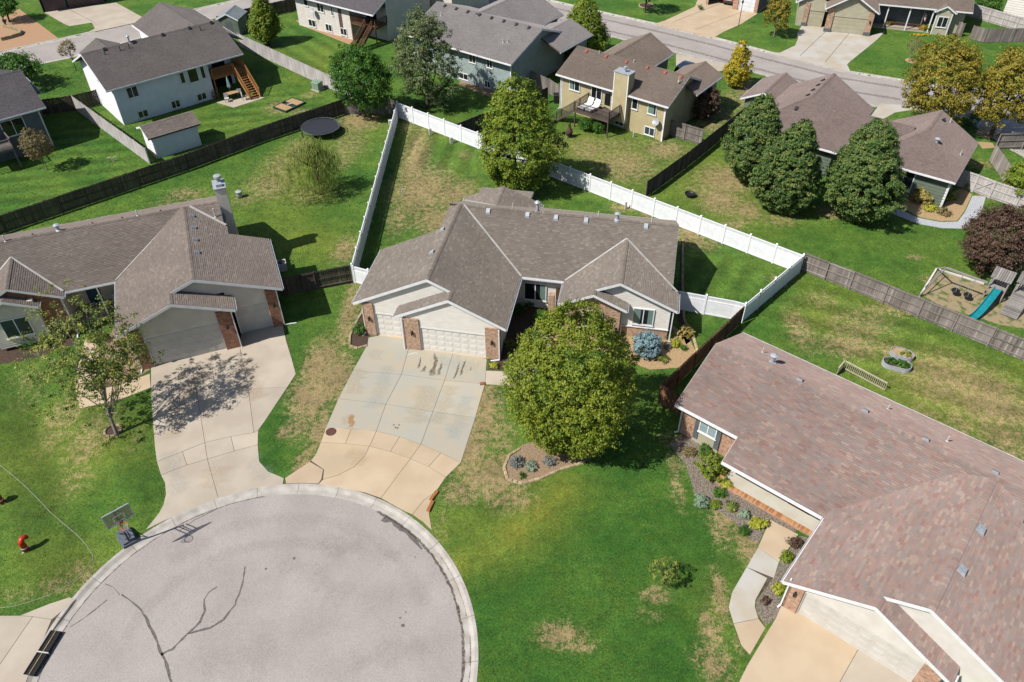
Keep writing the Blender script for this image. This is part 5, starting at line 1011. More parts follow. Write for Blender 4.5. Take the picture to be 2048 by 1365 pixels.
# ---------------------------------------------------------------- mauve roofed house right
org = G2((1878, 420)); H = House('ranch_house', org, -36, 'olive green house with mauve brown hip roof behind three dark trees', S['RT'])
ZE, PT = 3.1, .55; w = M['siding_olive']
def hip_block(H, u0, u1, v0, v1, ze, p, back_gable=True):
    m = (u0 + u1) / 2; h = (u1 - u0) / 2; zr = ze + p * h; r0 = v0 + h
    H.plane((u0, v0), (1, 0), ze, p, [[(u0, v0), (m, r0), (m, v1), (u0, v1)]]); H.plane((u1, v0), (-1, 0), ze, p, [[(u1, v0), (m, r0), (m, v1), (u1, v1)]]); H.plane((u0, v0), (0, 1), ze, p, [[(u0, v0), (u1, v0), (m, r0)]])
    H.ridgecap((m, r0, zr), (m, v1, zr)); H.ridgecap((u0, v0, ze), (m, r0, zr), .12); H.ridgecap((u1, v0, ze), (m, r0, zr), .12)
    H.board((u0, v0, ze), (u1, v0, ze), .18); H.gutter((u0, v0, ze), (u1, v0, ze), (0, -1))
    for u in (u0, u1): H.board((u, v0, ze), (u, v1, ze), .18); H.board((u, v1, ze), (m, v1, zr))
    return m, zr
hip_block(H, -8, .45, -.15, 9.2, ZE, PT); hip_block(H, -20.1, -10.2, -.75, 11, ZE, PT); H.wing('u', .8, 8.8, -13, -5, ZE - .1, .5, rake=(0, 0), gut=False)
H.wing('v', -23, -18.2, 6, 12.5, ZE - .2, .5, rake=(1, 1))
H.rect((-7.5, .4), (0, .4), 0, 3.05, w, .3, (0, 1)); H.rect((0, .4), (0, 8.8), 0, 3.05, w, .3, (1, 0)); H.gable((0, 8.8), (-7.5, 8.8), 0, 3.05, .55, w); H.rect((-7.5, 3), (-7.5, .4), 0, 3.05, w, .3); H.rect((-10.7, 3), (-7.5, 3), 0, 3.0, w, .3); H.rect((-19.6, -.2), (-10.7, -.2), 0, 3.05, w, .3); H.rect((-10.7, -.2), (-10.7, 3), 0, 3.05, w, .3); H.rect((-19.6, 10), (-19.6, -.2), 0, 3.05, w, .3); H.gable((-22.6, 6.4), (-18.6, 6.4), 0, 2.9, .5, w, .3); H.rect((-22.6, 12), (-22.6, 6.4), 0, 2.9, w)
H.window((-7.5, .4), (0, .4), 3.5, 4.5, .7, 2.8, 1, 'glass')
def rzT(u): return ZE + PT * min(u + 8, .45 - u)
for u, v in ((-6.4, 3.6), (-3.2, 7.6)): H.box_vent(u, v, rzT(u), (1, 0), 'vent_dk', .34)
for u, v in ((-7.0, 3.4), (-2.6, 8.4), (-.4, 4.6)): H.pipe(u, v, rzT(u), .45)
H.flue(-2.6, 3.2, rzT(-2.6) - .2, .7, .14)
for k in range(4): H.box_vent(-15.7, 4.6 + k * 1.5, ZE + PT * 4.4, (1, 0), 'vent_dk', .34)
for u, v in ((-15.9, 2.4), (-12.6, 4.2)): H.box_vent(u, v, ZE + PT * min(v + .75, -10.2 - u), (0, 1), 'vent_dk', .34)
H.downspout(.06, .3, 3, (.05, -.3)); H.foot += [(-7.5, 0, .4, 8.8), (-19.6, -10.7, -.2, 10), (-12, -6, 2, 8)]; H.finish(); HRT = H
# ---------------------------------------------------------------- far right house with sage garage
org = G2((1733, 72)); H = House('ranch_house', org, -18, 'sage green house at top right with brick garage pillars and hedge', S['T'])
ZE, PT = 3.25, .5; w = M['siding_sage']
H.wing('v', -6.1, .7, -.6, 9, ZE, .6, rake=(1, 0)); H.wing('v', -10.0, -3.2, 1.0, 9, ZE, .6, rake=(1, 0)); H.wing('u', 3.4, 13.5, -8, 12.6, ZE, PT)
H.gable((-5.6, 0), (.2, 0), 2.2, ZE, .6, w, .16); H.garage_door((-5.6, 0), (.2, 0), .75, 5.15, 2.15, M['siding_sage'], 6, off=-.05, jamb='siding_sage'); H.gable((-9.5, 1.4), (-5.6, 1.4), 2.2, ZE, .6, w, .16); H.garage_door((-9.5, 1.4), (-5.6, 1.4), 1.2, 3.4, 2.15, M['siding_sage'], 4, off=-.05, jamb='siding_sage')
H.rect((-9.5, 1.4), (-8.3, 1.4), 0, 2.2, w, .16)
for a, b, v in ((-5.65, -4.85, -.14), (-.45, .28, -.14), (-8.7, -8.1, 1.26)): H.block(a, b, v, v + .2, 0, ZE - .05, M['brick_tan']); H.block(a - .06, b + .06, v - .06, v + .15, 0, .5, M['siding_dark'], 'stone_base')
H.rect((.2, 0), (.2, 5.2), 0, 3.2, w, .16); H.rect((.2, 5.2), (12, 5.2), 0, 3.2, M['siding_dark'], .2); H.rect((12, 4.2), (12, 12), 0, 3.2, w); H.rect((-9.5, 9), (-9.5, 1.4), 0, 3.2, w)
H.wing('v', 8.0, 10.6, 3.0, 6, ZE - .15, .6, rake=(1, 0)); H.gable((8.3, 3.3), (10.3, 3.3), 0, ZE - .2, .6, w, .16, (1, 1)); H.rect((10.3, 3.3), (10.3, 5.2), 0, 3, w); H.rect((10.3, 4.2), (12, 4.2), 0, 3.1, w, .16)
H.window((8.3, 3.3), (10.3, 3.3), .35, 1.65, 1.0, 2.4, 2, 'glass'); H.lantern(-.1, -.14, 1.9, (0, -1)); H.block(.3, 8.2, 3.6, 5.1, 0, .12, M['c_tan'], 'porch_floor')
for u in (2.2, 5.0, 7.9): H.block(u - .07, u + .07, 3.55, 3.7, 0, 3.1, M['white'], 'post')
mb = MB()
for k in range(28): mb.bar((2.2 + k * .2, 3.62, .12), (2.2 + k * .2, 3.62, .9), .03, .03)
mb.bar((2.2, 3.62, .95), (7.9, 3.62, .95), .08, .06); mb.build('porch_railing', M['wood_brown'], H.root)
H.foot += [(-9.5, .2, 0, 9), (.2, 12, 3.3, 12)]; H.finish(); HF = H
# ---------------------------------------------------------------- houses at the top edge
a, b = G(1413, 10), G(1513, 27); H = House('ranch_house', (a.x, a.y), math.degrees(math.atan2(b.y - a.y, b.x - a.x)), 'brick garage front with open bay at the top edge', S['T']); L_ = (b - a).length
H.wing('v', -.8, L_ + .8, -.5, 9, 3.4, .5, rake=(1, 0)); H.gable((0, 0), (L_, 0), 2.3, 3.3, .5, M['siding_sage']); H.rect((L_, 0), (L_, 8), 0, 3.3, M['siding_dark']); H.rect((0, 8), (0, 0), 0, 3.3, M['siding_dark']); H.rect((L_, 8), (0, 8), 0, 3.3, M['siding_dark'])
for u0, u1 in ((-.1, .25), (L_ * .52, L_ * .62), (L_ - .45, L_ + .05)): H.block(u0, u1, -.15, .05, 0, 3.2, M['brick_pale'])
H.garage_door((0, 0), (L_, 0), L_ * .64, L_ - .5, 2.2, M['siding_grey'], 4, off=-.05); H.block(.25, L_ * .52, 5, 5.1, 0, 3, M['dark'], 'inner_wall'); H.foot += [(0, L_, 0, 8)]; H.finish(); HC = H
a, b = G(88, 26), G(213, 5); H = House('ranch_house', (a.x, a.y), math.degrees(math.atan2(b.y - a.y, b.x - a.x)), 'plum brown garage front at the top left corner', S['D']); L_ = (b - a).length
H.wing('v', -.7, L_ + .7, -.5, 9, 3.4, .5, rake=(1, 0)); H.gable((0, 0), (L_, 0), 2.3, 3.3, .5, M['siding_plum']); H.garage_door((0, 0), (L_, 0), .4, L_ * .36, 2.2, M['siding_plum'], 4, off=-.05, jamb='siding_dark'); H.garage_door((0, 0), (L_, 0), L_ * .42, L_ - .4, 2.2, M['siding_plum'], 8, off=-.05, jamb='siding_dark')
H.rect((L_, 0), (L_, 8), 0, 3.3, M['siding_plum']); H.rect((0, 8), (0, 0), 0, 3.3, M['siding_plum']); H.foot += [(0, L_, 0, 8)]; H.finish()
a = G(2000, 40); H = House('ranch_house', (a.x, a.y), -36, 'white sided wall at the top right corner behind the fence', S['D']); H.wing('u', -.6, 8, -.6, 12, 5.4, .4); H.rect((0, 0), (11, 0), 0, 5.3, M['siding_white'], .3); H.rect((0, 7.5), (0, 0), 0, 5.3, M['siding_white'], .3); H.foot += [(0, 11, 0, 8)]; H.finish()
a = G(842, 27); H = House('ranch_house', (a.x, a.y), -36, 'cream gable under brown roof peeking behind the grey tree', S['T']); H.wing('v', -.6, 6.5, -.5, 9, 3.6, .5, rake=(1, 0)); H.gable((0, 0), (6, 0), 0, 3.5, .5, M['siding_cream']); H.rect((0, 8.5), (0, 0), 0, 3.5, M['siding_cream']); H.rect((6, 0), (6, 8.5), 0, 3.5, M['siding_cream']); H.foot += [(0, 6, 0, 8)]; H.finish()
# ---------------------------------------------------------------- sheds
org = G2((316, 317.5)); H = House('garden_shed', org, 38.5, 'white shed with brown roof beside the dark board fence', S['L'], 'shed')
H.wing('u', -.25, 3.3, -.4, 5.15, 2.4, .42, gut=False); w = M['siding_grey']
H.rect((0, 0), (4.75, 0), 0, 2.38, w, .2); H.wall((0, 3.05), (0, 0), [(0, 0), (3.05, 0), (3.05, 2.35), (1.52, 2.95), (0, 2.35)], w, .2); H.wall((4.75, 0), (4.75, 3.05), [(0, 0), (3.05, 0), (3.05, 2.35), (1.52, 2.95), (0, 2.35)], w, .2); H.rect((4.75, 3.05), (0, 3.05), 0, 2.35, w); H.block(-.03, .0, 1.0, 2.0, .1, 2.0, M['white'], 'shed_door'); H.foot += [(0, 4.75, 0, 3.05)]; H.finish()
a = G(462, 71); H = House('garden_shed', (a.x, a.y), -8, 'small dark shed with pale blue roof behind the grey house', shingle('pale_blue_roofing', [(150, 164, 166), (172, 184, 186), (160, 172, 174)]), 'shed')
H.wing('v', -1.6, 1.6, -.2, 3.2, 2.2, .5, gut=False); w = M['siding_olive']; H.gable((-1.4, 0), (1.4, 0), 0, 2.15, .5, w); H.rect((1.4, 0), (1.4, 3), 0, 2.15, w); H.rect((-1.4, 3), (-1.4, 0), 0, 2.15, w); H.gable((1.4, 3), (-1.4, 3), 0, 2.15, .5, w); H.block(-.5, .5, -.04, 0, .05, 1.9, M['siding_dark'], 'shed_door'); H.foot += [(-1.4, 1.4, 0, 3)]; H.finish()

# ================================================================ FENCES
PANELS = {}
def picket_panel(L_, h, wood, seed, rails_front):
    key = (round(L_, 2), h, wood, seed, rails_front)
    if key not in PANELS:
        rnd = random.Random(seed * 31 + int(L_ * 100)); mb = MB(); n = max(2, int(L_ / .148)); w_ = L_ / n; grp = 0.5
        for k in range(n):
            x0 = k * w_ + .004; hh = h + rnd.uniform(-.025, .02); t = min(1, max(0, rnd.gauss(.5, .28)))
            y = rnd.uniform(-.006, .006); mb.hexa([(x0, y - .009, .04), (x0 + w_ - .01, y - .009, .04), (x0 + w_ - .01, y + .009, .04), (x0, y + .009, .04), (x0 + rnd.uniform(-.008, .008), y - .009, hh), (x0 + w_ - .01, y - .009, hh), (x0 + w_ - .01, y + .009, hh), (x0, y + .009, hh)], t)
        r = MB(); s_ = -1 if rails_front else 1
        rr = []
        for z in (.28, h * .55, h - .12):
            r = MB(); r.box(0, L_, min(s_ * .02, s_ * .062), max(s_ * .02, s_ * .062), z - .045, z + .045, rnd.random()); rr.append(r.mesh(M[wood]))
        PANELS[key] = (mb.mesh(M[wood]), rr)
    return PANELS[key]
def post_mesh(h, w_, m, cap=False):
    key = ('post', h, w_, m, cap)
    if key not in PANELS:
        mb = MB(); mb.box(-w_ / 2, w_ / 2, -w_ / 2, w_ / 2, -.1, h, random.random()); c = None
        if cap:
            q = MB(); c_ = w_ * .66; q.box(-c_, c_, -c_, c_, h, h + .03); i = len(q.v); q.v.extend([(-c_, -c_, h + .03), (c_, -c_, h + .03), (c_, c_, h + .03), (-c_, c_, h + .03), (0, 0, h + .12)]); q.f += [(i, i + 1, i + 4), (i + 1, i + 2, i + 4), (i + 2, i + 3, i + 4), (i + 3, i, i + 4)]; q.t += [.5] * 4; q.m += [0] * 4; c = q.mesh(M[m])
        PANELS[key] = (mb.mesh(M[m]), c)
    return PANELS[key]
def wood_fence(px, wood, label, rails_front=False, h=1.83, post_wood=None, world=None, group=None):
    pts = world or [G(*p) for p in px]; root = empty('board_fence', tuple(pts[0]), 0, label, 'fence', group); o0 = pts[0]
    for i in range(len(pts) - 1):
        a, b = pts[i], pts[i + 1]; d = b - a; L_ = d.length; n = max(1, round(L_ / 2.44)); ang = math.atan2(d.y, d.x); bl = L_ / n
        for k in range(n):
            p = a + d * (k / n) - o0; seed = (k * 7 + i) % 3; pm, rr = picket_panel(bl, h, wood, seed, rails_front)
            tag(link('picket_panel', pm, root, (p.x, p.y, 0), ang), kind='stuff')
            for r in rr: link('rail', r, root, (p.x, p.y, 0), ang)
        for k in range(n + (1 if i == len(pts) - 2 else 0)):
            p = a + d * (k / n) - o0; s_ = -1 if rails_front else 1; link('post', post_mesh(h + .02, .09, post_wood or wood)[0], root, (p.x - math.sin(ang) * s_ * .065, p.y + math.cos(ang) * s_ * .065, 0), ang)
    return root
def vinyl_panel(L_, h):
    key = ('vinyl', round(L_, 2), h)
    if key not in PANELS:
        mb = MB(); zb, zt = .1, h - .42; n = int(L_ / .16); w_ = L_ / n
        for k in range(n): mb.box(k * w_ + .004, (k + 1) * w_ - .004, -.02, .02, zb, zt)
        mb.box(0, L_, -.014, .014, zb, zt)
        rails = []
        for z0, z1 in ((.05, .19), (zt - .06, zt + .05), (h - .09, h)):
            r = MB(); r.box(0, L_, -.035, .035, z0, z1); rails.append(r.mesh(M['vinyl']))
        la = MB(); z0, z1 = zt + .05, h - .09; hh = z1 - z0; step = .095; k = -int(hh / step) - 1
        while k * step < L_:
            for sg in (1, -1):
                xa, xb = (k * step, k * step + hh) if sg == 1 else (k * step + hh, k * step); x0, x1 = max(0, min(xa, xb)), min(L_, max(xa, xb))
                if x1 - x0 < .03: continue
                f = lambda x: z0 + (x - xa) / (xb - xa) * hh
                la.bar((x0, .004 * sg, f(x0)), (x1, .004 * sg, f(x1)), .007, .034)
            k += 1
        PANELS[key] = (mb.mesh(M['vinyl']), rails, la.mesh(M['vinyl']))
    return PANELS[key]
def vinyl_fence(px, label, h=1.83, ends=(1, 1), name='vinyl_fence', cat='fence'):
    pts = [G(*p) for p in px]; o0 = pts[0]; root = empty(name, tuple(o0), 0, label, cat)
    for i in range(len(pts) - 1):
        a, b = pts[i], pts[i + 1]; d = b - a; L_ = d.length; n = max(1, round(L_ / 2.35)); ang = math.atan2(d.y, d.x); bl = L_ / n; pm, rails, la = vinyl_panel(bl, h)
        for k in range(n):
            p = a + d * (k / n) - o0; q = link('panel', pm, root, (p.x, p.y, 0), ang)
            for r in rails: link('rail', r, root, (p.x, p.y, 0), ang)
            tag(link('lattice', la, root, (p.x, p.y, 0), ang), kind='stuff')
        for k in range(n + 1):
            if (k == 0 and not ends[0]) or (k == n and not ends[1]): continue
            p = a + d * (k / n) - o0; pmh, cp = post_mesh(h + .1, .13, 'vinyl', True); po = link('post', pmh, root, (p.x, p.y, 0), ang); link('post_cap', cp, po)
    return root
vinyl_fence([(709, 566), (797, 236)], 'white vinyl lattice fence running away from the camera left of the central yard')
vinyl_fence([(797, 236), (1597, 547)], 'long white vinyl lattice fence across the back of the central yard', ends=(0, 1))
vinyl_fence([(1597, 547), (1483, 645)], 'white vinyl fence run from the far right corner down to the brown fence', ends=(0, 1))
vinyl_fence([(1483, 645), (1461, 639), (1352, 619)], 'white vinyl fence joining the right end of the central house', ends=(0, 0))
vinyl_fence([(711, 566), (741, 574)], 'narrow white vinyl gate beside the central garage', 1.7, name='vinyl_gate', cat='gate')
wood_fence([(-60, 492), (15, 466), (376, 342), (512, 290), (690, 229)], 'wood_dark', 'long dark board fence behind the left house', True)
wood_fence([(690, 229), (778, 228), (796, 233)], 'wood_grey', 'short board fence under the dark green tree by the white corner')
wood_fence([(154, 222), (300, 329)], 'wood_pale', 'pale sunlit board fence left of the white shed')  # sunlight on these boards is painted in as a pale colour
wood_fence([(88, 231), (154, 222), (202, 210)], 'wood_dark', 'dark fence between the dark house and the grey house')
wood_fence([(480, 94), (735, 214)], 'wood_pale', 'sunlit weathered fence right of the grey house yard')
wood_fence([(440, 60), (497, 44), (610, 18)], 'wood_dark', 'dark fence behind the small blue roofed shed')  # shade on this face is painted in by the dark boards
wood_fence([(1060, 170), (1098, 188), (1121, 203)], 'wood_grey', 'short grey fence between the grey green house and the yellow house')
wood_fence([(915, 280), (1095, 205)], 'wood_dark', 'dark fence meeting the white fence behind the yellow green tree')
wood_fence([(1292, 396), (1372, 337), (1470, 258), (1492, 240)], 'wood_dark', 'dark fence dividing the yellow house yard from the three dark trees')
wood_fence([(1334, 270), (1402, 291)], 'wood_grey', 'short grey gate fence right of the yellow house', True)
wood_fence([(1316, 806), (1478, 650)], 'wood_brown', 'brown board fence left of the red grey roof', True)
wood_fence([(1316, 806), (1366, 836)], 'wood_brown', 'brown fence return meeting the right house corner')
wood_fence([(1600, 541), (1698, 579), (1834, 635), (2048, 723), (2130, 757)], 'wood_grey', 'grey board fence with rails below the playset', True)
wood_fence([(1893, 366), (1943, 383)], 'wood_pale', 'pale fence between olive house and gate', True)
wood_fence([(1978, 397), (2030, 415), (2070, 428)], 'wood_pale', 'pale fence right of the gravel path gate', True)
g_ = wood_fence([(1945, 384), (1976, 396)], 'wood_pale', 'pale wooden gate with diagonal brace at the gravel path end', True); g_.name = 'wooden_gate'; g_['category'] = 'gate'
d_ = (G(1976, 396) - G(1945, 384)); mb = MB(); n_ = Vector((d_.y, -d_.x, 0)).normalized() * .075; mb.bar(n_ + Vector((.05, 0, .3)), n_ + d_ * .96 + Vector((0, 0, 1.7)), .05, .09); mb.build('brace', M['wood_pale'], g_)
wood_fence([(1978, 321), (2008, 366)], 'wood_grey', 'leaning grey fence at the right edge near the white trailer'); wood_fence([(1988, 300), (2042, 298)], 'wood_grey', 'open grey fence frame at the right edge', True)
wood_fence([(1913, 26), (1975, 45), (2030, 61), (2090, 78)], 'wood_pale', 'pale sunlit fence before the white wall at top right', True)  # sunlit look of the rail side comes from the pale board colour
wood_fence([(1938, 79), (1966, 86), (2060, 84)], 'wood_grey', 'weathered fence behind the golden trees at top right'); wood_fence([(1909, 72), (1921, 75)], 'wood_grey', 'single grey fence panel beside the far hedge')
wood_fence([(560, 594), (705, 566)], 'wood_dark', 'dark fence between the left house and the white gate', True)

# ================================================================ PLANTS
def KL(cols, k=0.8): return [K(*c, k) for c in cols]
LM = {
 'maple': leaf_mat('yellow_olive_leaves', KL([(62, 88, 26), (96, 120, 34), (126, 144, 42), (148, 154, 48), (108, 132, 40), (168, 162, 56)]), .3),
 'lime': leaf_mat('yellow_green_leaves', KL([(68, 96, 28), (108, 134, 40), (136, 152, 48), (120, 142, 44), (160, 158, 56)]), .3),
 'pear': leaf_mat('dark_green_leaves', KL([(54, 76, 40), (74, 102, 48), (92, 118, 56), (110, 128, 62), (132, 130, 72)]), .22),
 'grey': leaf_mat('grey_green_leaves', KL([(66, 84, 46), (90, 108, 62), (112, 128, 80), (128, 140, 94), (104, 106, 62)]), .25),
 'green': leaf_mat('mid_green_leaves', KL([(38, 74, 24), (60, 104, 32), (84, 128, 42), (98, 134, 50)]), .28),
 'gold': leaf_mat('golden_leaves', KL([(92, 94, 30), (126, 122, 42), (152, 140, 50), (170, 152, 60), (116, 118, 44)]), .3),
 'bright': leaf_mat('bright_yellow_leaves', KL([(120, 126, 26), (176, 164, 40), (206, 182, 52), (150, 148, 40)]), .32),
 'plum': leaf_mat('purple_plum_leaves', KL([(56, 40, 34), (82, 60, 50), (104, 78, 62), (96, 82, 64), (74, 54, 46)]), .18),
 'tan': leaf_mat('tan_sparse_leaves', KL([(104, 92, 62), (134, 118, 78), (150, 136, 92), (112, 108, 70)]), .25),
 'blue': leaf_mat('blue_spruce_needles', KL([(92, 120, 128), (124, 154, 162), (148, 176, 182), (110, 140, 146)]), .1),
 'sage': leaf_mat('sage_leaves', KL([(110, 136, 110), (140, 164, 136), (158, 178, 150)]), .2),
 'hosta': leaf_mat('yellow_hosta_leaves', KL([(120, 136, 34), (172, 178, 56), (200, 196, 80), (146, 158, 48)]), .3),
 'grass': leaf_mat('ornamental_grass_blades', KL([(130, 126, 62), (166, 152, 84), (184, 164, 96), (120, 130, 60)]), .3),
 'willow': leaf_mat('wispy_willow_leaves', KL([(96, 118, 48), (124, 142, 62), (146, 156, 80), (110, 124, 60)]), .3),
 'lav': leaf_mat('grey_lavender_leaves', KL([(110, 116, 116), (136, 140, 136), (120, 128, 112)]), .2),
 'flower': leaf_mat('yellow_flowers', KL([(206, 172, 40), (224, 190, 50), (190, 160, 40)]), .2),
 'crab': leaf_mat('dusty_green_leaves', KL([(62, 82, 38), (96, 116, 54), (128, 142, 70), (152, 158, 60), (168, 166, 96)]), .28),
}
M['bark'] = mat('grey_brown_bark', K(120, 104, 90, .5), K(78, 66, 56, .5), 9, .95, bump=.5, bscale=25, stretch=(1, 1, .3))
M['bark_pale'] = mat('pale_bark', K(176, 166, 152, .55), K(140, 128, 114, .55), 9, .95, bump=.4, bscale=25)
def unit(n, rng):
    d = rng.normal(size=(n, 3)); return d / np.linalg.norm(d, axis=1)[:, None]
def lobes(d, rng, amp, k=7):
    f = np.zeros(len(d))
    for kk, sh, am in ((k, 5, 1.0), (26, 22, .75)):
        c = unit(kk, rng); a = rng.uniform(-1, 1, kk)
        for i in range(kk): f += am * a[i] * np.exp(-((1 - d @ c[i]) * sh))
    return np.maximum(.35, 1 + amp * f + rng.normal(0, .05, len(d)))
def leaves_mesh(cen, rad, n_clump, per, size, m, rng, shape=1.0, amp=.22, low=-0.75, clump=.17, flat=.65, inner=.5, drop=0.0, aspect=.62, vert=False, prof=None):
    """cen centre, rad (rx,ry,rz); leaf faces grouped in clumps over the crown volume"""
    d = unit(n_clump * 3, rng); d = d[d[:, 2] > low][:n_clump]; n_clump = len(d)
    R0 = lobes(d, rng, amp); rr = rng.uniform(inner, 1.0, n_clump) ** .6
    taper = np.where(d[:, 2] > 0, 1 - (1 - shape) * d[:, 2], 1.0)
    cc = d * (rr * R0)[:, None]; cc[:, :2] *= taper[:, None]
    if prof:
        k, zw = prof                                  # crown widest at height zw, narrowing to a tip
        zr_ = rng.beta(1.25, 1.7, n_clump) * .99; an = rng.uniform(0, 2 * math.pi, n_clump)
        wz = np.where(zr_ < zw, (zr_ / zw + .08) ** .45, np.clip(1 - (zr_ - zw) / (1 - zw), 0, 1) ** k)
        d = np.stack([np.cos(an), np.sin(an), (zr_ - .35) * 1.2], -1); d /= np.linalg.norm(d, axis=1)[:, None]
        q = rng.uniform(inner, 1, n_clump) ** .6 * lobes(d, rng, amp) * np.minimum(wz, 1.05)
        cc = np.stack([np.cos(an) * q, np.sin(an) * q, zr_ * 2 - 1], -1)
    cc = cc * np.array(rad)[None, :]
    cr = clump * rad[0] * rng.choice([.5, .8, 1.0, 1.35], n_clump) * rng.uniform(.85, 1.2, n_clump)
    ct = rng.uniform(0, 1, n_clump)
    cnt = rng.integers(int(per * .6), int(per * 1.4) + 1, n_clump); idx_ = np.repeat(np.arange(n_clump), cnt); N_ = len(idx_)
    off = rng.normal(size=(N_, 3)); off /= np.maximum(1e-6, np.linalg.norm(off, axis=1))[:, None]; off *= (rng.uniform(0, 1, N_) ** .45)[:, None]
    off[:, 2] *= flat
    P = cc[idx_] + off * cr[idx_][:, None]
    if drop: P[:, 2] -= drop * rad[2] * rng.uniform(0, 1, N_) * (np.linalg.norm(P[:, :2], axis=1) / rad[0])
    nrm = d[idx_] * .55 + off * .6 + unit(N_, rng) * .75 + np.array([0, 0, .45]); nrm /= np.linalg.norm(nrm, axis=1)[:, None]
    if vert: nrm[:, 2] *= .2; nrm /= np.linalg.norm(nrm, axis=1)[:, None]
    t = np.cross(nrm, np.cross(np.array([0, 0, 1.0]) + unit(N_, rng) * .35, nrm) if vert else unit(N_, rng)); t /= np.maximum(1e-6, np.linalg.norm(t, axis=1))[:, None]; b = np.cross(nrm, t)
    s = (size * rng.uniform(.65, 1.3, N_))[:, None]; P = P + np.array(cen)[None, :]
    zc = P[:, 2] < .03; P[zc, 2] = .03 + rng.uniform(0, .1, zc.sum())
    V = np.empty((N_, 4, 3)); V[:, 0] = P - t * s * .5; V[:, 1] = P + b * s * aspect * .5 + nrm * s * .08; V[:, 2] = P + t * s * .5; V[:, 3] = P - b * s * aspect * .5 + nrm * s * .08
    tint = np.clip(ct[idx_] * .62 + rng.uniform(0, 1, N_) * .42 - .02, 0, 1)
    return quick_mesh(V.reshape(-1, 3), np.arange(N_ * 4).reshape(-1, 4), m, face_tint=tint), cc + np.array(cen)[None, :]
def bbox_crown(x0, y0, x1, y1, clear, hk=None):
    """crown centre, radius and half height from its extent in the photograph"""
    cx, cy = (x0 + x1) / 2, (y0 + y1) / 2; z = 3.0
    for _ in range(6):
        c = G(cx, cy, z); dv = np.array([c.x, c.y, c.z - CAM_H]); depth = float(dv @ (CR @ np.array([0, 0, 1.0]))); sc_ = FPX / depth; ph = math.asin(-dv[2] / np.linalg.norm(dv))
        r = (x1 - x0) / 2 / sc_; hi = (y1 - y0) / 2 / sc_; q = hi * hi - (r * math.sin(ph)) ** 2
        h = math.sqrt(max(q, (.45 * r) ** 2)) / math.cos(ph); h = min(h, 1.7 * r)
        if hk: h = hk * r
        z = clear + h
    return c, r, h
TREES = []
def tree(name, box, clear, leaf, label, seed, n=None, size=.2, shape=.8, amp=.22, clump=.17, per=55, bark='bark', cat='tree', group=None, inner=.5, low=-.8, drop=0, hk=None, lean=(0, 0), trunk=None, dens=1.0, vert=False, prof=None, limbs=14):
    rng = np.random.default_rng(seed); rnd = random.Random(seed); c, r, h = bbox_crown(*box, clear, hk)
    base = Vector((c.x - lean[0], c.y - lean[1], 0)); root = empty(name, tuple(base), rnd.uniform(0, 6), label, cat, group); rz = root.rotation_euler.z
    root.rotation_euler = (0, 0, 0)
    cen = (lean[0], lean[1], c.z)
    area = 4 * math.pi * r * (r + h) / 2
    nc = n or max(40, int(area * dens * 2.0 / (math.pi * (clump * r) ** 2)))
    me, cl = leaves_mesh(cen, (r * .9, r * .9, h * .95), nc, per, size, LM[leaf], rng, shape, amp, low, clump, inner=inner, drop=drop, vert=vert, aspect=.1 if vert else .62, prof=prof)
    tr = MB(); top = Vector((lean[0], lean[1], c.z + h * .35)); r0 = trunk or max(.06, r * .05); pts = [Vector((0, 0, -.05)), Vector((0, 0, .15))]
    for k in range(1, 5): pts.append(Vector((0, 0, 0)).lerp(top, k / 4) + Vector((rnd.uniform(-1, 1) * r * .03, rnd.uniform(-1, 1) * r * .03, 0)))
    tr.tube(pts, [r0 * 1.5, r0 * 1.1, r0, r0 * .75, r0 * .5, r0 * .2], 8)
    for k in range(min(limbs, len(cl))):
        q = Vector(cl[rnd.randrange(len(cl))]); z0 = rnd.uniform(max(.3, clear * .7), top.z * .75); a = Vector((0, 0, 0)).lerp(top, z0 / top.z); mid = a.lerp(q, .5) + Vector((0, 0, -.08 * (q - a).length)); tr.tube([a, mid, a.lerp(q, .95)], [r0 * .42, r0 * .26, r0 * .08], 5)
    tr.build('trunk', M[bark], root, True); link('crown', me, root)
    return root
tree('maple_tree', (992, 580, 1304, 934), .2, 'maple', 'big yellow green maple before the central house entry', 11, size=.15, amp=.34, clump=.078, per=32, dens=1.75, inner=.5, prof=(.46, .4))
tree('maple_tree', (944, 146, 1116, 384), .3, 'lime', 'yellow green maple between the back white fence and central roof', 12, size=.19, prof=(.48, .38), amp=.34, clump=.125, per=46, dens=1.7)
tree('leafy_tree', (655, 88, 782, 232), .3, 'green', 'dark green bushy tree left of the grey one, over the fence corner', 13, size=.2, shape=.8, clump=.16, per=46, dens=1.5, amp=.3)
tree('leafy_tree', (772, 14, 922, 208), .6, 'grey', 'large grey green tree before the grey green house', 14, size=.19, shape=.75, clump=.13, per=44, dens=1.25, amp=.5, low=-.95)
tree('cypress_tree', (490, -14, 562, 76), .9, 'lime', 'feathery yellow green tree in the lawn beside the small blue roofed shed', 15, size=.22, prof=(.66, .3), clump=.16, per=40, dens=1.3, amp=.3, drop=.3, trunk=.16)
tree('cypress_tree', (1116, -12, 1222, 106), .5, 'lime', 'feathery green tree at the street between grey green and yellow houses', 16, size=.22, prof=(.66, .3), clump=.15, per=44, dens=1.5, amp=.3, drop=.3)
tree('young_tree', (1450, 78, 1509, 172), .2, 'bright', 'slim bright yellow tree beside the far street', 17, size=.18, prof=(.6, .35), clump=.2, per=40, dens=1.1, amp=.4)
PG_ = 'dark oval trees right of centre'
tree('pear_tree', (1452, 186, 1578, 362), .1, 'pear', 'leftmost of the three dark oval trees', 18, size=.18, prof=(.55, .34), clump=.115, per=48, dens=2.0, amp=.3, group=PG_)
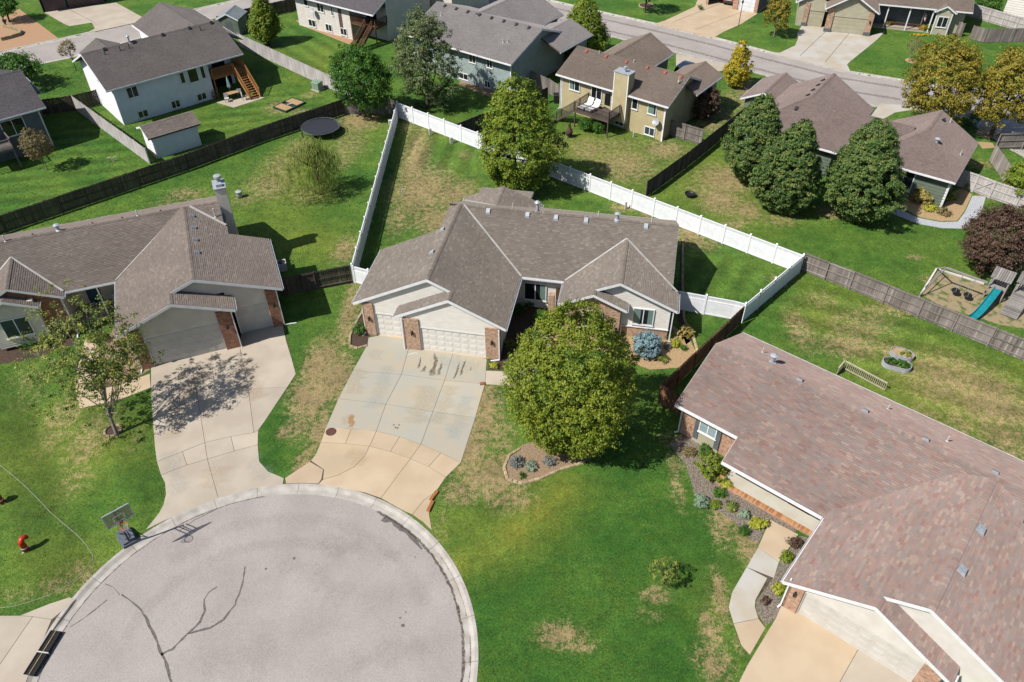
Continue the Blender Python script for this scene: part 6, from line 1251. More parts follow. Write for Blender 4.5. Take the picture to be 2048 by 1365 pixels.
tree('pear_tree', (1524, 236, 1652, 428), .1, 'pear', 'middle of the three dark oval trees', 19, size=.18, prof=(.55, .34), clump=.115, per=48, dens=2.0, amp=.3, group=PG_)
tree('pear_tree', (1650, 232, 1818, 442), .1, 'pear', 'rightmost and widest of the three dark oval trees', 20, size=.18, prof=(.52, .34), clump=.105, per=48, dens=2.0, amp=.32, group=PG_)
tree('golden_tree', (1812, 78, 1968, 262), .5, 'gold', 'golden tree behind the mauve roof, left of the pair at right edge', 21, size=.2, shape=.75, clump=.14, per=46, dens=1.5, amp=.26)
tree('golden_tree', (1958, 84, 2090, 262), 1.2, 'gold', 'golden tree cut by the right edge near the street', 22, size=.2, shape=.8, clump=.14, per=44, dens=1.4, amp=.26, trunk=.2)
tree('plum_tree', (1926, 404, 2080, 552), .15, 'plum', 'purple leaved tree at the right edge above the playset', 23, size=.15, shape=.85, clump=.13, per=46, dens=1.8, amp=.2)
tree('plum_tree', (1390, 174, 1442, 238), .1, 'plum', 'small reddish purple tree against the yellow house gable', 24, size=.15, shape=.8, clump=.2, per=36, dens=1.2, amp=.3)
tree('willow_shrub', (566, 262, 696, 396), .02, 'willow', 'wispy willow in the lawn below the trampoline', 25, size=.55, shape=.5, clump=.16, per=11, dens=1.3, amp=.4, inner=.2, drop=.3, vert=True, low=-.97)
tree('crabapple_tree', (80, 612, 306, 838), 1.9, 'crab', 'open branched tree on the left front lawn shading the driveway', 26, size=.14, shape=.9, clump=.1, per=28, dens=.7, amp=.7, bark='bark_pale', trunk=.11, lean=(.1, 1.2), hk=1.0, inner=.25, limbs=34)
tree('leafy_tree', (-26, 104, 82, 170), .6, 'green', 'round dark tree at the left edge above the dark house', 27, size=.2, shape=.85, clump=.16, per=40, dens=1.2)
tree('young_tree', (116, 78, 156, 114), 1.8, 'tan', 'thin sparse street tree above the lit gable', 28, size=.13, shape=.8, clump=.2, per=13, dens=.8, amp=.3, trunk=.05)
tree('young_tree', (40, 254, 106, 326), 1.0, 'tan', 'small tan leaved tree against the dark house wall', 29, size=.13, shape=.8, clump=.16, per=22, dens=.9, amp=.3, trunk=.05, bark='bark_pale')
tree('leafy_tree', (1262, -60, 1330, 2), 1.6, 'green', 'tree at the top edge in a stone ring', 30, size=.2, clump=.18, per=30)
tree('birch_tree', (1530, -8, 1586, 58), 1.0, 'gold', 'twin stemmed birch on the far lawn between two driveways', 31, size=.18, shape=.75, clump=.18, per=34, dens=1.0, amp=.35, bark='bark_pale', trunk=.08)
tree('young_tree', (1812, 74, 1846, 104), 1.3, 'tan', 'staked sapling in mulch ring on far right lawn', 32, size=.13, clump=.25, per=10, dens=.6, trunk=.05, bark='bark_pale')
tree('sapling', (1294, 1106, 1362, 1176), .75, 'crab', 'small sparse sapling on the lower right lawn', 33, size=.1, shape=.9, clump=.2, per=16, dens=.5, amp=.4, trunk=.035, hk=.8)
tree('leafy_tree', (2006, 312, 2100, 400), .2, 'lime', 'yellow green tree at the right edge by the pale fence', 34, size=.18, clump=.17, per=40)
tree('leafy_tree', (1950, -20, 2006, 24), .3, 'green', 'green shrub tree behind pale sunlit fence at top right', 35, size=.18, clump=.2, per=30)
tree('leafy_tree', (-30, -30, 34, 36), .5, 'green', 'dark tree at the top left corner', 36, size=.2, clump=.2, per=34)

def shrub(name, px, r, h, leaf, label, seed, size=.09, n=60, per=40, clump=.26, group=None, shape=.9, cat='shrub', amp=.2, up=False, flat=.8):
    rng = np.random.default_rng(seed); p = G(*px); root = empty(name, tuple(p), 0, label, cat, group)
    rx_ = r if isinstance(r, tuple) else (r, r)
    me, cl = leaves_mesh((0, 0, h * .5), (rx_[0] * .9, rx_[1] * .9, h * .5), n, per, size, LM[leaf], rng, shape, amp, -.9, clump * (1 if rx_[0] == rx_[1] else min(rx_) / rx_[0]), flat=flat, inner=.3, aspect=.3 if up else .62)
    link('foliage', me, root); st = MB(); rnd = random.Random(seed)
    for k in range(5): q = cl[rnd.randrange(len(cl))]; st.tube([(rnd.uniform(-.05, .05), rnd.uniform(-.05, .05), 0), (q[0] * .5, q[1] * .5, q[2] * .6), tuple(q)], [.02, .015, .006], 5)
    st.build('stem', M['bark'], root); return root
shrub('spruce_shrub', (1291, 708), 1.2, 1.9, 'blue', 'round blue spruce shrub right of the big maple', 50, .1, 260, 46, .17, amp=.05)
shrub('round_shrub', (1082, 648), .75, 1.25, 'green', 'round bright green shrub beside the central front door', 51, .09, 80, 44, .24, amp=.06)
shrub('leafy_shrub', (722, 665), .62, .9, 'green', 'small green shrub in the bed left of the central garage', 52, .09, 50, 40, .3)
shrub('leafy_shrub', (987, 735), .42, .4, 'hosta', 'small yellow green plant at the right garage pillar foot', 53, .1, 24, 26, .4)
shrub('leafy_shrub', (1170, 262), 1.0, 1.5, 'green', 'green bush before the yellow house deck, left of the other', 54, .12, 60, 44, .28)
shrub('leafy_shrub', (1195, 264), .9, 1.3, 'green', 'green bush under the chimney end of the raised deck', 55, .12, 50, 44, .28)
shrub('leafy_shrub', (1418, 948), 1.05, 1.5, 'lime', 'large leafy shrub at the left end of the brick edged porch', 56, .12, 90, 44, .22)
shrub('sage_shrub', (1400, 1008), .55, .6, 'sage', 'grey green sage mound before the brick edged porch', 57, .08, 60, 44, .25)
shrub('hosta_plant', (1515, 1052), (.75, .55), .45, 'hosta', 'yellow hosta clump beside the curved walk', 58, .24, 40, 16, .3, up=True)
shrub('juniper_shrub', (1487, 1066), .42, .45, 'green', 'dark green low shrub beside the yellow hosta', 59, .06, 40, 40, .3)
shrub('leafy_shrub', (1588, 1090), .5, .5, 'plum', 'dark purple plant between walk and lower right eave', 60, .09, 30, 26, .35)
shrub('leafy_shrub', (1572, 1118), .42, .45, 'lime', 'lime green plant under the lower right garage eave', 61, .1, 30, 30, .35)
shrub('leafy_shrub', (1556, 1180), .36, .4, 'hosta', 'small yellow green plant at the lower right brick pillar', 62, .1, 24, 26, .4)
shrub('leafy_shrub', (1530, 1205), .35, .35, 'plum', 'small spiky dark red plant in the bed by the curved walk', 63, .16, 14, 14, .4, up=True)
shrub('ornamental_grass', (1838, 405), 1.0, 1.3, 'grass', 'tall tan grass clump at the olive house wall', 64, .5, 40, 26, .3, up=True, flat=1.2)
shrub('ornamental_grass', (1935, 378), .5, .8, 'grass', 'tan grass clump beside the pale gate', 65, .4, 16, 20, .35, up=True, flat=1.2)
shrub('leafy_shrub', (1895, 398), (1.2, .8), .6, 'lime', 'low green plants in the bed before the olive house corner', 66, .13, 50, 30, .25)
shrub('leafy_shrub', (1888, 428), .8, .55, 'tan', 'dry brown low shrub inside the gravel path bend', 67, .12, 40, 34, .3)
shrub('leafy_shrub', (1862, 420), .9, .4, 'hosta', 'yellowish ground plants between olive wall and gravel path', 68, .12, 40, 28, .3)
shrub('ornamental_grass', (1370, 672), .55, .8, 'grass', 'dry grass clump at the right end of the central house', 69, .35, 20, 22, .35, up=True, flat=1.2)
shrub('leafy_shrub', (1366, 700), .35, .35, 'green', 'small green plant in the straw mulch by the brown fence', 70, .09, 20, 30, .4)
shrub('leafy_shrub', (1338, 672), .5, .6, 'green', 'small shrub between blue spruce and white corner board', 71, .1, 26, 30, .35)
shrub('lavender_shrub', (1033, 928), .55, .5, 'lav', 'grey lavender clump in the stone ringed bed', 72, .09, 40, 34, .3)
shrub('leafy_shrub', (1062, 936), .5, .4, 'sage', 'grey green plant beside the lavender in the stone ring', 73, .09, 30, 30, .3)
shrub('leafy_shrub', (1043, 954), .28, .25, 'green', 'tiny green plant at the lower rim of the stone ring', 74, .08, 14, 22, .4)
for k, (px, r, h, lf, lb) in enumerate((((20, 690), .9, 1.1, 'crab', 'shaded shrub in the far left bed before the bay window'), ((60, 690), .9, .9, 'green', 'dark shrub under the bay window'), ((100, 690), .8, .8, 'crab', 'dusty shrub right of the bay window bed'), ((130, 672), .6, .8, 'plum', 'reddish shrub at the brown brick wall'), ((250, 640), .9, 1.2, 'crab', 'green bush before the left porch railing'), ((280, 700), .7, .9, 'green', 'bush at the left garage corner'), ((205, 680), .6, .7, 'lime', 'light green bush near the left porch post'))):
    shrub('leafy_shrub', px, r, h, lf, lb, 80 + k, .1, 44, 36, .3)
shrub('hedge', (1795, 50), (2.6, .75), 1.0, 'lime', 'clipped green hedge before the far porch, left section', 90, .12, 120, 40, .3, amp=.05); shrub('hedge', (1868, 64), (2.2, .8), 1.0, 'lime', 'clipped hedge below the far bay window, right section', 91, .12, 100, 40, .3, amp=.05)
shrub('flower_bed', (1846, 60), (.9, .6), .7, 'flower', 'yellow flowers between the two far hedges', 92, .12, 30, 30, .3, cat='flowers'); shrub('flower_bed', (1838, 72), (1.6, .4), .3, 'flower', 'strip of yellow flowers before the far hedges', 93, .1, 40, 24, .3, cat='flowers')
shrub('leafy_shrub', (1400, 20), .5, .8, 'green', 'potted bush beside the far open garage', 94, .1, 20, 26, .4)
shrub('leafy_shrub', (1940, 250), 1.2, 1.2, 'green', 'dark bush under the golden tree at right', 95, .13, 50, 34, .28)
shrub('leafy_shrub', (1120, 640), .8, .7, 'plum', 'reddish low shrub behind the big maple at the entry', 96, .09, 40, 34, .3)
shrub('leafy_shrub', (432, 198), .45, 1.1, 'tan', 'dry potted plant at the grey house patio corner', 97, .11, 20, 24, .35)

for k, (px, r, h, lf, lb) in enumerate((((1440, 990), .45, .4, 'green', 'green ground plant between sage mound and porch'), ((1462, 1015), .5, .4, 'crab', 'dusty green plant mid bed before the porch'), ((1430, 1012), .4, .3, 'lime', 'light green trailing plant at the lawn side of the porch bed'), ((1488, 1032), .35, .35, 'sage', 'small grey plant behind the yellow hosta'), ((1452, 972), .4, .4, 'hosta', 'yellow green plant at the porch brick corner'), ((1378, 905), .5, .3, 'tan', 'dry brown plant in grey mulch under the near right window'), ((1410, 905), .5, .6, 'green', 'dark green shrub at the near right window'), ((1040, 625), .6, .7, 'green', 'shaded green shrub under the central front window'), ((1060, 612), .5, .6, 'green', 'shaded shrub left of the round green one'), ((1018, 690), .5, .5, 'crab', 'low shrub by the central garage side wall'), ((1350, 690), .5, .45, 'hosta', 'yellowish plant in the straw bed by the boulder'), ((1325, 720), .5, .4, 'crab', 'low plant at the lower edge of the straw bed'), ((1100, 925), .5, .35, 'lav', 'grey plant under the maple skirt'))):
    shrub('leafy_shrub', px, r, h, lf, lb, 120 + k, .09, 34, 34, .32)
# ---------------------------------------------------------------- planting beds
M['mulch'] = mat('dark_mulch', K(112, 92, 78, .5), K(70, 54, 44, .5), 12, 1, bump=.8, bscale=22); M['mulch_red'] = mat('red_brown_mulch', K(186, 162, 132, .55), K(150, 124, 98, .5), 12, 1, bump=.8, bscale=22)
M['mulch_grey'] = mat('grey_gravel_mulch', K(172, 160, 146, .5), K(120, 108, 94, .5), 10, 1, bump=.8, bscale=20, contrast=(.4, .6)); M['straw'] = mat('straw_mulch', K(208, 180, 138), K(180, 148, 108), 8, 1, bump=.6, bscale=22)
M['chips'] = mat('trodden_wood_chips', K(176, 158, 124, .56), K(112, 128, 66, .5), 1.6, 1, bump=.6, bscale=16, contrast=(.36, .5)); M['orange_gravel'] = mat('orange_gravel', K(206, 168, 132), K(184, 144, 110), 9, 1, bump=.7, bscale=18); M['stone'] = ramp_tint('tan_edging_stone', [K(190, 168, 132), K(214, 194, 156), K(176, 156, 126)], .9, .15, 12, .1, 2); M['boulder'] = mat('grey_boulder', K(150, 144, 140), K(110, 104, 100), 4, .95, bump=.6, bscale=8)
def bed(px, m, label, edge=None, z=.012, stone=.34, closed=True):
    W_ = pw(px); PAVED.append(W_); mb = MB(); mb.prism(W_, -.04, z); o = tag(mb.build('planting_bed', M[m]), kind='structure', label=label)
    if edge:
        E_ = [Vector(G2(p)) for p in edge]; per_ = 0
        for i in range(len(E_) - 1):
            a, b = E_[i], E_[i + 1]; L_ = (b - a).length; n = max(1, round(L_ / stone)); ang = math.atan2((b - a).y, (b - a).x)
            for k in range(n):
                p = a.lerp(b, (k + .5) / n); l2 = L_ / n * .47; q = MB(); hh = .1 + random.uniform(-.02, .02); e = .02
                q.hexa([(-l2, -.1, -.02), (l2, -.1, -.02), (l2, .1, -.02), (-l2, .1, -.02), (-l2 + e, -.1 + e, hh), (l2 - e, -.1 + e, hh), (l2 - e, .1 - e, hh + .01), (-l2 + e, .1 - e, hh)], random.random())
                q.build('edging_stone', M['stone'], o, loc=(p.x, p.y, 0), rz=ang + random.uniform(-.06, .06))
    return o
ring = [(1170, 925), (1120, 940), (1080, 958), (1045, 968), (1015, 960), (1008, 935), (1018, 912), (1040, 898)]
bed([(1015, 958), (1008, 935), (1018, 912), (1045, 890), (1110, 870), (1170, 880), (1200, 905), (1170, 925), (1120, 940), (1080, 958), (1045, 968)], 'mulch_red', 'mulch bed under the big maple ringed by tan stones', ring)
bed([(699, 690), (702, 670), (716, 640), (728, 628), (742, 668), (735, 690), (715, 697)], 'mulch', 'small mulch bed left of the central garage', [(735, 692), (716, 698), (699, 692), (700, 672), (714, 642), (726, 622), (728, 606)])
bed([(1000, 720), (1012, 662), (1045, 600), (1130, 600), (1110, 648), (1068, 640), (1062, 690), (1024, 742), (976, 740), (978, 722)], 'mulch', 'shaded mulch bed between central garage and entry')
bed([(1106, 652), (1300, 660), (1345, 650), (1380, 680), (1395, 710), (1370, 735), (1300, 740), (1200, 700), (1096, 700)], 'straw', 'straw coloured mulch bed along the front of the central house')
bed([(1355, 640), (1362, 480), (1368, 480), (1366, 560), (1366, 640), (1385, 680), (1372, 690)], 'mulch', 'narrow bed along the right wall of the central house', [(1366, 480), (1365, 560), (1368, 640), (1388, 678), (1396, 708)], stone=.6)
bed([(1338, 890), (1362, 868), (1400, 888), (1450, 930), (1470, 950), (1600, 1045), (1590, 1066), (1538, 1040), (1518, 1085), (1500, 1078), (1470, 1045), (1430, 1018), (1388, 985), (1372, 930)], 'mulch_grey', 'grey mulch bed before the brick edged porch')
bed([(1600, 1072), (1622, 1078), (1592, 1130), (1562, 1180), (1558, 1232), (1532, 1252), (1513, 1225), (1512, 1203), (1546, 1157), (1560, 1125)], 'mulch_grey', 'grey mulch strip between curved walk and right garage')
bed([(0, 676), (110, 662), (150, 665), (148, 690), (60, 720), (-10, 730)], 'mulch', 'shaded bed below the bay window at left'); bed([(205, 690), (240, 640), (232, 620), (300, 740), (250, 768), (196, 766)], 'mulch_red', 'mulch bed between left walk and garage')
c_ = G(228, 862); ring_ = [(c_.x + .62 * math.cos(k * math.pi / 8), c_.y + .62 * math.sin(k * math.pi / 8)) for k in range(16)]
def ring_bed(px, r, m, label, stones=True):
    c = G(*px); P_ = [(c.x + r * math.cos(k * math.pi / 9), c.y + r * math.sin(k * math.pi / 9)) for k in range(18)]; PAVED.append(P_); mb = MB(); mb.prism(P_, -.04, .012); o = tag(mb.build('planting_bed', M[m]), kind='structure', label=label)
    if stones:
        n = max(8, int(2 * math.pi * r / .3))
        for k in range(n):
            a = 2 * math.pi * k / n; q = MB(); l2 = math.pi * r / n * .95; q.hexa([(-l2, -.08, -.02), (l2, -.08, -.02), (l2, .08, -.02), (-l2, .08, -.02), (-l2 + .02, -.06, .09), (l2 - .02, -.06, .09), (l2 - .02, .06, .1), (-l2 + .02, .06, .1)], random.random()); q.build('edging_stone', M['stone'], o, loc=(c.x + r * math.cos(a), c.y + r * math.sin(a), 0), rz=a + math.pi / 2)
    return o
ring_bed((226, 862), .52, 'mulch', 'stone ring round the left lawn tree trunk'); ring_bed((1471, 168), .9, 'straw', 'pale ring round the slim yellow tree'); ring_bed((1825, 122), .9, 'straw', 'straw ring round the far sapling', False); ring_bed((1293, 12), 1.1, 'mulch', 'stone ring at the top edge lawn')
bed([(1848, 400), (1815, 400), (1800, 412), (1836, 434), (1882, 443), (1914, 442), (1928, 424), (1944, 390), (1925, 376), (1905, 385), (1882, 422)], 'straw', 'dry planted bed between olive house and gravel path'); bed([(1985, 262), (1960, 252), (1950, 268), (1975, 276), (2005, 268)], 'straw', 'straw ring under the right edge golden tree'); bed([(1955, 284), (1985, 286), (1990, 296), (1965, 298)], 'straw', 'straw patch by the open fence frame')
bed([(592, 42), (612, 35), (640, 52), (710, 82), (704, 92), (640, 66), (604, 52)], 'orange_gravel', 'orange gravel strip along the beige house'); bed([(-40, 120), (-40, 40), (20, 30), (38, 18), (118, 78), (0, 104)], 'orange_gravel', 'orange gravel yard at the top left'); bed([(925, 158), (985, 182), (1010, 192), (985, 196), (915, 170)], 'mulch_red', 'red mulch along the grey green house')
bed([(1843, 590), (1878, 540), (1930, 552), (1968, 570), (2060, 590), (2060, 660), (2000, 650), (1880, 612)], 'chips', 'bare playset yard of wood chips')
ribs = []

# ================================================================ THINGS IN THE YARDS
def P3(x, y, z=0): return G(x, y, z)
# portable basketball hoop
b0 = P3(262, 1086); ba = P3(207, 1042, 3.75); bb = P3(259, 1013.6, 3.75); d = (bb - ba); d.z = 0; d.normalize(); n_ = Vector((d.y, -d.x, 0)); mid = (ba + bb) / 2
root = empty('basketball_hoop', tuple(b0), 0, 'portable basketball hoop with clear backboard standing at the kerb', 'basketball hoop')
M['hoop_grey'] = mat('grey_plastic', K(128, 136, 146, .5), K(104, 112, 122, .5), 5, .5); M['orange'] = mat('orange_paint', K(226, 96, 40, .6), K(206, 80, 34, .6), 5, .45); M['board'] = mat('smoky_backboard', K(158, 155, 136, .5), K(144, 141, 122, .5), 2, .2, spec=.6); _n = M['board'].node_tree; _t = _n.nodes.new('ShaderNodeBsdfTransparent'); _x = _n.nodes.new('ShaderNodeMixShader'); _x.inputs[0].default_value = .5; _n.links.new(_t.outputs[0], _x.inputs[1]); _n.links.new(_n.nodes['Principled BSDF'].outputs[0], _x.inputs[2]); _n.links.new(_x.outputs[0], _n.nodes['Material Output'].inputs[0])
c = P3(255, 1078) - b0; mb = MB(); A = [(-.42, -.62), (.42, -.62), (.48, .1), (.36, .7), (-.36, .7), (-.48, .1)]; ang = math.atan2(n_.y, n_.x) + math.pi / 2
rot = lambda p: (c.x + p[0] * math.cos(ang) - p[1] * math.sin(ang), c.y + p[0] * math.sin(ang) + p[1] * math.cos(ang))
mb.prism([rot(p) for p in A], .02, .2); mb.prism([rot((p[0] * .84, p[1] * .86)) for p in A], .2, .34); mb.prism([rot((p[0] * .3, p[1] * .5)) for p in A], .34, .42); mb.build('base_tank', M['hoop_grey'], root, False)
mb = MB(); pole_b = Vector((c.x, c.y, .1)) + n_ * .45; pole_t = (mid - b0) - n_ * .75; pole_t.z = 3.3; pole_t = Vector((pole_b.x * .3 + pole_t.x * .7, pole_b.y * .3 + pole_t.y * .7, 3.3)); mb.tube([pole_b, pole_t], .055, 8); mb.tube([Vector((*rot((-.3, .5)), .2)), pole_b + Vector((0, 0, 1.0))], .025, 6); mb.tube([Vector((*rot((.3, .5)), .2)), pole_b + Vector((0, 0, 1.0))], .025, 6); mb.build('pole', M['metal_dark'], root)
mc = mid - b0
mb = MB()
for z in (2.95, 3.45):
    for s in (-.12, .12): mb.bar(pole_t + d * s + Vector((0, 0, z - 3.4)), Vector((mc.x, mc.y, z + .35)) + d * s, .035, .05)
mb.build('support_arm', M['metal_dark'], root)
L2 = (bb - ba).length / 2; mb = MB(); bz0, bz1 = 2.98, 4.02
def brd(x0, x1, z0, z1, t0, t1, q):
    q.hexa([tuple(Vector((mc.x, mc.y, 0)) + d * x + n_ * t + Vector((0, 0, z))) for z in (z0, z1) for x, t in ((x0, t0), (x1, t0), (x1, t1), (x0, t1))])
brd(-L2, L2, bz0, bz1, -.02, .01, mb); bo = mb.build('backboard', M['board'], root); mb = MB()
for x0, x1, z0, z1 in ((-L2, L2, bz0 - .03, bz0 + .03), (-L2, L2, bz1 - .03, bz1 + .03), (-L2 - .03, -L2 + .03, bz0, bz1), (L2 - .03, L2 + .03, bz0, bz1)): brd(x0, x1, z0, z1, -.03, .025, mb)
mb.build('board_frame', M['metal'], bo); mb = MB()
for x0, x1, z0, z1 in ((-.31, .31, 3.12, 3.16), (-.31, .31, 3.56, 3.6), (-.31, -.27, 3.12, 3.6), (.27, .31, 3.12, 3.6)): brd(x0, x1, z0, z1, .012, .018, mb)
mb.build('target_square', M['white'], bo)
mb = MB(); rc = Vector((mc.x, mc.y, 3.05)) + n_ * .42; ringp = [rc + Vector((.24 * math.cos(k * math.pi / 10), .24 * math.sin(k * math.pi / 10), 0)) for k in range(21)]; mb.tube(ringp, .018, 6, cap=False); mb.bar(Vector((mc.x, mc.y, 3.05)), rc - n_ * .22, .16, .04); mb.build('rim', M['orange'], root)
mb = MB()
for k in range(12):
    a, b = k * math.pi / 6, (k + 1) * math.pi / 6
    for s, e in ((a, b), (b, a)): mb.tube([rc + Vector((.23 * math.cos(s), .23 * math.sin(s), 0)), rc + Vector((.15 * math.cos(e), .15 * math.sin(e), -.25)), rc + Vector((.12 * math.cos(s), .12 * math.sin(s), -.42))], .006, 4)
mb.build('net', M['white'], root)
# orange cane ornaments and light string
M['cane'] = mat('orange_red_plastic', K(214, 70, 30, .6), K(190, 52, 22, .6), 6, .35)
for k, (p, lb, az) in enumerate((((53, 1101), 'orange cane shaped lawn ornament nearer the kerb', 60), ((4, 1006), 'orange cane shaped lawn ornament at the left edge', 170))):
    q = P3(*p); root = empty('lawn_ornament', tuple(q), R_(az), lb, 'ornament', 'orange lawn ornaments'); mb = MB(); pts = [Vector((0, 0, .08)), Vector((0, 0, .75))] + [Vector((.2 - .2 * math.cos(t), 0, .75 + .22 * math.sin(t))) for t in (.5, 1.0, 1.6, 2.2, 2.8, 3.2)]; mb.tube(pts, [.2, .17] + [.16, .155, .15, .14, .12, .08], 12); mb.build('cane', M['cane'], root, True)
    mb = MB()
    for z in (.3,): mb.lathe([(.19, z), (.2, z + .03), (.19, z + .07)], (0, 0), 10)
    mb.build('stripe', M['white'], root); mb = MB(); mb.bar((-.28, 0, .02), (.28, 0, .02), .05, .03); mb.bar((0, -.2, .02), (0, .2, .02), .05, .028); mb.build('stake', M['white'], root)
mb = MB(); cab = [(-20, 1219), (25, 1214), (60, 1205), (100, 1190), (140, 1166), (165, 1146), (183, 1122), (186, 1110), (172, 1092), (155, 1069), (125, 1045), (100, 1022), (75, 1000), (45, 968), (0, 930)]
mb.tube([P3(*p, .03) + Vector((random.uniform(-.05, .05), random.uniform(-.05, .05), 0)) for p in cab], .008, 4); o = mb.build('light_string', M['pvc']); tag(o, 'thin white light string laid along the edge of the left lawn', 'cable')
# storm inlet in the kerb
M['inlet_wood'] = mat('tan_inlet_bar', K(196, 170, 128), K(170, 146, 110), 6, .8)
a, b = P3(57, 1352, .03), P3(113, 1262, .03); d = (b - a); L_ = d.length; d.normalize(); nn = Vector((-d.y, d.x, 0)); root = empty('storm_inlet', tuple((a + b) / 2), math.atan2(d.y, d.x), 'dark storm drain inlet with tan bars in the lower left kerb', 'drain')
for k in range(2):
    x0 = -L_ / 2 + k * L_ / 2 + .03; x1 = x0 + L_ / 2 - .06
    mb = MB(); mb.box(x0, x1, -.34, .3, -.06, .045); mb.build('opening', M['dark'], root)
    for y in (-.28, -.02, .24):
        mb = MB(); mb.box(x0 + .01, x1 - .01, y - .02, y + .02, .045, .085); mb.build('bar', M['inlet_wood'] if y == -.02 else M['metal_dark'], root)
mb = MB(); mb.box(-.03, .03, -.34, .3, -.05, .08); mb.build('divider', M['pvc'], root)
# utility lid, bricks and blocks by the driveway
q = P3(662, 864, .03); mb = MB(); mb.lathe([(.36, .02), (.36, .04), (.33, .046), (.33, .043), (.08, .043), (.06, .05)], (0, 0), 28); o = mb.build('manhole_cover', mat('rusty_iron', K(118, 78, 66, .6), K(88, 56, 48, .6), 14, .7, bump=.4, bscale=40), None, False, tuple((q.x, q.y, 0))); tag(o, 'round rusty utility lid at the left edge of the central driveway', 'lid')
for k, (p, az, lb, col) in enumerate((((868, 993), 62, 'orange brown stone block at the lower right driveway edge, upper one', 'stone'), ((861, 1014), 72, 'orange brown stone block at the driveway edge near the kerb', 'stone'), ((965, 769), 10, 'red brown brick at the corner of driveway and entry walk', 'brick_edge'))):
    q = P3(*p); mb = MB(); l2 = .42 if k < 2 else .2; mb.hexa([(-l2, -.13, 0), (l2, -.12, 0), (l2, .13, 0), (-l2, .12, 0), (-l2 + .03, -.1, .15), (l2 - .04, -.1, .13), (l2 - .03, .1, .15), (-l2 + .03, .1, .14)], .1 if k < 2 else 0); o = mb.build('stone_block', mat('orange_stone', K(196, 138, 84), K(160, 104, 62), 5, .9) if k < 2 else M['brick_edge'], None, False, tuple(q), R_(az)); tag(o, lb, 'stone')
# boulders and planter by the entry
for p, r, lb in (((1336, 693), .38, 'grey boulder right of the blue spruce'), ((1335, 655), .25, 'small rock at the right corner of central house')):
    q = P3(*p); rng = np.random.default_rng(int(p[0])); mb = MB(); n1 = 10; prof_ = []
    mb.lathe([(r * .9, -.05), (r * 1.05, r * .25), (r * .85, r * .55), (r * .4, r * .75)], (0, 0), n1); mb.v = [tuple(np.array(v) * (1 + rng.uniform(-.16, .16))) for v in mb.v]; o = mb.build('boulder', M['boulder'], None, True, tuple(q)); tag(o, lb, 'rock')
q = P3(1036, 712); root = empty('planter_pot', tuple(q), 0, 'dark round planter pot between central garage and maple', 'planter'); mb = MB(); mb.lathe([(.3, 0), (.4, .35), (.42, .38), (.36, .38), (.34, .3)], (0, 0), 16); mb.build('pot', M['metal_dark'], root); mb = MB(); mb.lathe([(.33, .28), (.33, .33)], (0, 0), 16); mb.build('soil', M['mulch'], root)
# trampoline
q = P3(644, 268); root = empty('trampoline', tuple(q), 0, 'round black trampoline before the long dark fence', 'trampoline'); mb = MB(); mb.lathe([(1.86, .87), (1.86, .885)], (0, 0), 40); mb.build('jumping_mat', mat('black_mat', (.02, .022, .03, 1), (.028, .03, .04, 1), 6, .6), root)
mb = MB(); ring = [(2.1 * math.cos(k * math.pi / 20), 2.1 * math.sin(k * math.pi / 20), .9) for k in range(41)]; mb.tube(ring, .026, 8, cap=False); mb.build('frame_ring', M['hoop_grey'], root)
mb = MB()
for k in range(72): a = 2 * math.pi * k / 72; mb.tube([(1.86 * math.cos(a), 1.86 * math.sin(a), .88), (2.09 * math.cos(a), 2.09 * math.sin(a), .9)], .014, 4)
tag(mb.build('springs', M['hoop_grey'], root), kind='stuff')
for k in range(6):
    a = k * math.pi / 3 + .3; mb = MB(); a2 = a + .22; mb.tube([(2.1 * math.cos(a), 2.1 * math.sin(a), .88), (2.12 * math.cos(a), 2.12 * math.sin(a), .05), (2.12 * math.cos(a2), 2.12 * math.sin(a2), .05), (2.1 * math.cos(a2), 2.1 * math.sin(a2), .88)], .028, 6); mb.build('leg', M['metal_dark'], root)
# green sand box with two tan lids
a, b, c, e = P3(546, 217), P3(586, 198), P3(612, 207), P3(572, 227); ctr = (a + b + c + e) / 4; ang = math.atan2((b - a).y, (b - a).x); L_ = (b - a).length / 2; Wd = (e - a).length / 2; root = empty('sand_box', tuple(ctr), ang, 'green framed sand box with two tan lids on the grey house lawn', 'sandbox')
M['green_pl'] = mat('dark_green_plastic', K(48, 84, 72, .55), K(38, 68, 60, .55), 6, .6); M['tan_lid'] = mat('tan_lid', K(206, 174, 128), K(188, 154, 112), 4, .8)
mb = MB(); mb.box(-L_, L_, -Wd, Wd, 0, .06); mb.box(-L_, L_, -Wd, -Wd + .1, .06, .2); mb.box(-L_, L_, Wd - .1, Wd, .06, .2); mb.box(-L_, -L_ + .1, -Wd + .1, Wd - .1, .06, .2); mb.box(L_ - .1, L_, -Wd + .1, Wd - .1, .06, .2); mb.build('frame', M['green_pl'], root)
for s in (-1, 1): mb = MB(); mb.box(s * L_ * .55 - L_ * .33, s * L_ * .55 + L_ * .33, -Wd * .85, Wd * .85, .15, .2); mb.build('lid', M['tan_lid'], root)
mb = MB(); mb.bar((-.2, .1, .2), (.25, -.1, .2), .18, .06); mb.build('toy', M['pvc'], root)
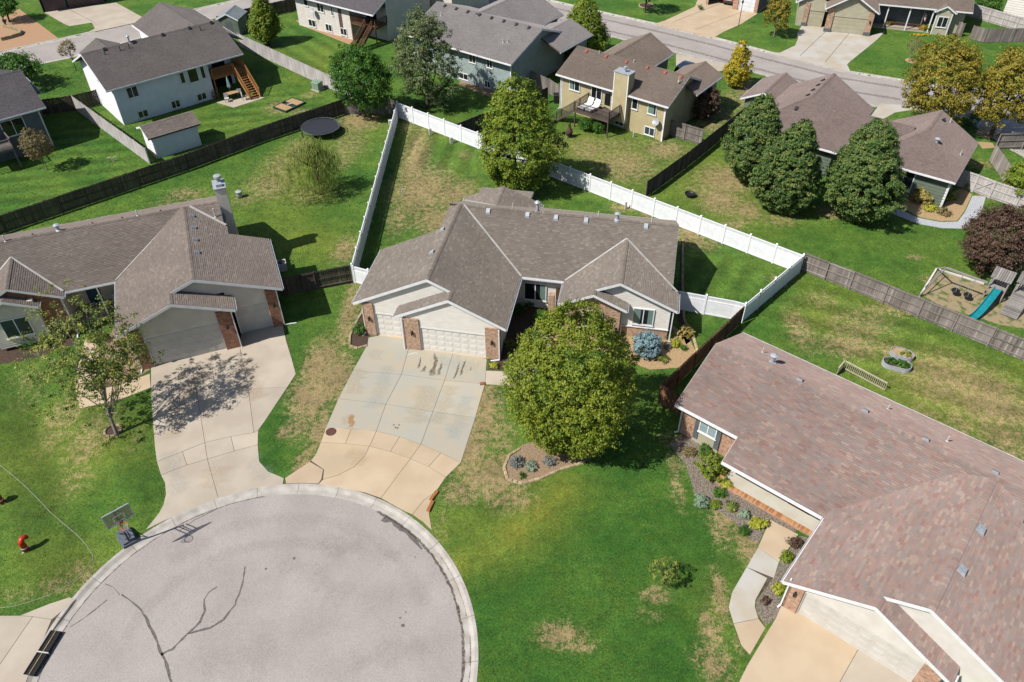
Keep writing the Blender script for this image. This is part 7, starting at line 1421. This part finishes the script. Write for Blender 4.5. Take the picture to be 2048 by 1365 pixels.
# utility boxes
M['box_green'] = mat('pale_green_steel', K(150, 172, 150, .6), K(134, 156, 134, .6), 4, .5)
q = P3(636, 180); root = empty('transformer_box', tuple(q), R_(-30), 'pale green transformer box beside the sunlit weathered fence', 'utility box'); mb = MB(); mb.box(-.6, .6, -.55, .55, 0, .12); mb.build('pad', M['c_tan'], root); mb = MB(); mb.box(-.5, .5, -.45, .45, .12, .95); mb.build('cabinet', M['box_green'], root); mb = MB(); mb.hexa([(-.54, -.5, .95), (.54, -.5, .95), (.54, .48, .95), (-.54, .48, .95), (-.52, -.46, 1.0), (.52, -.46, 1.0), (.52, .44, 1.08), (-.52, .44, 1.08)]); mb.build('lid', M['box_green'], root)
for p, h, r, lb in (((861, 270), .75, .13, 'first pale utility pedestal along the back white fence'), ((903, 287), .7, .16, 'second pale utility pedestal along the back white fence'), ((1251, 419), .8, .08, 'white utility post in front of the back white fence'), ((806, 393), .8, .06, 'thin white pipe standing in the central back lawn'), ((1267, 275), .6, .07, 'short white pipe in the yellow house lawn'), ((782, 250), .6, .22, 'white valve box by the fence corner')):
    q = P3(*p); mb = MB(); mb.box(-r, r, -r * .8, r * .8, -.05, h - .08); mb.hexa([(-r * 1.1, -r * .9, h - .08), (r * 1.1, -r * .9, h - .08), (r * 1.1, r * .9, h - .08), (-r * 1.1, r * .9, h - .08), (-r * .9, -r * .7, h), (r * .9, -r * .7, h), (r * .9, r * .7, h), (-r * .9, r * .7, h)]); o = mb.build('utility_pedestal', M['pvc'], None, False, tuple(q), R_(20)); tag(o, lb, 'pedestal')
q = P3(480, 395); mb = MB(); mb.lathe([(.26, 0), (.28, .3), (.3, .62), (.32, .64), (.28, .66), (.1, .7)], (0, 0), 16); o = mb.build('metal_can', M['metal'], None, True, tuple(q)); tag(o, 'grey metal can on the lawn behind the left chimney', 'can')
# condenser by the left house
q = P3(566, 540); root = empty('condenser_unit', tuple(q), R_(20), 'pale air conditioner unit in shadow beside the left house', 'air conditioner'); mb = MB(); mb.box(-.38, .38, -.38, .38, .05, .8); mb.build('case', M['pvc'], root); mb = MB(); mb.lathe([(.33, .8), (.33, .83), (.28, .84), (.06, .84)], (0, 0), 20); mb.build('fan_grille', M['metal_dark'], root)
# bench on left porch
hl = HL.world(-10.9, 7.2); root = empty('porch_bench', (hl[0], hl[1], .1), R_(20.8), 'pale bench on the left house porch', 'bench'); mb = MB(); mb.box(-.75, .75, -.25, .25, .38, .44); mb.build('seat', M['pvc'], root); mb = MB(); mb.hexa([(-.75, .22, .44), (.75, .22, .44), (.75, .28, .44), (-.75, .28, .44), (-.75, .34, 1.0), (.75, .34, 1.0), (.75, .4, 1.0), (-.75, .4, 1.0)]); mb.build('backrest', M['pvc'], root)
for x in (-.68, .68):
    for y in (-.2, .2): mb = MB(); mb.box(x - .04, x + .04, y - .04, y + .04, 0, .38); mb.build('leg', M['pvc'], root)
# fire bowl
q = P3(1379, 394); root = empty('fire_bowl', tuple(q), 0, 'dark fire bowl on the lawn left of the three dark trees', 'fire pit'); mb = MB(); mb.lathe([(.2, .12), (.42, .22), (.5, .38), (.52, .4), (.46, .38), (.36, .25), (.1, .2)], (0, 0), 18); mb.build('bowl', M['metal_dark'], root)
for k in range(3): a = k * 2.1; mb = MB(); mb.bar((.3 * math.cos(a), .3 * math.sin(a), .2), (.42 * math.cos(a), .42 * math.sin(a), 0), .04, .04); mb.build('leg', M['metal_dark'], root)
# clay stove in the yellow house yard
q = P3(1138, 275); root = empty('chiminea', tuple(q), 0, 'brown clay patio stove on the yellow house lawn', 'stove'); M['clay'] = mat('brown_clay', K(110, 84, 70, .5), K(84, 62, 52, .5), 6, .85); mb = MB(); mb.lathe([(.18, .3), (.34, .45), (.4, .65), (.32, .9), (.17, 1.05), (.13, 1.5), (.17, 1.55)], (0, 0), 16); mb.build('body', M['clay'], root, True); mb = MB(); mb.lathe([(.3, .26), (.34, .3), (.3, .32)], (0, 0), 12)
mb.build('stand_ring', M['metal_dark'], root)
for k in range(3): a = k * 2.1; mb = MB(); mb.bar((.28 * math.cos(a), .28 * math.sin(a), .28), (.4 * math.cos(a), .4 * math.sin(a), 0), .04, .04); mb.build('leg', M['metal_dark'], root)
q = P3(1112, 206); root = empty('rubbish_bin', tuple(q), 0, 'black wheeled bin at the left corner of the yellow house', 'bin'); mb = MB(); mb.hexa([(-.25, -.28, .05), (.25, -.28, .05), (.25, .28, .05), (-.25, .28, .05), (-.3, -.36, 1.0), (.3, -.36, 1.0), (.3, .36, 1.0), (-.3, .36, 1.0)]); mb.build('body', M['black'], root); mb = MB(); mb.hexa([(-.33, -.4, 1.0), (.33, -.4, 1.0), (.33, .42, 1.0), (-.33, .42, 1.0), (-.3, -.34, 1.07), (.3, -.34, 1.07), (.3, .36, 1.1), (-.3, .36, 1.1)]); mb.build('lid', M['black'], root)
# deck loungers on yellow house
for k, u in enumerate((-8.6, -7.7)):
    w_ = HT.world(u, -1.9); root = empty('deck_lounger', (w_[0], w_[1], 2.0), R_(-37.7 - 8), 'white cushioned lounger on the raised deck, ' + ('left one' if k == 0 else 'right one'), 'lounger', 'loungers on the raised deck'); mb = MB(); mb.box(-.36, .36, -.9, .5, .28, .4); mb.build('cushion', M['white'], root); mb = MB(); mb.hexa([(-.36, .5, .3), (.36, .5, .3), (.36, .6, .3), (-.36, .6, .3), (-.36, .85, 1.0), (.36, .85, 1.0), (.36, .97, .98), (-.36, .97, .98)]); mb.build('backrest', M['white'], root)
    for x in (-.3, .3):
        for y in (-.8, .45): mb = MB(); mb.box(x - .03, x + .03, y - .03, y + .03, 0, .28); mb.build('leg', M['metal_dark'], root)
# patio set of the grey house
q = P3(466, 197, .04); root = empty('patio_table', tuple(q), R_(38), 'tan patio table under the grey house deck stairs', 'table'); mb = MB(); mb.box(-.75, .75, -.45, .45, .68, .73); mb.build('table_top', M['tan_lid'], root)
for x in (-.65, .65):
    for y in (-.36, .36): mb = MB(); mb.box(x - .03, x + .03, y - .03, y + .03, 0, .68); mb.build('leg', M['metal_dark'], root)
root = empty('patio_umbrella', tuple(P3(463, 194, .04)), 0, 'closed pale blue umbrella at the grey house patio table', 'umbrella'); mb = MB(); mb.tube([(0, 0, 0), (0, 0, 2.5)], .025, 6); mb.build('pole', M['metal'], root); mb = MB(); mb.lathe([(.17, 1.15), (.2, 1.3), (.12, 1.9), (.03, 2.45)], (0, 0), 10); mb.v = [(v[0] * (1 + .25 * (k % 2)), v[1] * (1 + .25 * (k % 2)), v[2]) for k, v in enumerate(mb.v)]; mb.build('folded_canopy', mat('pale_blue_canvas', K(168, 196, 200, .6), K(146, 176, 182, .6), 5, .8), root)
for k, (p, az) in enumerate((((480, 192), 200), ((490, 200), 120), ((455, 204), 20))):
    root = empty('patio_chair', tuple(P3(*p, .04)), R_(az), ('pale patio chair beside the deck stairs', 'patio chair at the right end of the tan table', 'patio chair at the near side of the tan table')[k], 'chair', 'chairs round the tan patio table'); mb = MB(); mb.box(-.25, .25, -.25, .25, .4, .45); mb.build('seat', M['pvc'], root); mb = MB(); mb.box(-.25, .25, .22, .27, .45, .95); mb.build('backrest', M['pvc'], root)
    for x in (-.22, .22):
        for y in (-.22, .22): mb = MB(); mb.box(x - .02, x + .02, y - .02, y + .02, 0, .4); mb.build('leg', M['metal'], root)
# white goal hoops on far left lawn
for k, p in enumerate(((221, 324), (231, 323))):
    q = P3(*p); mb = MB(); mb.tube([(-.2, 0, 0), (-.2, 0, .5), (.2, 0, .5), (.2, 0, 0)], .03, 6); o = mb.build('lawn_hoop', M['pvc'], None, False, tuple(q), R_(20 + 50 * k)); tag(o, 'white lawn hoop left of the white shed, ' + ('left of two' if k == 0 else 'right of two'), 'hoop', 'white hoops on the striped lawn')
# raised metal garden beds
M['corr'] = mat('corrugated_steel', K(206, 210, 214, .62), K(178, 182, 188, .62), 9, .4, metal=.2)
for k, (x0, x1, y0, y1) in enumerate(((1777, 1832, 693, 722), (1761, 1827, 715, 742))):
    a, b = P3(x0 + 4, (y0 + y1) / 2 - 7, .3), P3(x1 - 4, (y0 + y1) / 2 + 7, .3); ctr = (a + b) / 2; ang = math.atan2((b - a).y, (b - a).x); L_ = (b - a).length / 2; r = .5; root = empty('raised_bed', (ctr.x, ctr.y, 0), ang, ('oval steel raised bed of dry soil, farther one', 'oval steel raised bed of green leaves, nearer the roof')[k], 'planter', 'steel raised beds')
    out = [(L_ - r + r * math.cos(t), r * math.sin(t)) for t in np.linspace(-math.pi / 2, math.pi / 2, 14)] + [(-L_ + r + r * math.cos(t), r * math.sin(t)) for t in np.linspace(math.pi / 2, 1.5 * math.pi, 14)]
    mb = MB(); n = len(out); zs = [.0, .07, .14, .21, .28, .35, .42]
    for i in range(n):
        p, q = out[i], out[(i + 1) % n]
        for j in range(6):
            s0, s1 = (1.0, 1.03) if j % 2 == 0 else (1.03, 1.0); mb.face([(p[0] * s0, p[1] * s0, zs[j]), (q[0] * s0, q[1] * s0, zs[j]), (q[0] * s1, q[1] * s1, zs[j + 1]), (p[0] * s1, p[1] * s1, zs[j + 1])])
        mb.face([(p[0] * .96, p[1] * .96, .0), (q[0] * .96, q[1] * .96, .0), (q[0] * .96, q[1] * .96, .42), (p[0] * .96, p[1] * .96, .42)]); mb.face([(p[0] * .96, p[1] * .96, .425), (q[0] * .96, q[1] * .96, .425), (q[0] * 1.02, q[1] * 1.02, .425), (p[0] * 1.02, p[1] * 1.02, .425)])
    mb.build('steel_wall', M['corr'], root); mb = MB(); mb.prism([(p[0] * .95, p[1] * .95) for p in out], .0, .3); mb.build('soil', M['straw'] if k == 0 else M['mulch'], root)
    rng = np.random.default_rng(k); me, _ = leaves_mesh((.2, 0, .4), (L_ * .8 * (1 if k else .6), .4, .22), 40 if k else 14, 26, .13, LM['lime' if k == 0 else 'green'], rng, 1, .2, -.4, .16); link('plants', me, root)
# small cream deck railing behind right house
a, b, c = P3(1672, 752), P3(1684, 738, .0), P3(1768, 783); root = empty('deck_railing', tuple(a), 0, 'cream slatted railing behind the red grey roof', 'railing'); M['cream'] = mat('cream_paint', K(216, 206, 182), K(200, 188, 162), 4, .6)
for s, e in ((a, b), (b, c)):
    s, e = s - a, e - a; n = max(3, int((e - s).length / .13)); mb = MB(); mb.bar(s + Vector((0, 0, .8)), e + Vector((0, 0, .8)), .1, .06); mb.build('top_rail', M['cream'], root); mb = MB(); mb.bar(s + Vector((0, 0, .15)), e + Vector((0, 0, .15)), .05, .08); mb.build('bottom_rail', M['cream'], root); mb = MB()
    for k in range(n + 1): p = s.lerp(e, k / n); mb.bar(p + Vector((0, 0, .05)), p + Vector((0, 0, .77)), .04, .04)
    tag(mb.build('balusters', M['cream'], root), kind='stuff')
# playset
S0 = P3(1843, 594); root = empty('playset', tuple(S0), 0, 'wooden swing and slide playset with teal slide behind the grey fence', 'playset')
def Q(x, y, z=0.0): return P3(x, y, z) - S0
wd = M['wood_play']
fl, fr = Q(1843, 594), Q(1850, 586)
beam_a = Q(1893, 536, 2.2); beam_b = Q(1975, 566, 2.2)
mb = MB(); mb.bar(beam_a, beam_b, .1, .14, t=.8); mb.build('swing_beam', wd, root)
for p in (Q(1834, 597), Q(1873, 537)): mb = MB(); mb.bar(p, beam_a, .09, .09, t=.7); mb.build('leg', wd, root)
mb = MB(); mb.bar(Q(1850, 575, .9) , Q(1885, 538, 1.1), .06, .09, t=.6); mb.build('cross_brace', wd, root)
bd = (beam_b - beam_a)
for t in (.42, .72):
    c = beam_a + bd * t; s = MB(); s.lathe([(.14, .0), (.3, .04), (.34, .12), (.3, .2), (.2, .16)], (c.x, c.y), 16); s.v = [(v[0], v[1], v[2] + .42) for v in s.v]; sw = s.build('tyre_swing', M['metal_dark'], root); mb = MB()
    for k in range(3): a = k * 2.094; mb.tube([(c.x + .28 * math.cos(a), c.y + .28 * math.sin(a), .58), (c.x, c.y, 2.15)], .012, 4)
    mb.build('chain', M['metal'], sw)
# towers with plank roofs
ux = bd.normalized(); ux.z = 0; uy = Vector((-ux.y, ux.x, 0))
def tower(c, w_, dp, hz, zr):
    for sx in (-1, 1):
        for sy in (-1, 1):
            mb = MB(); p = c + ux * sx * w_ + uy * sy * dp; mb.bar(p, p + Vector((0, 0, zr)), .1, .1, (ux.x, ux.y, 0), t=random.random()); mb.build('tower_post', wd, root)
    for k in range(9): mb = MB(); y0 = -dp + k * 2 * dp / 9; mb.bar(c + uy * (y0 + dp / 9) - ux * w_ + Vector((0, 0, hz)), c + uy * (y0 + dp / 9) + ux * w_ + Vector((0, 0, hz)), 2 * dp / 9 - .02, .04, t=random.random()); mb.build('floor_plank', wd, root)
    for k in range(9):
        x = -w_ - .15 + (k + .5) * (2 * w_ + .3) / 9
        for sg in (-1, 1): mb = MB(); mb.bar(c + ux * x + uy * sg * (dp + .2) + Vector((0, 0, zr - .12)), c + ux * x + Vector((0, 0, zr + .42)), (2 * w_ + .3) / 9 - .025, .03, t=random.random()); mb.build('roof_plank', wd, root)
    mb = MB(); z = hz + .55
    for sx in (-1, 1): mb.bar(c + ux * sx * w_ - uy * dp + Vector((0, 0, z)), c + ux * sx * w_ + uy * dp + Vector((0, 0, z)), .04, .1, t=.6)
    mb.build('side_rail', wd, root)
c1 = Q(1987, 592); tower(c1, .62, .75, 1.15, 2.2); c2 = c1 + ux * 1.75 + uy * .35; tower(c2, .6, .75, 1.15, 2.35)
M['teal'] = mat('teal_plastic', K(34, 150, 160, .62), K(28, 132, 144, .62), 3, .3, spec=.5)
top = c1 - uy * .75 + ux * .1 + Vector((0, 0, 1.15)); end = Q(1944, 638, .12); mid_ = top + (end - top) * .3 - uy * .95; mid_.z = .55; mid2 = top.lerp(end, .6) - uy * .85; mid2.z = .2
def bez(t): 
    p = [top, mid_, mid2, end]; s = 1 - t; return p[0] * s ** 3 + p[1] * 3 * s * s * t + p[2] * 3 * s * t * t + p[3] * t ** 3
mb = MB(); prev = None
for k in range(19):
    t = k / 18; p = bez(t); dr = (bez(min(1, t + .02)) - bez(max(0, t - .02))); dr.z = 0; dr.normalize(); sd_ = Vector((-dr.y, dr.x, 0)); row = [p - sd_ * .3 + Vector((0, 0, .2)), p - sd_ * .26 + Vector((0, 0, .2)), p - sd_ * .22, p + sd_ * .22, p + sd_ * .26 + Vector((0, 0, .2)), p + sd_ * .3 + Vector((0, 0, .2)), p + sd_ * .28 + Vector((0, 0, -.05)), p - sd_ * .28 + Vector((0, 0, -.05))]
    if prev:
        for i in range(8): mb.face([prev[i], prev[(i + 1) % 8], row[(i + 1) % 8], row[i]])
    prev = row
mb.build('slide', M['teal'], root)
rt = c2 - uy * .8 + Vector((0, 0, 1.15)); rb = c2 - uy * 2.6 - ux * .1 + Vector((0, 0, .1))
for k in range(14): p = rt.lerp(rb, (k + .5) / 14); mb = MB(); mb.bar(p - ux * .62, p + ux * .62, .13, .04, (rt - rb).cross(ux), t=random.random()); mb.build('ramp_plank', wd, root)
for s in (-.6, .6): mb = MB(); mb.bar(rt + ux * s - Vector((0, 0, .08)), rb + ux * s - Vector((0, 0, .08)), .06, .1, t=.3); mb.build('ramp_rail', wd, root)
mb = MB()
for s, e in (((1836, 598), (1873, 538)), ((1873, 538), (1968, 568))): mb.bar(P3(*s, .06), P3(*e, .06), .13, .14, t=.9)
o = mb.build('timber_edging', M['wood_pale']); tag(o, 'pale timber edging round the playset wood chips', 'edging')
# white boat cover at right edge
q = P3(2032, 288); root = empty('utility_trailer', tuple(q), R_(-20), 'white covered trailer at the right edge by the fence frame', 'trailer'); mb = MB(); mb.hexa([(-.9, -.7, .45), (.9, -.7, .45), (.9, .7, .45), (-.9, .7, .45), (-.75, -.6, 1.05), (.8, -.5, 1.15), (.7, .55, 1.2), (-.8, .6, 1.0)]); mb.build('cover', M['pvc'], root); mb = MB(); mb.bar((.9, 0, .4), (1.8, 0, .35), .08, .08); mb.build('tow_bar', M['metal_dark'], root)
for s in (-1, 1):
    mb = MB(); mb.tube([(0, s * .72, .28), (0, s * .86, .28)], .28, 16); mb.build('wheel', M['black'], root)
# parked cars
def car(px, az, paint, label, L_=4.5, W_=1.82, Hh=1.55):
    q = P3(*px, .04); root = empty('parked_car', tuple(q), R_(az), label, 'car'); hw = W_ / 2
    st = [(-L_ / 2, .45, .75, .72), (-L_ / 2 + .15, .3, .95, .86), (-L_ * .28, .28, 1.0, .98), (0, .28, 1.0, 1.0), (L_ * .27, .28, .96, .98), (L_ / 2 - .35, .3, .85, .9), (L_ / 2, .42, .7, .74)]
    mb = MB(); rows = []
    for x, z0, z1, k in st: rows.append([(x, -hw * k, z0), (x, -hw * k, z1 * .72), (x, -hw * k * .92, z1), (x, hw * k * .92, z1), (x, hw * k, z1 * .72), (x, hw * k, z0)])
    for i in range(len(rows) - 1):
        for j in range(6): mb.face([rows[i][j], rows[i + 1][j], rows[i + 1][(j + 1) % 6], rows[i][(j + 1) % 6]])
    mb.face(rows[0]); mb.face(rows[-1]); body = mb.build('body', paint, root)
    cab = [(-L_ * .47, .95, .8), (-L_ * .36, Hh, .7), (-.1, Hh + .02, .72), (L_ * .12, Hh - .05, .7), (L_ * .28, .96, .8)]; mb = MB(); g_ = MB(); rows = [[(x, -hw * k * 1.05, .93), (x, -hw * k, z), (x, hw * k, z), (x, hw * k * 1.05, .93)] for x, z, k in cab]
    for i in range(len(rows) - 1):
        for j in range(3): (mb if (j == 1 and i in (1, 2)) else g_).face([rows[i][j], rows[i + 1][j], rows[i + 1][j + 1], rows[i][j + 1]])
    mb.build('roof', paint, root); g_.build('windows', M['glass'], root)
    for x in (-L_ * .31, L_ * .31):
        for s in (-1, 1):
            mb = MB(); mb.tube([(x, s * (hw - .2), .33), (x, s * (hw + .01), .33)], .33, 18); w2 = mb.build('wheel', M['black'], root); mb = MB(); mb.tube([(x, s * (hw + .005), .33), (x, s * (hw + .02), .33)], .19, 14); mb.build('rim', M['metal'], w2)
    for s in (-.6, .6): mb = MB(); mb.box(L_ / 2 - .06, L_ / 2 + .01, s - .18, s + .18, .58, .7); mb.build('headlight', M['metal'], root); mb = MB(); mb.box(-L_ / 2 - .01, -L_ / 2 + .05, s - .16, s + .16, .62, .78); mb.build('tail_light', mat('red_lens', (.3, .02, .02, 1), (.25, .015, .015, 1), 3, .2), root)
    return root
M['car_blue'] = mat('dark_blue_paint', (.012, .018, .045, 1), (.01, .015, .04, 1), 3, .2, spec=.7); M['car_grey'] = mat('dark_grey_paint', (.02, .02, .026, 1), (.018, .018, .022, 1), 3, .2, spec=.7)
car((1372, 150), 52, M['car_blue'], 'dark blue car on the drive behind the yellow house'); car((1463, 3), 62, M['car_grey'], 'dark grey car parked in the far open garage bay')
# street lamp
q = P3(1477, 52); root = empty('lamp_post', tuple(q), 0, 'slim dark lamp post beside the far driveway', 'lamp post'); mb = MB(); mb.tube([(0, 0, 0), (0, 0, .1), (0, 0, 3.0)], [.09, .05, .04], 8); mb.build('post', M['metal_dark'], root); mb = MB(); mb.lathe([(.05, 3.0), (.12, 3.06), (.15, 3.35), (.05, 3.45), (.02, 3.55)], (0, 0), 8); mb.build('lantern', M['metal_dark'], root)
# flag by the far hedge
q = P3(1837, 62); root = empty('garden_flag', tuple(q), R_(-18), 'striped red and white flag on a pole by the far hedge', 'flag'); mb = MB(); mb.tube([(0, 0, 0), (0, 0, 2.9)], .03, 6); mb.build('pole', M['metal'], root)
fr_ = mat('flag_red', K(196, 60, 70, .6), K(180, 50, 60, .6), 4, .8); fb_ = mat('flag_blue', K(50, 60, 110, .6), K(42, 50, 96, .6), 4, .8); fl_ = MB()
def fz(s): return .05 * math.sin(s * 7)
for k in range(7):
    for i in range(5):
        s0, s1 = i * .13, (i + 1) * .13; y0, y1 = 2.75 - k * .13, 2.75 - (k + 1) * .13; m_ = 2 if (k < 4 and i < 2) else k % 2
        f = lambda s, z: (s * .55 + .03, fz(s), z - s * .9); fl_.face([f(s0, y0), f(s1, y0), f(s1, y1), f(s0, y1)], .5, m_)
fl_.build('cloth', [fr_, M['white'], fb_], root)
# curved retaining wall top left
a = [P3(*p) for p in ((3, 82), (20, 78), (40, 72), (44, 66), (34, 62), (10, 56), (4, 48), (6, 40))]; root = empty('retaining_wall', tuple(a[0]), 0, 'low curved stone garden wall at the top left', 'wall'); k = 0
for i in range(len(a) - 1):
    d = a[i + 1] - a[i]; L_ = d.length; n = max(1, round(L_ / .5)); ang = math.atan2(d.y, d.x)
    for j in range(n):
        p = a[i].lerp(a[i + 1], (j + .5) / n) - a[0]
        for z in (0, .22): mb = MB(); l2 = L_ / n * .48; mb.box(-l2, l2, -.15, .15, z, z + .21, random.random()); mb.build('stone', M['stone'], root, loc=(p.x, p.y, 0), rz=ang)

# ================================================================ GRASS BLADES (near lawns)
def blades(n, seed):
    rng = np.random.default_rng(seed)
    # denser near the camera
    Y = 12 + (rng.uniform(0, 1, n) ** 1.5) * 88; X = rng.uniform(-1, 1, n) * (16 + Y * .72)
    ok = np.ones(n, bool)
    for poly in PAVED:
        P_ = np.array(poly); bb_ = (X > P_[:, 0].min() - .1) & (X < P_[:, 0].max() + .1) & (Y > P_[:, 1].min() - .1) & (Y < P_[:, 1].max() + .1) & ok
        ii = np.where(bb_)[0]
        if len(ii): ok[ii[inpoly(X[ii], Y[ii], poly)]] = False
    X, Y = X[ok], Y[ok]; n = len(X); a = rng.uniform(0, 2 * math.pi, n); h = rng.uniform(.02, .05, n) * (1 + (Y > 40) * .4); w_ = rng.uniform(.02, .04, n) * (1 + Y / 60); l = rng.uniform(.05, .13, n)
    V = np.zeros((n, 3, 3)); V[:, 0] = np.stack([X - np.cos(a) * w_, Y - np.sin(a) * w_, np.zeros(n)], -1); V[:, 1] = np.stack([X + np.cos(a) * w_, Y + np.sin(a) * w_, np.zeros(n)], -1); V[:, 2] = np.stack([X - np.sin(a) * l, Y + np.cos(a) * l, h], -1)
    me = quick_mesh(V.reshape(-1, 3), np.arange(n * 3).reshape(-1, 3), M['blades']); Xv, Yv = np.repeat(X, 3), np.repeat(Y, 3); wear(me, Xv, Yv); return me
tag(link('grass_tufts', blades(330000, 5)), 'short mown grass over all the lawns', 'grass', kind='stuff')
